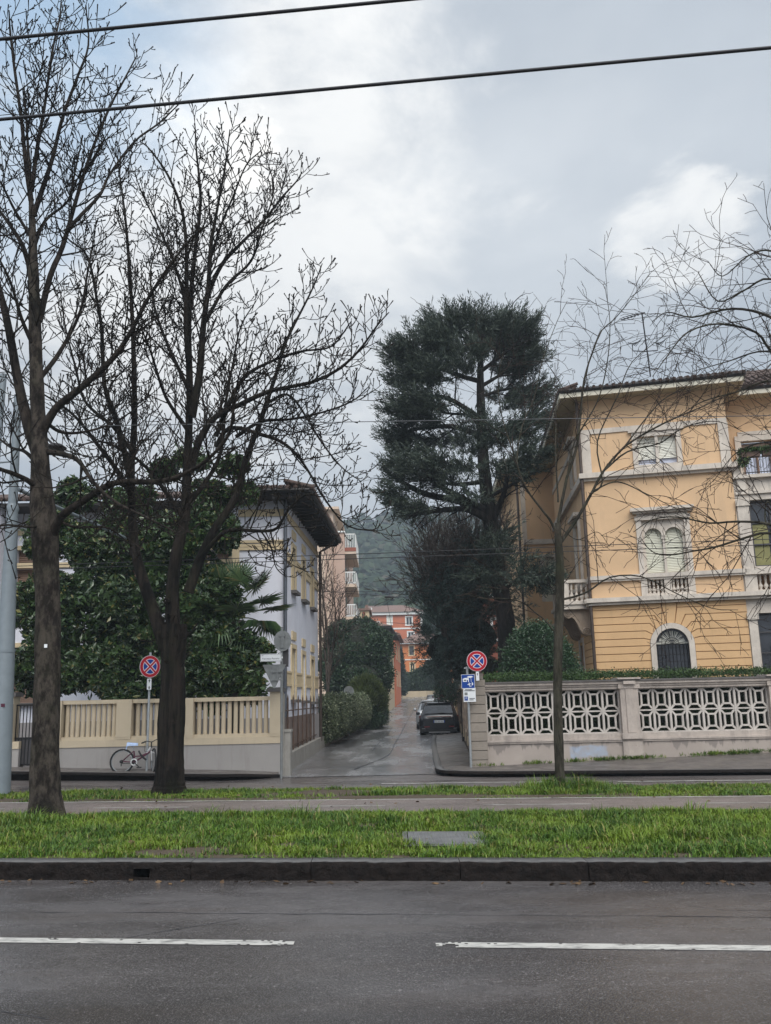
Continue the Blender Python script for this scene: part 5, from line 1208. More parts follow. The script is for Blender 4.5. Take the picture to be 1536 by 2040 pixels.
w = MB(); w.tube([(-2.3, 56, 0), (-2.2, 56, 2), (-2, 56, 4.5)], [.2, .17, .08], 8); w.build('trunk', 'bark_dark', dk)
gb = plant('golden_bush', 'feathery yellow green bush below the dark evergreen tree by the lane', 'bush', (-1.6, 51, 0))
lob = [pl(*q) for q in ((728, 1374, 30, 24, 50.5), (748, 1395, 22, 26, 51), (722, 1392, 26, 20, 50))]
P, N = lobes_points(lob, 150, 15, .4); w = MB(); needles(w, P, N * .6 + np.array([0, 0, .7]), 7, .28, .03, 16, .4); w.build('foliage', 'goldbush', gb)
dh = plant('dark_hedge', 'dark green hedge at the lane edge below the golden bush', 'hedge', (-1.2, 54, 0))
lob = [pl(*q) for q in ((748, 1425, 20, 26, 52), (760, 1415, 12, 30, 56), (735, 1430, 22, 20, 50.5))]
P, N = lobes_points(sublobes(lob, 10, .45, 7), 90, 19, .4); w = MB(); leaves(w, P, N, 7, .10, .14, .08, 20, .6); w.build('foliage', 'darktree', dh); w = MB(); [blob(w, q[:3], (q[3] * .8, q[4] * .8, q[5] * .8), i, 8, .2) for i, q in enumerate(lob)]; w.build('branches_or_core', 'hedgecore', dh)  # the blobs are dark cores, shade inside the hedge put into colour
# brown leafless shrub against the apartment block
sb = plant('bare_shrub', 'slender leafless brown tree in front of the tan apartment block', 'tree', (-2.9, 38, 0))
G_ = Grower(5, (.10, .08, .05), (.10, .13, .2), .010); spec = dict(levels=2, gap=[.4, .35, .22], len=[(1, 2), (.7, 1.5), (.3, .6)], rad=[.03, .02, .012], ang=(22, 48))
for pts, r in (([(652, 1420), (655, 1330), (650, 1240), (640, 1150), (648, 1090)], .06), ([(650, 1400), (662, 1300), (668, 1220), (660, 1150)], .05), ([(655, 1420), (648, 1300), (643, 1200), (655, 1120)], .045), ([(650, 1340), (672, 1260), (680, 1190)], .035), ([(650, 1380), (665, 1330), (690, 1300)], .03)):
    P = spline(traced(pts, 38, 0), 18); rr = np.linspace(r, .014, len(P)); G_.mb.tube(P, rr, 6); G_.along(P, rr, 0, spec, .25)
G_.mb.build('branches_or_core', 'bark_brown', sb)

# cedar
cz = plant('cedar_tree', 'tall dark cedar with layered spiky boughs left of the yellow villa', 'tree', tuple(at(1008, 1260, 30)))
tr = spline(traced([(1012, 1400), (1010, 1260), (1000, 1190), (988, 1110), (975, 1020), (964, 930), (959, 830), (957, 740), (962, 660)], 30, 0), 40)
w = MB(); w.tube(tr, np.interp(np.linspace(0, 1, len(tr)), [0, .15, .5, .8, 1], [.36, .30, .25, .15, .07]), 10)
limbs = [([(982, 1040), (930, 1015), (870, 1018), (815, 1028)], .15, -1.5), ([(985, 1035), (920, 1000), (850, 985), (800, 960), (770, 940)], .16, -1), ([(975, 1020), (890, 975), (850, 945)], .13, -2), ([(968, 960), (900, 965), (860, 950)], .09, -1), ([(985, 1030), (1005, 980), (1015, 930), (1050, 880)], .12, -1), ([(962, 870), (900, 850), (830, 855), (780, 870)], .12, 1), ([(962, 840), (930, 815), (880, 790), (820, 800), (780, 810)], .11, -1), ([(960, 860), (1010, 850), (1060, 830), (1090, 800)], .09, 1), ([(958, 760), (905, 745), (850, 720), (800, 700)], .1, -1.2), ([(958, 770), (1000, 745), (1050, 715)], .08, .5), ([(958, 740), (1010, 700), (1050, 665)], .08, -1), ([(958, 720), (930, 670), (900, 640), (870, 625)], .07, .5), ([(960, 700), (985, 650), (1020, 615)], .06, 1), ([(962, 660), (960, 620)], .05, 0), ([(957, 790), (1010, 775), (1070, 770)], .07, 1.5), ([(1000, 1180), (1050, 1140), (1085, 1150)], .06, -2), ([(975, 990), (1030, 960), (1070, 940)], .08, 2), ([(962, 880), (940, 830), (880, 820), (850, 780)], .08, 2)]
lp = []
for pts, r, bend in limbs:
    P = spline(traced(pts, 30, bend), 16); rr = np.linspace(r, r * .3, len(P)); w.tube(P, rr, 7); lp.append(P)
w.build('trunk', 'bark_cedar', cz)
lob = [pl(*q) for q in ((845, 690, 62, 42, 29.5, 1.2), (800, 700, 30, 22, 29.5), (925, 655, 75, 38, 30, 1.3), (985, 648, 42, 24, 30.5), (1015, 660, 48, 36, 30, 1.2), (1040, 700, 36, 38, 30), (880, 735, 62, 32, 29), (825, 745, 52, 38, 29.5), (1020, 720, 50, 32, 30.5), (805, 800, 42, 32, 29.3), (860, 795, 48, 26, 29), (840, 830, 50, 14, 30), (1048, 775, 52, 34, 31), (1005, 790, 34, 22, 30.6), (795, 860, 32, 26, 30.5), (830, 880, 52, 22, 31), (900, 868, 42, 14, 31), (960, 885, 50, 22, 28.7), (955, 840, 40, 16, 28.6), (985, 930, 26, 20, 28.6), (940, 700, 40, 22, 29), (930, 990, 40, 12, 28), (985, 1080, 30, 30, 29), (965, 1140, 30, 34, 29.5), (800, 930, 38, 38, 29.2), (855, 925, 58, 24, 28.4), (905, 935, 46, 20, 28.2), (790, 985, 32, 36, 29), (820, 1015, 30, 20, 28.6), (870, 955, 40, 16, 29), (1050, 850, 42, 32, 29.4), (1050, 900, 40, 26, 29), (1035, 930, 30, 34, 29), (1075, 820, 24, 40, 30.6), (1010, 860, 30, 16, 29.5), (1060, 1150, 40, 22, 28.3), (1090, 1165, 28, 18, 28.1), (1040, 1120, 25, 14, 28.4), (870, 640, 30, 20, 30.2))]
ctr_ = at(955, 850, 30); g = np.random.default_rng(17); lob = [(ctr_[0] + (q[0] - ctr_[0]) * .94, q[1], ctr_[2] + (q[2] - ctr_[2]) * .96 - .15, q[3] * .95, q[4] * .95, q[5] * .60) for q in lob]; 
sub = sublobes(lob, 6, .40, 3); P, N = lobes_points(sub, 36, 17, .9)
ctr = at(960, 850, 30); out = (P - ctr) * (1, 1, .25); out /= np.linalg.norm(out, axis=1)[:, None] + 1e-9
D = out * .9 + N * .25 + np.array([0, 0, .10]) + g.normal(0, .38, P.shape); D /= np.linalg.norm(D, axis=1)[:, None]
w = MB(); sprays(w, P, D, .60, 6, 6, .21, .028, 18, .20, .6)
P, N = lobes_points(lob, 11, 27, .2); out = (P - ctr) * (1, 1, .22); out /= np.linalg.norm(out, axis=1)[:, None] + 1e-9
D = out * .9 + N * .35 + np.array([0, 0, .22]) + g.normal(0, .25, P.shape); D /= np.linalg.norm(D, axis=1)[:, None]
sprays(w, P, D, .72, 8, 6, .18, .026, 28, .22, .55); w.build('crown', 'cedar', cz)
G_ = Grower(8, (.02, .05, .05), (.12, .16, .18), .008); spec = dict(levels=2, gap=[.26, .22, .25], len=[(.8, 1.8), (.3, .8), (.15, .3)], rad=[.03, .014, .009], ang=(30, 60))
for P in lp: G_.along(P, np.linspace(.07, .03, len(P)), 0, spec, .2)
G_.mb.build('boughs', 'bark_cedar', cz)
# lower dark conifer mass and the thicket of bare stems behind it
cf = plant('conifer_tree', 'low sprawling blue green conifer under the cedar beside the lane', 'tree', (2.9, 33, 0))
lob = [pl(*q) for q in ((955, 1135, 34, 30, 32), (890, 1165, 56, 18, 32), (985, 1120, 25, 50, 32.5), (868, 1195, 45, 16, 31.5), (828, 1186, 20, 8, 31.5), (925, 1200, 75, 40, 32), (985, 1190, 45, 50, 32.5), (900, 1250, 58, 40, 32.5), (960, 1270, 50, 60, 32.5), (870, 1290, 32, 42, 34), (925, 1315, 45, 40, 33), (875, 1312, 20, 34, 36), (918, 1345, 30, 20, 35), (975, 1330, 30, 36, 32), (960, 1090, 35, 30, 32))]
g = np.random.default_rng(23); P, N = lobes_points(lob, 24, 23, .9); D = N * .7 + g.normal(0, .4, P.shape) + np.array([0, -.25, -.02]); D /= np.linalg.norm(D, axis=1)[:, None]
w = MB(); sprays(w, P, D, .75, 6, 7, .16, .022, 24, -.05, .8); w.build('crown', 'conifer', cf)
w = MB(); [blob(w, q[:3], (q[3] * .55, q[4] * .55, q[5] * .55), i, 8, .3) for i, q in enumerate(lob) if q[2] < 4.2]; w.build('dark_core', 'hedgecore', cf)  # dark cores low in the crown, coloured as its inner shade
w = MB(); w.tube([(2.9, 33, 0), (2.9, 33, 4), (3.1, 32.5, 6.5)], [.3, .22, .06], 8); w.build('trunk', 'bark_cedar', cf)
th_ = plant('bare_thicket', 'grey brown leafless tree fanning upward behind the low conifer', 'tree', (2.6, 37, 0))
G_ = Grower(6, (.06, .05, .04), (.06, .09, .12), .010); spec = dict(levels=2, gap=[.32, .3, .22], len=[(1.2, 2.4), (.7, 1.3), (.3, .6)], rad=[.03, .016, .011], ang=(14, 38))
R = random.Random(2)
for i in range(44):
    x1 = 816 + i * 4.6; y1 = R.uniform(1035, 1130) + (60 if i < 5 else 0); pts = [(905 + R.uniform(-15, 25), 1330), (905 + (x1 - 905) * .35, 1250), (905 + (x1 - 905) * .75, (y1 + 1170) / 2), (x1, y1)]
    P = spline(traced(pts, 33.5, R.uniform(-2.5, 2.0)), 14); rr = np.linspace(.05, .014, len(P)); G_.mb.tube(P, rr, 5); G_.along(P, rr, 0, spec, .35)
G_.mb.build('branches_or_core', 'bark_brown', th_)
fb = plant('flowering_bush', 'small pink flowering bush above the boards at the lane edge', 'bush', (4, 46, 1.5))
P, N = lobes_points([pl(885, 1372, 16, 14, 45), pl(900, 1382, 12, 20, 44), pl(875, 1388, 10, 12, 46)], 160, 27, .4); w = MB(); leaves(w, P, N, 5, .06, .10, .06, 28); w.build('foliage', 'darktree', fb)
w = MB(); leaves(w, P[::9], N[::9], 3, .06, .08, .07, 29); w.build('flowers', 'flower', fb)

# ------------------------------------------------------------------ bare street trees
CH = dict(levels=3, bud=1, gap=[.30, .155, .14, .19], len=[(.8, 1.9), (.5, 1.9), (.3, .95), (.10, .28)], short=.70, rad=[.03, .018, .0082, .0066], ang=(36, 68))
def street_tree(name, label, base, trunk, rtrunk, limbs, Y, spec, seed, barkm, twigm, trop, wig, rmin, start=.22, stubs=(), rough=(.05, 4, 2.0), lk_=1.):
    t = plant(name, label, 'tree', base, 'bare street trees along the avenue')
    w = MB(); P = spline(traced(trunk, Y, 0), 48); rr = knots(P, np.interp(np.linspace(0, 1, len(P)), np.linspace(0, 1, len(rtrunk)), rtrunk), seed, .025); P = spline(P[::4], 150); rr = np.interp(np.linspace(0, 1, len(P)), np.linspace(0, 1, len(rr)), rr); barktube(w, P, rr, 44, rough[0], rough[1], rough[2], seed)
    G_ = Grower(seed, trop, wig, rmin)
    G_.along(P, rr, 1, spec, .62)
    for pts, r0, r1, bend in limbs:
        Q = spline(traced(pts, Y, bend), 26); q = knots(Q, (np.linspace(0, 1, len(Q)) ** .8 * (r1 - r0) + r0) * lk_, seed + 1, .04)
        w.tube(Q, q, 9, 1); G_.along(Q, np.maximum(q, .01), 1, spec, start)
    for (x, y, r) in stubs:
        c = at(x, y, Y - .2); w.lathe([(r, .12), (r * 1.1, 0), (r * .7, -.02), (r * .45, .02)], c, 10, 'y')
    w.build('trunk', [barkm, 'bark_limb' if barkm == 'bark_grey' else barkm], t); G_.mb.build('crown', twigm, t); return t
# nearest tree at the left edge
A_l = [([(85, 930), (60, 860), (38, 770), (18, 660), (2, 590), (-30, 480), (-60, 400)], .11, .03, .5),
 ([(78, 640), (100, 550), (125, 490), (154, 390), (180, 308), (217, 217), (250, 154), (273, 110)], .055, .010, .6), ([(130, 462), (165, 425), (200, 387), (217, 350), (267, 283), (317, 245), (356, 208)], .035, .010, .2),
 ([(66, 430), (80, 390), (104, 317), (125, 233), (154, 154), (176, 90), (171, 10)], .05, .010, -.5), ([(63, 380), (75, 290), (88, 217), (104, 104), (118, 40), (122, 0)], .04, .010, .7), ([(62, 400), (52, 330), (42, 233), (28, 130), (20, 60), (18, 20)], .045, .010, -.7),
 ([(66, 560), (45, 490), (12, 437), (-30, 380), (-70, 300)], .05, .012, .6), ([(60, 470), (30, 420), (5, 370), (-30, 310)], .03, .010, -.8),
 ([(80, 870), (110, 815), (156, 777), (224, 715), (260, 662), (292, 600), (330, 540), (375, 480)], .075, .012, -1.2),
 ([(100, 1080), (120, 1032), (161, 1001), (229, 962), (312, 960), (365, 945), (417, 912), (458, 860), (469, 772)], .075, .013, -1.5), ([(92, 900), (125, 905), (156, 918), (187, 962), (230, 1000), (290, 1030), (350, 1060)], .05, .010, -1.6),
 ([(88, 990), (62, 962), (30, 945), (-10, 930), (-60, 900)], .055, .02, -.8), ([(80, 930), (50, 900), (20, 890), (-30, 850)], .04, .012, .9), ([(100, 1045), (60, 1050), (10, 1046), (-30, 1060)], .022, .010, -1), ([(66, 500), (90, 440), (135, 400), (150, 340), (165, 270)], .03, .010, 1),
 ([(75, 760), (120, 700), (160, 620), (175, 540), (190, 460)], .045, .010, .8), ([(72, 700), (45, 640), (20, 560), (-10, 500)], .04, .012, -.9), ([(100, 1030), (150, 1050), (215, 1052), (260, 1085)], .028, .010, 1.2), ([(80, 830), (120, 860), (170, 860), (230, 840), (290, 800)], .035, .010, 1.5)]
street_tree('street_tree', 'nearest bare street tree with pale grey trunk and dark blotches at the left edge', tuple(at(90, 1632, 12.9)),
 [(92, 1640), (89, 1600), (90, 1500), (95, 1380), (96, 1250), (92, 1120), (88, 1050), (84, 990), (80, 930), (75, 860), (73, 760), (71, 660), (67, 560), (64, 470), (62, 400), (55, 280), (48, 170), (36, 80)],
 [.29, .215, .19, .185, .18, .172, .19, .185, .15, .125, .11, .10, .09, .078, .06, .035, .02, .01], A_l, 12.9, CH, 41, 'bark_grey', 'bark_twig', (.10, .17, .24, .3), (.10, .09, .10), .0066)
B_l = [([(330, 1290), (305, 1215), (283, 1150), (268, 1090), (262, 1010), (262, 920), (268, 835), (266, 704), (262, 600), (252, 458), (244, 390), (233, 308)], .13, .012, .6),
 ([(262, 960), (245, 890), (229, 830), (208, 767), (203, 662), (195, 610), (175, 512), (140, 480), (118, 455)], .07, .010, -.6),
 ([(268, 1000), (235, 940), (190, 880), (150, 830), (110, 800), (60, 770)], .06, .010, -1), ([(264, 900), (225, 850), (170, 800), (150, 730), (130, 650), (120, 580)], .045, .010, 1.2),
 ([(345, 1260), (343, 1180), (352, 1100), (368, 1030), (373, 920), (378, 800), (376, 700), (377, 620), (390, 490), (400, 400), (392, 310), (388, 245)], .14, .012, .3),
 ([(376, 720), (370, 640), (372, 540), (365, 430), (335, 350), (300, 300), (285, 285)], .06, .010, -.8), ([(376, 680), (368, 600), (345, 520), (310, 440), (285, 390), (270, 350)], .04, .010, 1.0),
 ([(382, 830), (398, 740), (405, 650), (415, 570), (420, 490), (432, 420), (448, 335), (458, 258)], .085, .011, -.5),
 ([(412, 590), (440, 530), (475, 490), (525, 440), (560, 395), (590, 362), (602, 342)], .05, .010, .3), ([(410, 640), (450, 570), (500, 520), (520, 460), (545, 380), (530, 310)], .04, .010, 1.0), ([(418, 520), (440, 450), (465, 390), (490, 330), (520, 300)], .03, .010, -1),
 ([(378, 940), (400, 870), (430, 830), (480, 805), (540, 778), (620, 762), (680, 732), (722, 690), (750, 650), (775, 622)], .075, .010, -1.0),
 ([(375, 1180), (400, 1110), (430, 1050), (470, 990), (488, 920), (515, 850), (535, 790), (552, 740), (570, 680), (600, 620), (625, 570), (642, 525)], .10, .010, .8),
 ([(430, 890), (458, 852), (521, 866), (560, 880), (590, 905), (615, 940), (651, 1000), (693, 1048), (752, 1058)], .05, .010, -1.2), ([(470, 870), (520, 840), (580, 835), (640, 822), (700, 800), (735, 770)], .04, .010, .8), ([(430, 870), (480, 760), (540, 720), (600, 700), (660, 690), (700, 640)], .045, .010, -1.6),
 ([(400, 1110), (430, 1075), (458, 1056), (520, 1058), (552, 1052), (575, 1015), (610, 985), (640, 990)], .05, .012, -1.3), ([(520, 1058), (540, 1090), (550, 1130), (570, 1150)], .018, .008, -.3), ([(370, 1040), (330, 980), (290, 930), (250, 900), (200, 880), (150, 890)], .05, .010, -1.6),
 ([(368, 1010), (410, 960), (440, 900), (450, 800), (465, 720), (480, 650), (510, 600)], .055, .010, 1.6), ([(378, 780), (340, 700), (310, 620), (300, 540), (320, 470)], .045, .010, .9), ([(376, 860), (330, 790), (300, 700), (280, 650)], .045, .010, -1.6), ([(535, 800), (580, 790), (640, 880), (680, 930), (720, 960)], .03, .009, .2)]
street_tree('street_tree', 'dark trunked bare street tree with a broad forking crown beside the bicycle', tuple(at(338, 1578, 16.2)),
 [(336, 1585), (337, 1560), (340, 1500), (342, 1420), (345, 1340), (346, 1280), (346, 1245)], [.34, .265, .235, .225, .215, .225, .23], B_l, 16.2, CH, 52, 'bark_dark', 'bark_twig', (.10, .16, .22, .3), (.10, .10, .12), .0074, .15, ((331, 1196, .05), (335, 1226, .035)), (.11, 6.5, .9))
CY = dict(levels=3, gap=[.3, .27, .26, .34], len=[(.9, 2.2), (.7, 2.2), (.3, .95), (.12, .35)], rad=[.016, .011, .0075, .0055], ang=(26, 60))
C_l = [([(1108, 1060), (1095, 1035), (1080, 1016), (1045, 967), (1021, 897), (1000, 830), (992, 760), (1003, 700)], .045, .009, -.5), ([(1045, 967), (1030, 920), (1040, 850), (1065, 790), (1080, 720), (1110, 640), (1130, 600)], .025, .008, .6),
 ([(1112, 1040), (1129, 953), (1150, 887), (1160, 782), (1168, 740), (1180, 703), (1199, 658), (1223, 637), (1258, 595), (1292, 548)], .05, .008, .4), ([(1112, 1000), (1107, 900), (1108, 820), (1105, 760)], .03, .009, .8), ([(1130, 950), (1145, 880), (1190, 800), (1210, 720), (1215, 640), (1205, 570)], .03, .008, -.5),
 ([(1118, 1079), (1150, 1033), (1181, 978), (1202, 939), (1244, 890), (1300, 855), (1349, 831), (1400, 810), (1453, 785), (1536, 755)], .055, .010, .5), ([(1202, 939), (1250, 900), (1314, 883), (1349, 859), (1394, 842), (1440, 842), (1500, 870)], .03, .008, -.7), ([(1181, 978), (1230, 960), (1290, 985), (1340, 1010), (1400, 1040)], .025, .008, .6),
 ([(1122, 1194), (1150, 1187), (1174, 1177), (1216, 1150), (1279, 1149), (1349, 1183), (1419, 1212), (1470, 1215)], .035, .009, -.6), ([(1108, 1262), (1085, 1235), (1068, 1222), (1040, 1200), (1000, 1192), (960, 1192), (925, 1182)], .025, .008, -.6), ([(1175, 985), (1200, 960), (1190, 880), (1230, 790), (1260, 720), (1330, 660), (1350, 600)], .03, .008, .8), ([(1115, 1050), (1150, 1075), (1190, 1060), (1215, 1090)], .016, .007, .3), ([(1244, 890), (1290, 830), (1330, 790), (1400, 760), (1460, 700)], .025, .007, 1)]
street_tree('street_tree', 'slim young bare street tree standing in grass before the lattice wall', tuple(at(1116, 1570, 15.6)),
 [(1116, 1575), (1115, 1540), (1112, 1450), (1111, 1350), (1113, 1250), (1116, 1150), (1112, 1070), (1112, 1030)], [.115, .085, .078, .076, .08, .076, .072, .05], C_l, 15.6, CY, 63, 'bark_green', 'bark_twig_brown', (-.03, -.06, -.08), (.12, .16, .2), .0044, .2, lk_=.62)
D_l = [([(1700, 760), (1620, 690), (1536, 632), (1460, 615), (1380, 632), (1330, 622), (1300, 640)], .06, .009, .3), ([(1690, 800), (1600, 760), (1536, 700), (1506, 662), (1433, 645), (1370, 662), (1331, 707), (1300, 750)], .05, .009, -.8), ([(1690, 720), (1610, 620), (1536, 556), (1480, 580), (1430, 600), (1395, 550), (1392, 540)], .045, .008, .8), ([(1680, 650), (1600, 540), (1536, 500), (1490, 510), (1440, 550), (1410, 520)], .04, .008, -.5),
 ([(1700, 1120), (1620, 1080), (1536, 1045), (1468, 1039), (1413, 1042), (1350, 1030), (1300, 1035), (1262, 1060)], .045, .009, -.6), ([(1700, 1130), (1610, 1080), (1530, 1062), (1486, 1071), (1424, 1090), (1380, 1098), (1330, 1106), (1298, 1098), (1275, 1070)], .045, .009, .4), ([(1540, 1010), (1528, 1000), (1524, 1030), (1530, 1055)], .02, .015, 0), ([(1690, 900), (1610, 800), (1536, 760), (1470, 780), (1400, 800), (1350, 830)], .045, .009, 1), ([(1690, 850), (1590, 720), (1520, 700), (1450, 720), (1380, 740)], .04, .008, -1.3), ([(1690, 960), (1600, 900), (1540, 880), (1470, 900), (1420, 960)], .035, .008, 1.2)]
street_tree('street_tree', 'bare street tree beyond the right picture edge reaching in with arching twigs', tuple(at(1720, 1590, 13.2)),
 [(1720, 1600), (1722, 1400), (1718, 1200), (1712, 1000), (1700, 800), (1690, 640), (1680, 500)], [.18, .15, .14, .13, .11, .07, .03], D_l, 13.2, CY, 74, 'bark_green', 'bark_twig_brown', (-.03, -.05, -.08), (.12, .16, .2), .0044, .2, lk_=.62)
# ------------------------------------------------------------------ street furniture
def ringpoly(mb, fr, uc, zc, r0, r1, d, n=32, a0=0, a1=360, mi=0):
    for i in range(n):
        a, b = math.radians(a0 + (a1 - a0) * i / n), math.radians(a0 + (a1 - a0) * (i + 1) / n)
        mb.quad(*fr(np.array([(uc + r0 * math.cos(a), d, zc + r0 * math.sin(a)), (uc + r1 * math.cos(a), d, zc + r1 * math.sin(a)), (uc + r1 * math.cos(b), d, zc + r1 * math.sin(b)), (uc + r0 * math.cos(b), d, zc + r0 * math.sin(b))])), mi)
def disc(mb, fr, uc, zc, r, d, n=32): mb.poly(fr(np.array([(uc + r * math.cos(2 * math.pi * i / n), d, zc + r * math.sin(2 * math.pi * i / n)) for i in range(n)])))
def no_stopping(fr, zc, r, parent):
    w = MB(); w.prism(fr(np.array([(r * math.cos(2 * math.pi * i / 36), 0, zc + r * math.sin(2 * math.pi * i / 36)) for i in range(36)])), fr.ey * .02); p = w.build('sign_disc', 'signback', parent)
    w = MB(); disc(w, fr, 0, zc, r * .99, -.003); w.build('rim', 'signpink', p)
    w = MB(); disc(w, fr, 0, zc, r * .95, -.006); w.build('red_field', 'signred', p)
    wb, bb = MB(), MB()
    for k in range(4):                              # four blue segments edged in white between the red bars
        c0 = 90 * k + 0
        for mb, ro, off, d in ((wb, .70, .075, -.009), (bb, .635, .155, -.012)):
            R_ = r * ro; o = r * off; t0 = math.degrees(math.asin(o / R_ ) ); pts = []
            a0, a1 = c0 - 45 + t0, c0 + 45 - t0; ap = o * math.sqrt(2)
            pts = [(ap * math.cos(math.radians(c0)), ap * math.sin(math.radians(c0)))] + [(R_ * math.cos(math.radians(a0 + (a1 - a0) * i / 10)), R_ * math.sin(math.radians(a0 + (a1 - a0) * i / 10))) for i in range(11)]
            mb.poly(fr(np.array([(u, d, zc + z) for u, z in pts])))
    wb.build('white_edging', 'signpink', p); bb.build('blue_segments', 'signblue', p)
    return p
def arrow_plate(fr, zc, w_, h, parent, double=True, d=0):
    w = MB(); w.box(-w_, w_, d, d + .015, zc - h, zc + h, 0, fr); p = w.build('arrow_plate', 'signwhite', parent)
    w = MB(); e = d - .003
    for s in ((1, -1) if double else (1,)):
        z = zc + (s * h * .62 if double else h * .45)
        w.poly(fr(np.array([(0, e, z + s * h * .26), (-w_ * .55, e, z), (w_ * .55, e, z)]))); w.quad(*fr(np.array([(-w_ * .16, e, z - s * h * .3), (w_ * .16, e, z - s * h * .3), (w_ * .16, e, z), (-w_ * .16, e, z)])))
    w.build('arrow', 'ink', p)
# left no-stopping sign, turned away and leaning
b = at(292, 1535, 20.55); tpt = at(300, 1300, 20.75)
ns = thing('no_stopping_sign', 'leaning no stopping sign on a thin steel post behind the bicycle', 'road sign', tuple(b))
w = MB(); w.tube([b + (0, 0, -.1), tpt], .028, 8); w.build('post', 'steel', ns)
c = at(300, 1328, 20.65); fr = frame((c[0], c[1] - .05, 0), (1, .85)); no_stopping(fr, c[2], .255, ns); c = at(298.5, 1363, 20.65); fr = frame((c[0], c[1] - .05, 0), (1, .6)); arrow_plate(fr, c[2], .05, .125, ns)
# street-name post seen from behind, with the backs of two traffic signs
c0 = at(561, 1538, 20.3)
sp = thing('sign_post', 'grey post with white street name plate and two grey sign backs', 'road sign', tuple(c0))
w = MB(); px = at(561, 1400, 20.3)[0]; w.tube([(px, 20.3, 0), (px, 20.3, 3.35)], .030, 8); w.build('post', 'signback', sp)
fr = frame((px, 20.25, 0), (1, -.06))
c = at(564, 1277, 20.3); w = MB(); w.prism(fr(np.array([(.02 + .20 * math.cos(2 * math.pi * i / 32), .0, c[2] + .235 * math.sin(2 * math.pi * i / 32)) for i in range(32)])), fr.ey * .02)
for i in range(8): a = 2 * math.pi * (i + .5) / 8; q = fr(np.array((.02 + .14 * math.cos(a), -.006, c[2] + .17 * math.sin(a)))); w.box(q[0] - .008, q[0] + .008, q[1] - .004, q[1] + .004, q[2] - .008, q[2] + .008)
w.box(-.015, .055, -.025, -.001, c[2] - .16, c[2] + .16, 0, fr); w.box(-.05, .09, -.03, -.001, c[2] + .10, c[2] + .14, 0, fr); w.build('round_sign_back', 'signback', sp)
c = at(545, 1347, 20.3); w = MB(); uc = -.17
w.prism(fr(np.array([(uc - .27, .02, c[2] + .26), (uc + .27, .02, c[2] + .26), (uc + .02, .02, c[2] - .27), (uc - .02, .02, c[2] - .27)])), fr.ey * .02)
w.box(uc - .09, uc - .06, -.005, .019, c[2] - .12, c[2] + .2, 0, fr); w.box(uc + .06, uc + .09, -.005, .019, c[2] - .12, c[2] + .2, 0, fr); w.box(uc - .09, uc + .2, -.008, .015, c[2] + .08, c[2] + .11, 0, fr); w.box(uc - .06, uc + .2, -.008, .015, c[2] - .10, c[2] - .07, 0, fr); w.build('triangle_sign_back', 'signback', sp)
c = at(539.5, 1310.5, 20.3); uc = -.235; w = MB(); w.box(uc - .245, uc + .245, -.05, -.03, c[2] - .088, c[2] + .088, 0, fr); w.box(uc + .2, .03, -.03, -.0, c[2] - .02, c[2] + .02, 0, fr); nm = w.build('name_plate', 'signwhite', sp)
w = MB(); z = c[2]
for a, b_, e, f in ((-.238, .238, .074, .080), (-.238, .238, -.080, -.074), (-.238, -.232, -.074, .074), (.232, .238, -.074, .074)): w.box(uc + a, uc + b_, -.053, -.0505, z + e, z + f, 0, fr)
w.build('border', 'ink', nm)
text('lettering', 'Francesco Petrarca', .050, fr, uc, -.052, z - .022, 'ink', nm); text('lettering', 'VIA', .028, fr, uc - .19, -.052, z + .045, 'ink', nm)
w = MB(); w.box(px + .01, px + .14, 20.33, 20.45, 2.45, 2.95); tag(w.build('junction_box', 'louvre', None, (px, 20.35, 2.7)), 'dark metal box fixed behind the street name post', 'box')
# right-hand sign group
px = at(934, 1420, 20.82)[0]; rs = thing('traffic_signs', 'no stopping disc, blue rest area sign and white notice on one post by the pillar', 'road sign', (px, 20.8, .1))
w = MB(); w.tube([(px, 20.8, 0), (px, 20.8, at(932, 1328, 20.8)[2])], .03, 8); w.tube([(px, 20.8, 2.42), (px + .25, 20.76, 2.42)], .014, 6); w.tube([(px + .22, 20.76, 2.05), (px + .22, 20.76, 2.6)], .018, 6); w.box(px - .07, px + .07, 20.77, 20.83, 2.33, 2.36); w.build('post', 'steel', rs)
c = at(950, 1317, 20.7); fr = frame((c[0], 20.70, 0), (1, .03)); no_stopping(fr, c[2], .238, rs)
c2 = at(951.5, 1347, 20.7); fr2 = frame((c2[0], 20.70, 0), (1, .03)); arrow_plate(fr2, c2[2], .037, .10, rs, False)
c = at(932.5, 1357.5, 20.7); fr = frame((c[0], 20.70, 0), (1, .02)); z = c[2]; s_ = .155
w = MB(); w.box(-s_, s_, 0, .015, z - s_ * 1.02, z + s_ * 1.02, 0, fr); bl = w.build('blue_sign', 'signwhite', rs)
w = MB(); w.box(-s_ * .95, s_ * .95, -.004, -.001, z - s_ * .97, z + s_ * .97, 0, fr); w.build('blue_field', 'signblue', bl)
w = MB(); e = -.008
def pq(pts): w.poly(fr(np.array([(u * s_, e, z + v * s_) for u, v in pts])))
pq([(-.78, -.05), (-.78, .32), (-.85, .36), (-.45, .52), (.12, .48), (.12, -.08), (.0, -.08), (.0, .22), (-.18, .22), (-.18, -.05)])            # caravan
pq([(-.2, .62), (.1, .78), (.5, .80), (.82, .66), (.5, .56), (.1, .52)]); pq([(.40, .55), (.46, .55), (.50, -.12), (.45, -.12)])                      # parasol and pole
pq([(.10, -.2), (.2, -.18), (.2, -.35), (.38, -.28), (.38, -.36), (.22, -.5), (.28, -.78), (.18, -.78), (.12, -.52), (-.1, -.5), (-.12, -.42), (.06, -.4)]) # running figure
pq([(.55, -.15), (.68, -.15), (.76, -.4), (.66, -.62), (.52, -.5)]); pq([(.3, -.66), (.44, -.6), (.5, -.7), (.38, -.78)])
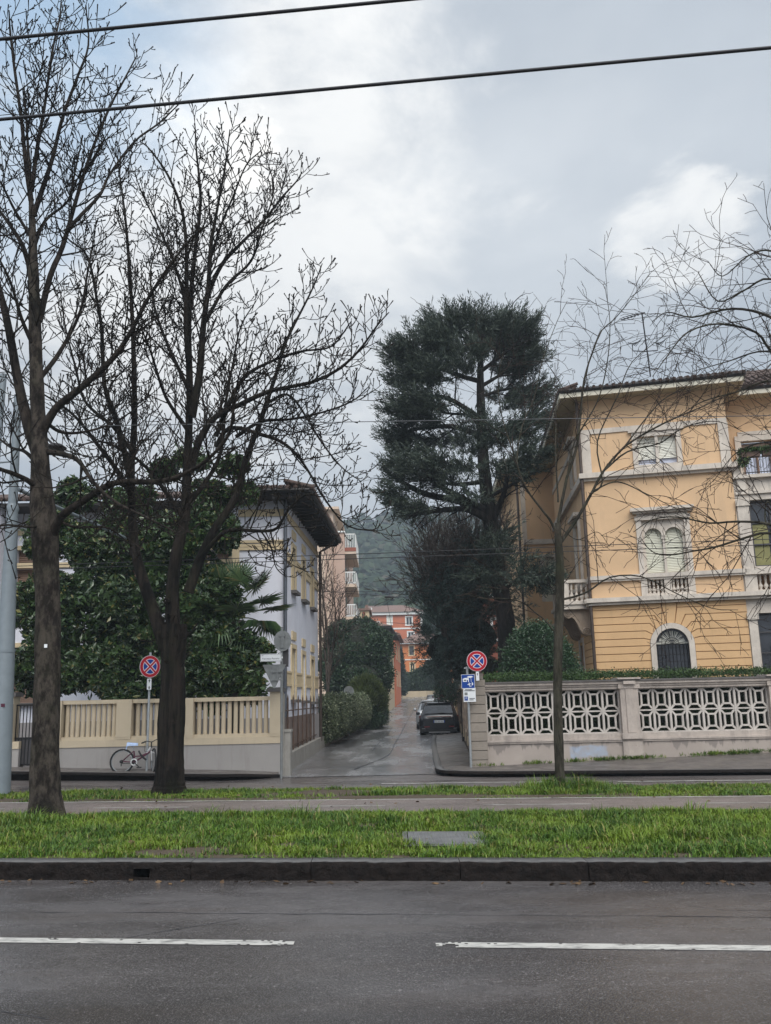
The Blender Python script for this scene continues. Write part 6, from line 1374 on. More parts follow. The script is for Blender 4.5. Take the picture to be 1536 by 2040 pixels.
w.build('pictogram', 'signwhite', bl)
w = MB(); w.box(-.63 * s_, -.28 * s_, -.012, -.0085, z + .10 * s_, z + .26 * s_, 0, fr); w.build('caravan_window', 'ink', bl)
c = at(935.5, 1384.5, 20.7); fr = frame((c[0], 20.70, 0), (1, .02)); z = c[2]; a_, h_ = .142, .155
w = MB(); w.box(-a_, a_, 0, .012, z - h_, z + h_, 0, fr); wn = w.build('white_notice', 'signwhite', rs)
w = MB(); e0, e1 = -.004, -.001
for k, (u0, u1, q) in enumerate(((-.7, .4, .78), (-.85, .85, .62), (-.05, .85, -.52), (-.05, .6, -.72))): w.box(u0 * a_, u1 * a_, e0, e1, z + (q - .045) * h_, z + (q + .045) * h_, 0, fr)
w.build('printed_lines', 'ink', wn)
w = MB(); w.box(-.82 * a_, -.32 * a_, e0, e1, z - .02 * h_, z + .38 * h_, 0, fr); w.build('camera_symbol', 'signback', wn)
w = MB(); w.box(-.86 * a_, -.30 * a_, e0, e1, z - .80 * h_, z - .22 * h_, 0, fr); w.build('parking_symbol', 'signblue', wn); text('lettering', 'P', .07, fr, -.58 * a_, -.006, z - .51 * h_, 'signwhite', wn)
# far round sign back on the left of the lane
c = at(695, 1377, 42); rb = thing('round_sign', 'round grey sign back above the hedge beside the golden bush', 'road sign', (c[0], 42, 0))
fr = frame((c[0], 42, 0), (1, 0)); w = MB(); w.prism(fr(np.array([(.24 * math.cos(i * .2618), 0, c[2] + .24 * math.sin(i * .2618)) for i in range(24)])), fr.ey * .03); w.build('sign_back', 'signback', rb)
w = MB(); w.tube([(c[0], 42.05, 0), (c[0], 42.05, c[2] + .2)], .03, 6); w.build('post', 'steel', rb)
# tapering lamp and tram-wire mast at the left edge
pb = at(-2, 1568, 17.0); mp = thing('street_mast', 'tall tapering pale grey street mast with a slanting bracket tube at the left edge', 'lamp post', (pb[0], 17.0, .1))
m1, m2 = at(18, 1030, 17.0), at(34, 830, 17.0)
w = MB(); X = lambda z: pb[0] + (m2[0] - pb[0]) * (z - pb[2]) / (m2[2] - pb[2])
w.tube([(X(.0), 17, .0), (X(2.75), 17, 2.75), (X(2.8), 17, 2.8), (X(5.5), 17, 5.5)], [.210, .168, .163, .108], 20)
w.tube([(X(2.70), 17, 2.70), (X(2.75), 17, 2.75)], .178, 20); w.tube([(X(5.45), 17, 5.45), (X(5.53), 17, 5.53), (X(5.62), 17, 5.62)], [.111, .122, .095], 20)
w.tube([(X(5.55), 17, 5.55), (X(7.9), 17, 7.9)], [.090, .074], 16); w.build('mast', 'polegrey', mp)
w = MB(); e = at(290, 1090, 23.2); a = at(36, 975, 17.2); w.tube([a, e], .042, 8); w.tube([e, e + (.02, .05, -.12)], .05, 8); w.build('bracket', 'polegrey', mp)
w = MB(); q = np.array([X(7.0), 17, 7.0]); h = at(112, 892, 16.2); w.tube(spline([q, (q + h) / 2 + (0, 0, .25), h], 8), .022, 6)
w.lathe([(.0, .10), (.10, .07), (.20, .0), (.17, -.03), (0, -.05)], h, 14); w.build('lantern', 'louvre', mp)
w = MB(); w.tube([(X(6.6) - .42, 17.1, 6.2), (X(6.6) - .40, 17.1, 8.4)], .07, 8); w.tube([(X(6.6) - .45, 17.1, 6.5), (X(6.6), 17, 6.5)], .02, 5); w.build('side_tube', 'polegrey', mp)
w = MB(); c = at(5, 1405, 16.77); w.box(c[0] - .07, c[0] + .02, 16.822, 16.83, c[2] - .03, c[2] + .03); w.build('sticker', 'bikepurple', mp)
tg = at(92, 1287, 12.72); w = MB(); w.box(tg[0] - .022, tg[0] + .022, 12.70, 12.705, tg[2] - .025, tg[2] + .025); tag(w.build('tree_tag', 'signwhite', None, tg), 'small white number tag nailed to the nearest trunk', 'tag')

# ------------------------------------------------------------------ overhead wires
def wire(pts, r, label, mat='cable', group=None, sag=.0, clamps=()):
    a, b = np.array(pts[0]), np.array(pts[-1]); t = np.linspace(0, 1, 25)[:, None]; P = a + (b - a) * t; P[:, 2] -= (sag * 4 * t * (1 - t))[:, 0]
    w = MB(); w.tube(P, r, 6); o = w.build('overhead_wire', mat, None, tuple(a)); return tag(o, label, 'wire', group)
def gz(x, y, z): d = ray(x, y); return CAM + d * (z - EYE) / d[2]
def ext(p, q, k=3.): d = q - p; return [p - d * k, q + d * k]
wire(ext(gz(0, 78, 6), gz(800, 0, 6)), .0115, 'thick dark trolley wire crossing the upper left corner of the sky')
wire(ext(gz(0, 238, 6), gz(1536, 95, 6), 1.5), .0125, 'thick dark trolley wire crossing the whole sky from left to right')
wire(ext(gz(0, 851, 6), gz(1536, 828, 6), .6), .0065, 'grey wire running level across the cedar and the villa eaves', 'cablegrey')
wire(ext(at(590, 1108, 18.5), at(1536, 1074, 18.5), .6), .008, 'upper of two close thin wires above the lane mouth')
wire(ext(at(590, 1117, 18.5), at(1536, 1085, 18.5), .6), .008, 'lower of two close thin wires above the lane mouth')
wire([at(640, 1178, 40), at(700, 1183, 58), at(880, 1196, 60)], .014, 'span wire over the lane that carries the hanging lamp')
wire([at(640, 1231, 45), at(860, 1246, 62)], .014, 'thin lower wire over the lane in front of the red house')
wire([at(590, 1178, 44), at(900, 1178, 48)], .011, 'thin wire along the apartment balconies over the lane')
sl = thing('hanging_lamp', 'dark flat lamp hanging on a wire over the lane', 'lamp', tuple(at(776, 1188, 60))); c = at(776, 1189, 60)
w = MB(); w.lathe([(0, .12), (.08, .12), (.12, .06), (.34, .02), (.36, -.05), (.30, -.07), (0, -.07)], c, 14); w.build('shade', 'louvre', sl)
w = MB(); w.tube([c + (0, 0, .1), c + (0, 0, .28)], .02, 5); w.tube([at(770, 1192, 60), at(783, 1265, 62)], .012, 4); w.build('cable', 'cable', sl)

# ------------------------------------------------------------------ bicycle
bk = thing('bicycle', 'purple and white bicycle with a pale blue saddle cover leaning by the sign post', 'bicycle', tuple(at(268, 1537, 20.4)))
rw, fw2 = at(243, 1517, 20.42), at(306, 1517, 20.48); wr = .255; zg = rw[2] - wr; rw[2] = fw2[2] = zg + wr
rd, fd = np.array([1, .05, .02]), unit(np.array([.42, -.9, 0]))
def wheel(c, ax1, parent):
    ax1 = unit(ax1); up = unit(np.array([.0, .06, 1.])); an = np.linspace(0, 2 * math.pi, 33)
    ring = lambda r: np.array([c + ax1 * r * math.cos(a) + up * r * math.sin(a) for a in an])
    w = MB(); w.tube(ring(wr), .021, 6, cap=False); o = w.build('wheel', 'tyre', parent)
    w = MB(); w.tube(ring(wr - .028), .010, 5, cap=False); w.build('rim', 'steel', o)
    w = MB()
    for i in range(28): a = i * 2 * math.pi / 28; w.tube([c, c + ax1 * (wr - .03) * math.cos(a + .2) + up * (wr - .03) * math.sin(a + .2)], .0016, 3, cap=False)
    n = np.cross(ax1, up); w.tube([c - n * .05, c + n * .05], .018, 8); w.build('spokes', 'hubgrey', o)
wheel(rw, rd, bk); wheel(fw2, fd, bk)
bb = at(268, 1518, 20.43); bb[2] = zg + .235; seat = at(264.5, 1484, 20.43); sttop = at(267, 1496, 20.43); head = at(301, 1490, 20.46); hlow = at(300, 1497, 20.46); hb = at(302, 1478, 20.46)
w = MB(); w.tube([bb, sttop], .017, 7); w.tube([bb, hlow], .020, 7); w.tube([at(269, 1507, 20.43), at(281, 1506, 20.44), hlow], .014, 7)
for s in (-.04, .04): w.tube([bb + (0, s * .4, 0), rw + (0, s, 0)], .010, 6); w.tube([sttop + (0, s * .3, 0), rw + (0, s, 0)], .009, 6)
w.build('frame', 'bikepurple', bk)
w = MB(); w.tube([hlow + (-.1, 0, -.07), head + (-.01, 0, .02)], .021, 7)
for s in (-.045, .045): w.tube([hlow, fw2 + np.cross(fd, (0, 0, 1)) * s * 1.0 + (0, 0, .15), fw2 + np.cross(fd, (0, 0, 1)) * s], .013, 6)
w.build('fork', 'bikewhite', bk)
w = MB(); w.tube([head, hb], .014, 6); w.tube(spline([hb + (-.19, -.10, -.01), hb + (-.1, -.05, .02), hb + (0, 0, .0), hb + (.08, .05, .04), hb + (.17, .10, .06)], 12), .011, 6); w.tube([hb + (-.2, -.1, -.02), hb + (-.12, -.06, .01)], .017, 6); w.tube([hb + (.11, .06, .05), hb + (.18, .1, .07)], .017, 6)
w.tube(spline([hb + (-.12, -.06, .0), hb + (-.12, -.1, -.2), head + (0, -.02, -.05)], 8), .004, 4); w.build('handlebar', 'trimblack', bk)
w = MB(); w.tube([sttop, seat + (0, 0, -.02)], .013, 6); w.build('seat_post', 'steel', bk)
w = MB(); V = []
for i in range(9):
    t = i / 8; x = -.11 + .23 * t; hw = .075 * (1 - t) ** .7 + .018; zt = .045 - .02 * t + .02 * (t - .5) ** 2
    V.append([seat + (x, -hw, -.02), seat + (x, -hw, zt - .02), seat + (x, -hw * .5, zt + .01), seat + (x, hw * .5, zt + .01), seat + (x, hw, zt - .02), seat + (x, hw, -.02)])
w.grid(np.array(V)); w.tube([seat + (-.11, -.05, -.0), seat + (-.13, -.06, -.1)], [.02, .008], 5); w.build('saddle', 'saddleblue', bk)
w = MB(); an = np.linspace(0, 6.283, 25); w.tube([bb + (.066 * math.cos(a), -.05, .066 * math.sin(a)) for a in an], .017, 5, cap=False); w.build('chain_guard', 'bikewhite', bk)
w = MB(); w.tube([bb + (0, -.06, 0), bb + (.12, -.07, -.10)], .010, 5); w.box(bb[0] + .09, bb[0] + .18, bb[1] - .15, bb[1] - .07, bb[2] - .12, bb[2] - .10); w.tube([bb + (0, .06, 0), bb + (-.1, .07, .1)], .010, 5); w.lathe([(0, -.05), (.035, -.05), (.04, .0), (0, .0)], rw + (0, -.03, 0), 8, 'y'); w.tube([rw + (0, -.05, 0), rw + (-.0, -.05, -.10)], .012, 5); w.box(rw[0] + .02, bb[0], rw[1] - .052, rw[1] - .045, zg + .21, zg + .225); w.build('drivetrain', 'trimblack', bk)
w = MB(); q = at(282, 1503, 20.40); w.tube(spline([q + (-.06, -.02, .08), q + (-.01, -.04, .0), q + (.05, -.02, -.07), q + (.11, 0, -.12)], 9), .02, 6); w.build('lock_cable', 'trimblack', bk)

# ------------------------------------------------------------------ parked cars
def make_car(name, label, paint, L=4.64, Wd=1.87, Hh=1.65, plate='FL 101 AV', dark_lamps=True, group=None):
    t = thing(name, label, 'car', (0, 0, 0), group); hw = Wd / 2; k = Hh / 1.65
    st = [(0.0, .42, .86, .90, .78, .70, .60), (.05, .30, .98, 1.04, .90, .82, .66), (.14, .26, 1.05, 1.12, .965, .87, .68), (.30, .24, 1.06, 1.28, .99, .90, .67), (.62, .22, 1.05, 1.52, 1.0, .91, .655), (.85, .21, 1.04, 1.60, 1.0, .915, .66), (1.5, .2, 1.0, 1.645, .985, .915, .67), (2.4, .2, .98, 1.63, .98, .915, .66), (2.95, .2, .98, 1.45, .985, .915, .60), (3.45, .2, .97, 1.08, .99, .90, .70), (4.1, .22, .90, .97, .985, .86, .68), (4.5, .28, .74, .82, .92, .78, .6), (4.64, .36, .62, .68, .78, .66, .5)]
    V = []
    for y, zb_, zl, zr, a, b, c in st:
        y *= L / 4.64; a, b, c = a * hw, b * hw, c * hw; zb_, zl, zr = zb_ * k, zl * k, zr * k
        h = [(0, zb_), (a * .80, zb_), (a * .96, zb_ + .08), (a, zb_ + .22), (a, (zb_ + zl) / 2 + .08), (a * .985, zl - .06), (b, zl), ((b + c) / 2 + .012, (zl + zr) / 2), (c + .02, zr - .06 * min(1, (zr - zl) * 3)), (c * .82, zr - .008), (0, zr + .012)]
        V.append([(x, y, z) for x, z in h] + [(-x, y, z) for x, z in h[-2:0:-1]])
    V = np.array(V); V = np.concatenate([V, V[:, :1]], 1); w = MB(); w.grid(V); w.poly(V[0][:-1]); w.poly(V[-1][:-1][::-1])
    body = w.build('body', paint, t)
    w = MB(); sz = lambda z: z * k
    rows = [(.112, 1.135, .69), (.27, 1.292, .655), (.43, 1.415, .63), (.595, 1.525, .60)]; w.grid(np.array([[(-q * hw, y, sz(z)), (0, y - .006, sz(z)), (q * hw, y, sz(z))] for y, z, q in rows]), 0, False); o = w.build('rear_window', 'glass', t)
    w = MB(); w.tube([(-.05, .10, sz(1.15)), (.30, .10, sz(1.155))], .012, 4); w.build('wiper', 'trimblack', o)
    for s in (-1, 1):
        w = MB()
        for (y0, y1) in ((.75, 1.62), (1.70, 2.72)):
            f = L / 4.64; p = lambda y, tt: (s * ((.915 * (1 - tt) + .665 * tt) * hw + .022), y * f, sz(1.03 * (1 - tt) + 1.60 * tt))
            w.quad(p(y0, .06), p(y1 + (.28 if y1 > 2 else 0), .06), p(y1 - (.05 if y1 > 2 else 0), .84), p(y0 + (.15 if y0 < 1 else 0), .84))
        w.build('side_window', 'glass', t)
    w = MB(); p = lambda x, tt: (x * hw, (2.62 + .80 * (1 - tt)) * L / 4.64 + .02, sz(1.10 + .50 * tt)); w.quad(p(-.66, .05), p(.66, .05), p(.60, .92), p(-.60, .92)); w.build('windscreen', 'glass', t)
    w = MB(); w.box(-.66 * hw, .66 * hw, .56, .78, sz(1.565), sz(1.60)); w.box(-.70 * hw, -.66 * hw, .60, .76, sz(1.545), sz(1.585)); w.box(.66 * hw, .70 * hw, .60, .76, sz(1.545), sz(1.585)); w.prism([(-.02, .95, sz(1.62)), (-.02, 1.18, sz(1.63)), (-.02, .95, sz(1.70))], (.04, 0, 0)); w.build('spoiler', paint, t)
    for s in (-1, 1):
        w = MB(); w.add([(s * hw * .96, .155, sz(1.04)), (s * hw * .96, .125, sz(.93)), (s * hw * .62, .028, sz(.96)), (s * hw * .62, .045, sz(1.03)), (s * hw * .99, .33, sz(1.03)), (s * hw * .99, .30, sz(.94))], [(0, 1, 2, 3), (4, 5, 1, 0)]); w.build('tail_lamp', 'lampred', t)
        w = MB(); w.box(s * hw * .60 - .12, s * hw * .60 + .12, -.004, .1, sz(.52), sz(.57)); w.build('reflector', 'lampred', t)
        w = MB(); c = (s * (hw + .09), 2.55 * L / 4.64, sz(1.08)); w.lathe([(0, -.09), (.06, -.085), (.085, -.02), (.085, .03), (.05, .09), (0, .1)], c, 10, 'x'); w.box(c[0] - .1 if s > 0 else c[0] + .02, c[0] - .02 if s > 0 else c[0] + .1, c[1] - .02, c[1] + .03, c[2] - .05, c[2] - .02); w.build('mirror', paint, t)
        w = MB(); w.box(s * hw * .62 - .09, s * hw * .62 + .09, 4.50 * L / 4.64, 4.57 * L / 4.64, sz(.66), sz(.74)); w.build('headlamp', 'chrome', t)
    w = MB(); w.box(-.60 * hw, .60 * hw, .012, .06, sz(.985), sz(1.005)); w.build('light_bar', 'lampred', t)
    w = MB(); w.box(-.26, .26, -.012, .0, sz(.72), sz(.83)); p_ = w.build('number_plate', 'plate', t)
    w = MB(); w.box(-.26, -.215, -.015, -.0125, sz(.72), sz(.83)); w.box(.215, .26, -.015, -.0125, sz(.72), sz(.83)); w.build('plate_band', 'signblue', p_); text('lettering', plate, .085, frame((0, 0, 0), (1, 0)), 0, -.015, sz(.772), 'ink', p_)
    w = MB()
    for i in range(5): x = -.13 + .065 * i; w.box(x - .02, x + .02, .010, .02, sz(.925), sz(.955))
    w.build('badge', 'chrome', t)
    w = MB(); w.box(-.88 * hw, .88 * hw, .005, .25, sz(.32), sz(.46)); w.box(-.80 * hw, .80 * hw, .25, L - .5, .26 * k, .32 * k); w.build('lower_bumper', 'trimblack', t)
    w = MB(); w.box(-.52 * hw, .52 * hw, -.004, .06, sz(.275), sz(.318)); w.box(-.86 * hw, .86 * hw, .001, .03, sz(.455), sz(.475)); w.build('skid_plate', 'alloy', t)
    for s in (-1, 1):
        for y in (.92, 3.72):
            y *= L / 4.64; r = .355 * k; w = MB(); w.lathe([(r * .62, -.115), (r * .92, -.115), (r, -.08), (r, .08), (r * .92, .115), (r * .62, .115)], (s * (hw - .135), y, r), 24, 'x'); wl = w.build('wheel', 'tyre', t)
            w = MB(); w.lathe([(0, s * .10), (r * .15, s * .11), (r * .58, s * .10), (r * .62, s * .115)], (s * (hw - .135), y, r), 18, 'x'); w.build('rim', 'alloy', wl)
    return t
def place(t, x, y, rot): t.location = (x, y, zs(y) + .02); t.rotation_euler = (math.radians(.8), 0, rot); bpy.context.view_layer.update()
ang = -math.atan(.055)
c1 = make_car('parked_car', 'dark sport utility car parked half on the kerb of the lane, nearest of the row', 'carblack', group='cars parked along the lane'); place(c1, 2.26, 41.6, ang)
c1.location.z = -.13 + .0
c2 = make_car('parked_car', 'pale silver car parked directly in front of the dark car', 'carsilver', 4.3, 1.80, 1.55, 'EX 482 GR', group='cars parked along the lane'); place(c2, 2.28, 48.6, ang)
c3 = make_car('parked_car', 'white van like car parked third in the row up the lane', 'carwhite', 4.2, 1.78, 1.52, 'DM 357 KL', group='cars parked along the lane'); place(c3, 2.98, 58.5, ang)
c4 = make_car('parked_car', 'small grey car farthest up the lane beside the low wall', 'cargrey', 4.0, 1.72, 1.62, 'CB 914 TZ', group='cars parked along the lane'); place(c4, 3.55, 71, ang)

# ------------------------------------------------------------------ houses further up the lane
def xat(px, Y, y=1390): return at(px, y, Y)[0]
def zat(py, Y, x=780): return at(x, py, Y)[2]
def simple_window(fr, a, b, c, d, parent, mat='louvre', fw=.14, tr='white', name='window', d0=0.):
    w = MB(); surround(w, fr, a, b, c, d, fw, d0 - .05, d0 + .02); w.box(a - fw - .05, b + fw + .05, d0 - .10, d0 + .02, c - .12, c, 0, fr); win = w.build(name, tr, parent)
    w = MB()
    if mat == 'glass':
        w.quad(*fr(np.array([(a, d0 + .12, c), (b, d0 + .12, c), (b, d0 + .12, d), (a, d0 + .12, d)]))); w.build('pane', mat, win)
        w = MB(); m = (a + b) / 2; w.box(m - .05, m + .05, d0 + .06, d0 + .11, c, d, 0, fr)
        for q in (a, b - .07): w.box(q, q + .07, d0 + .06, d0 + .11, c, d, 0, fr)
        w.box(a, b, d0 + .065, d0 + .105, c, c + .08, 0, fr); w.box(a, b, d0 + .065, d0 + .105, d - .08, d, 0, fr); w.build('frame', tr, win)
    else: louvres(w, fr, a, b, c, d, d0 + .03, .09); w.build('shutter', mat, win)
    return win
# tan apartment block with balconies
Y0 = 66; fr = frame((xat(600, Y0), Y0, 0), (1, 0)); U = lambda px, Y=Y0: xat(px, Y) - fr.O[0]; zt = zat(1061, Y0, 680)
ap = thing('apartment_block', 'tan and cream apartment block with pale railed balconies behind the lavender house', 'building', (xat(660, Y0), Y0, 0))
w = MB(); ue = U(690); us = U(667); w.box(us, ue, 0, 16, -.5, zt, 0, fr); w.build('wall', 'apart', ap)
w = MB(); wall(w, fr, -2, us, -.5, zt - .3, [(U(648), U(655), 3, 4.6), (U(648), U(655), 6, 7.6), (U(648), U(655), 9, 10.6)], -.25, .2); w.box(us - .02, us, -.25, 0, -.5, zt - .3, 0, fr); w.build('front_wall', 'apartcream', ap)
for z in (3, 6, 9): w = MB(); louvres(w, fr, U(648), U(655), z, z + 1.6, -.15, .09); w.build('shutter', 'apart', ap)
w = MB()
for px in (651.5, 659, 664): w.box(U(px) - .05, U(px) + .05, -.32, -.25, -.4, zt - .4, 0, fr)
w.build('pipe', 'apart', ap)
w = MB(); w.box(us - .1, ue + .05, -.1, 16, zt, zt + .12, 0, fr); w.build('parapet', 'white', ap)
w = MB(); zp = zat(1022, 70, 655); w.box(-2, U(668, 70), 3, 14, zt, zp, 0, fr); w.box(-2.2, U(668, 70) + .5, 2.5, 14.5, zp, zp + .2, 0, fr); w.build('penthouse', 'apartcream', ap)
for i, (yr, ys_) in enumerate(((1062, 1097), (1138, 1162), (1203, 1228))):
    zr_, zs_ = zat(yr, Y0, 700), zat(ys_, Y0, 700); u1 = ue + .85
    w = MB(); w.box(ue, u1, .2, 7, zs_ - .25, zs_, 0, fr); b_ = w.build('balcony', 'apartcream', ap)
    w = MB()
    if i == 0: w.box(ue, u1 + .02, .16, .2, zs_ - .0, zs_ + .28, 0, fr); w.build('front_band', 'brick', b_)
    w = MB(); w.box(ue, u1, .18, .24, zr_ - .08, zr_, 0, fr); w.box(u1 - .06, u1, .18, 7, zr_ - .08, zr_, 0, fr)
    for u in np.arange(ue + .06, u1, .13): w.box(u - .022, u + .022, .19, .23, zs_, zr_ - .08, 0, fr)
    for d in np.arange(.3, 7, .2): w.box(u1 - .055, u1 - .015, d - .05, d + .05, zs_, zr_ - .08, 0, fr)
    w.box(ue, u1, .19, .23, zs_ + .02, zs_ + .12, 0, fr); w.build('railing', 'white', b_)
    w = MB(); w.box(ue + .005, ue + .03, .5, 2.6, zs_, zs_ + 2.2, 0, fr); w.build('balcony_window', 'glass', b_)
# cream house with dark eave at the lane edge, and the red house beside it
Y0 = 76; ch = thing('old_house', 'small weathered cream house with dark overhanging eave right at the lane edge', 'house', (xl(Y0), Y0, zs(Y0)))
fr = frame((xl(76), 76, 0), (xl(92) - xl(76), 16)); zT = 7.7; zg = zs(76)
w = MB(); w.prism([(xl(76), 76, zg - .5), (xl(92), 92, zg - .5), (xl(92) - 6, 92, zg - .5), (xl(76) - 6, 76, zg - .5)], (0, 0, zT - zg + .5)); w.build('wall', 'oldcream', ch)
w = MB(); z = zT; e = .65; w.prism([(xl(76) - 6.4, 76 - e, z), (xl(76) + e, 76 - e, z), (xl(92) + e, 92.2, z), (xl(92) - 6.4, 92.2, z)], (0, 0, .18)); w.build('eave', 'eave', ch)
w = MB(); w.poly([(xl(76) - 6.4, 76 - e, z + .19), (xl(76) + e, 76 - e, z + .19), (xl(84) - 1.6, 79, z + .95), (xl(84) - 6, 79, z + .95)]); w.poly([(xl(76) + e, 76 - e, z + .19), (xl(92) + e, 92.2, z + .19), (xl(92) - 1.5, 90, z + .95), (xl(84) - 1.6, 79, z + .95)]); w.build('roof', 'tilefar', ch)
for u in (3, 8, 12.5):
    for z0 in (1.9, 5.0): simple_window(fr, u, u + 1, zg + z0, zg + z0 + 1.7, ch, 'louvre', .1, 'oldcream')
w = MB(); w.box(0, 16, -.06, .02, 4.3, 4.55, 0, fr); w.build('band', 'oldcream', ch)
Y0 = 80; tb = thing('terrace_house', 'cream terrace with balustrade and flowers above the dark evergreen tree', 'building', (xat(745, 82), 82, 0)); x0, x1 = xat(722, 82), xat(757, 82); zt = zat(1262, 82)
w = MB(); w.box(x0 - 3, x1, 82, 90, 0, zt); w.box(xat(708, 84), xat(738, 84), 84, 90, zt, zat(1215, 84)); w.build('wall', 'creamtrim', tb)
w = MB(); w.box(x0, x1 + .15, 81.85, 82.1, zat(1240, 82), zat(1237, 82)); w.box(x0, x1 + .1, 81.9, 82.05, zt, zt + .12)
for x in np.arange(x0, x1, .28): w.box(x, x + .12, 81.92, 82.04, zt, zat(1240, 82))
w.build('balustrade', 'white', tb); w = MB(); w.box(xat(708, 84) - .2, xat(738, 84) + .2, 83.8, 90.2, zat(1215, 84), zat(1211, 84)); w.box(xat(731, 85), xat(737, 85), 84.5, 85.2, zat(1211, 84), zat(1203, 84)); w.build('roof', 'tilefar', tb)
w = MB(); w.box(xat(725, 84), xat(730, 84), 83.93, 84.0, zt, zat(1218, 84)); w.build('door', 'brick', tb)
w = MB(); g = np.random.default_rng(3); C = np.stack([g.uniform(x0 + .5, x1 - .2, 70), np.full(70, 81.8), g.uniform(zt + .15, zt + .6, 70)], -1); leaves(w, C, np.repeat([[0, -1., .3]], 70, 0), 4, .06, .14, .1, 5); w.build('flowers', 'flower', tb)
rh = thing('red_house', 'narrow red house wall standing between cream house and cypress at the lane edge', 'house', (xl(94), 94, zs(94)))
fr = frame((xl(93) + .1, 93, 0), (xl(106) - xl(93), 13)); zT = 8.3
w = MB(); w.prism([(xl(93) + .1, 93, 0), (xl(106) + .1, 106, 0), (xl(106) - 5, 106, 0), (xl(93) - 5, 93, 0)], (0, 0, zT)); w.build('wall', 'red', rh)
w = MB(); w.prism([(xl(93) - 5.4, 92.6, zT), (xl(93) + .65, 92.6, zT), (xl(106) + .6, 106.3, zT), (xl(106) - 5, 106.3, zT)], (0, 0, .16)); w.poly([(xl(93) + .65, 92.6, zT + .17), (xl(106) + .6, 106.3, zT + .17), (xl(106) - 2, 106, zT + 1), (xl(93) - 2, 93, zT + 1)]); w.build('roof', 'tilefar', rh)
for u in (2.5, 7, 10.5):
    for z0 in (3.2, 6.0): simple_window(fr, u, u + .9, z0, z0 + 1.5, rh, 'louvre', .1, 'oldcream')
# orange house with hipped roof
Y0 = 126; oh_ = thing('orange_house', 'orange house with hipped tile roof and one dark shuttered window above a hedge', 'house', (xat(830, Y0), Y0, 2)); fr = frame((xat(797, Y0), Y0, 0), (1, 0)); U = lambda px: xat(px, 126) - fr.O[0]
zT = zat(1283, Y0, 820); u1 = U(905)
w = MB(); wall(w, fr, 0, u1, 1, zT, [(U(817), U(827), zat(1309, 126), zat(1287, 126)), (U(818), U(829), zat(1341, 126), zat(1320, 126))], 0, .2); w.quad(*fr(np.array([(0, 0, 1), (0, 9, 1), (0, 9, zT), (0, 0, zT)]))); w.build('wall', 'orange', oh_)
simple_window(fr, U(818), U(827), zat(1306, 126), zat(1288, 126), oh_, 'louvre', .12, 'creamtrim'); simple_window(fr, U(819), U(828), zat(1341, 126), zat(1322, 126), oh_, 'glass', .12, 'creamtrim')
w = MB(); w.box(-.05, u1, -.08, .02, zat(1316, 126), zat(1314, 126), 0, fr); w.box(-.5, u1 + .5, -.5, .02, zT, zT + .14, 0, fr); w.build('band', 'white', oh_)
w = MB(); a = U(836); zp = zat(1262, 130); w.poly([fr(np.array(q)) for q in ((-.6, -.6, zT + .15), (u1 + .6, -.6, zT + .15), (u1 - 3, 4, zp), (a, 4, zp))]); w.poly([fr(np.array(q)) for q in ((-.6, -.6, zT + .15), (a, 4, zp), (a, 5, zp), (-.6, 9, zT + .15))]); w.build('roof', 'tilefar', oh_)
w = MB(); zb_, zt_ = zat(1357, 125), zat(1344, 125); w.box(U(806), U(838), -1.3, 0, zb_ - .15, zb_, 0, fr); w.box(U(806), U(838), -1.3, -1.2, zt_ - .1, zt_, 0, fr)
for u in np.arange(U(806), U(838), .2): w.box(u, u + .09, -1.29, -1.21, zb_, zt_ - .1, 0, fr)
w.build('balcony', 'white', oh_)
w = MB(); w.box(u1 - .08, u1 + .02, -.06, .04, 1, zT, 0, fr); w.box(-.02, .1, -.05, .04, 1, zT, 0, fr); w.build('quoin', 'creamtrim', oh_)
# tall red house behind
Y0 = 150; r2 = thing('tall_red_house', 'tall red house with white framed windows and long tiled roof below the hill', 'house', (xat(790, Y0), Y0, 4)); fr = frame((xat(736, Y0), Y0, 0), (1, 0)); U = lambda px: xat(px, 150) - fr.O[0]
zT = zat(1225, Y0, 790); u1 = U(846); W4 = [(774.5, 785, 1244, 1228), (812, 826, 1246, 1230), (781, 792, 1277, 1261), (815, 829, 1274, 1260)]
w = MB(); wall(w, fr, 0, u1, 3, zT, [(U(a), U(b), zat(c, 150), zat(d, 150)) for a, b, c, d in W4], 0, .2); w.quad(*fr(np.array([(u1, 0, 3), (u1, 9, 3), (u1, 9, zT), (u1, 0, zT)]))); w.build('wall', 'red', r2)
for i, (a, b, c, d) in enumerate(W4): simple_window(fr, U(a) + .1, U(b) - .1, zat(c, 150), zat(d, 150), r2, 'shutterwhite' if i == 0 else 'glass', .18)
w = MB(); w.box(-.4, u1 + .4, -.4, .02, zT, zT + .45, 0, fr); w.box(0, u1, -.06, .02, zat(1254, 150), zat(1251, 150), 0, fr); w.box(u1 - .35, u1 + .03, -.05, .05, 3, zT, 0, fr); w.build('cornice', 'white', r2)
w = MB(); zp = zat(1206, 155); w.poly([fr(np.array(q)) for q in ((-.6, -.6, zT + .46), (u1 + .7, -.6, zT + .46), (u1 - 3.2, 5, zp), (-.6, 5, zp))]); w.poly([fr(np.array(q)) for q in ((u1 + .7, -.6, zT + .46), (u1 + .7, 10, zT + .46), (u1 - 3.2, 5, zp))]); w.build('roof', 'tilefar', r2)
w = MB(); w.box(U(739), U(744), 1.5, 3, zT, zat(1208, 150), 0, fr); w.build('skylight', 'white', r2)
for i, (a, s) in enumerate(((744, 4.6), (749, 3.4))): pass
aerial(tuple(at(745.5, 1208, 152)), 4.2, 'thin rooftop aerial with forked head on the tall red house', 2.0, True)
aerial(tuple(at(752, 1209, 152)), 2.6, 'shorter rooftop aerial beside the forked one on the tall red house', 1.8, True)
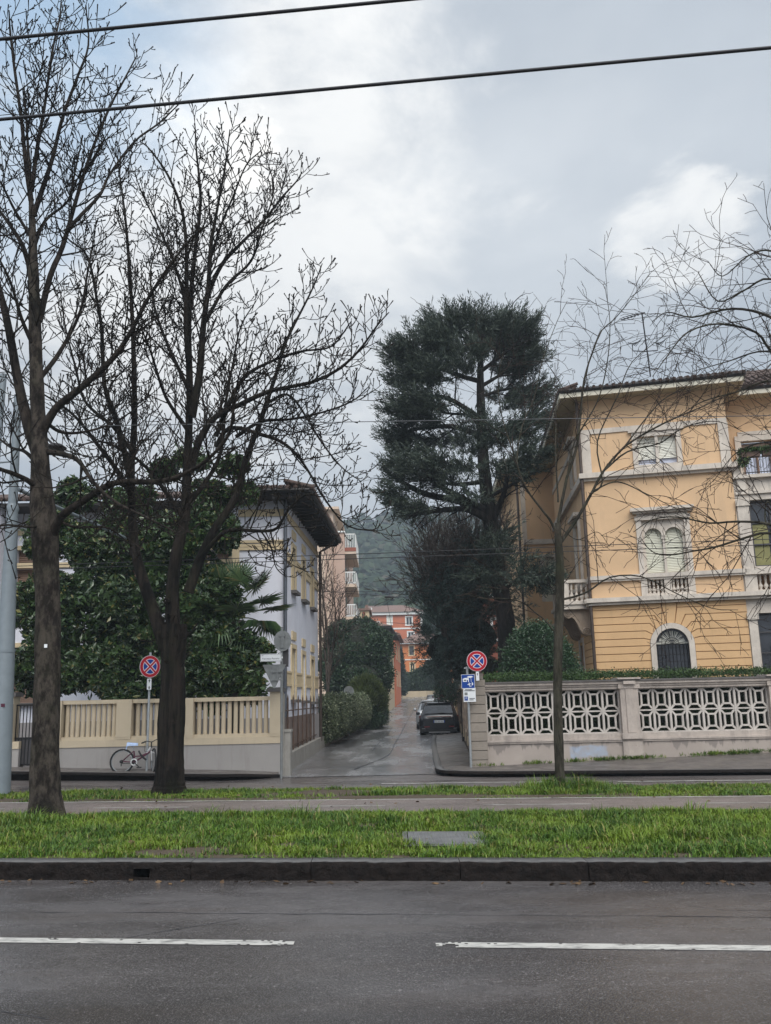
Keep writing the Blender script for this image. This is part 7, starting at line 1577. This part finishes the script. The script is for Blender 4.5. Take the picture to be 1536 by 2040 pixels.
# hedge, low wall and cypress at the end of the lane
w = MB(); Vw = [(xat(786, 112), 112), (xat(812, 114), 114), (xat(850, 114), 114), (xat(900, 112), 112)]
for (a, b), (c, d) in zip(Vw, Vw[1:]): w.prism([(a, b, zs(b) - .4), (c, d, zs(d) - .4), (c, d, zs(d) + .75), (a, b, zs(b) + .75)], (0, .35, 0))
tag(w.build('end_wall', 'oldcream', None, (4, 112, 2)), 'low cream wall closing the end of the lane', 'wall')
eh = plant('end_hedge', 'dark rounded hedge behind the low wall at the end of the lane', 'hedge', (4, 117, 2)); lob = [pl(*q) for q in ((815, 1362, 22, 20, 117), (840, 1360, 26, 26, 117), (868, 1350, 30, 36, 117), (800, 1372, 12, 16, 116))]
P, N = lobes_points(lob, 26, 33, .3); w = MB(); leaves(w, P, N, 7, .15, .28, .18, 34); w.build('foliage', 'darktree', eh); w = MB(); [blob(w, q[:3], (q[3] * .8, q[4] * .8, q[5] * .8), i, 8, .2) for i, q in enumerate(lob)]; w.build('branches_or_core', 'hedgecore', eh)  # the blobs are solid dark cores for the hedge's inner shade
cy = plant('cypress_tree', 'slim dark cypress between red house wall and orange house', 'tree', (xat(795, 110), 110, 1.6)); lob = [pl(*q) for q in ((796, 1345, 9, 40, 109), (794, 1310, 6, 24, 109), (802, 1365, 8, 18, 110))]
P, N = lobes_points(lob, 60, 35, .4); w = MB(); leaves(w, P, N + np.array([0, 0, .8]), 7, .1, .26, .12, 36); w.build('crown', 'conifer', cy); w = MB(); w.tube([(xat(796, 109), 109, 1.2), (xat(796, 109), 109, 5)], .15, 6); w.build('trunk', 'bark_dark', cy)
# brick house glimpsed behind the cedar
bh = thing('brick_house', 'house with red brick ground floor and pink plaster upper floor glimpsed behind the cedar', 'house', (xat(1025, 47), 47, 0)); x0, x1 = xat(985, 47), xat(1062, 47); zm = zat(1185, 47, 1030); zt = zat(1100, 47, 1030)
fr = frame((x0, 47, 0), (1, 0)); w = MB(); w.box(0, x1 - x0 + 2, 0, 8, -.3, zm, 0, fr); w.build('brick_floor', 'brick', bh); w = MB(); w.box(0, x1 - x0 + 2, 0, 8, zm, zt, 0, fr); w.build('upper_floor', 'apartcream', bh)
w = MB(); w.box(-.4, x1 - x0 + 2.4, -.5, 8, zt, zt + .2, 0, fr); w.poly([fr(np.array(q)) for q in ((-.4, -.5, zt + .21), (x1 - x0 + 2.4, -.5, zt + .21), (x1 - x0 + 1, 3, zt + 1.3), (1, 3, zt + 1.3))]); w.build('roof', 'tilefar', bh)
uw = xat(984, 47) - x0; simple_window(fr, .1, .55, zat(1272, 47, 985), zat(1235, 47, 985), bh, 'glass', .12); w = MB(); w.box(-.02, x1 - x0 + 2, -.08, 0, zm - .1, zm + .1, 0, fr); w.build('band', 'white', bh)
# garden things seen through the lattice
for i, (x, z, r) in enumerate(((6.3, .9, .35), (6.9, .8, .3))): pass

# ------------------------------------------------------------------ haze over the distance
HZ = bpy.data.materials.new('haze'); HZ.use_nodes = True; ht = HZ.node_tree; ht.nodes.clear()
ho = ht.nodes.new('ShaderNodeOutputMaterial'); hv = ht.nodes.new('ShaderNodeVolumePrincipled'); hv.inputs['Color'].default_value = (.60, .70, .80, 1); hv.inputs['Density'].default_value = .0013; hv.inputs['Anisotropy'].default_value = .1
ht.links.new(hv.outputs[0], ho.inputs['Volume']); M['haze'] = HZ
w = MB(); w.box(-760, 760, -80, 960, -40, 135); tag(w.build('haze', 'haze'), kind='stuff')
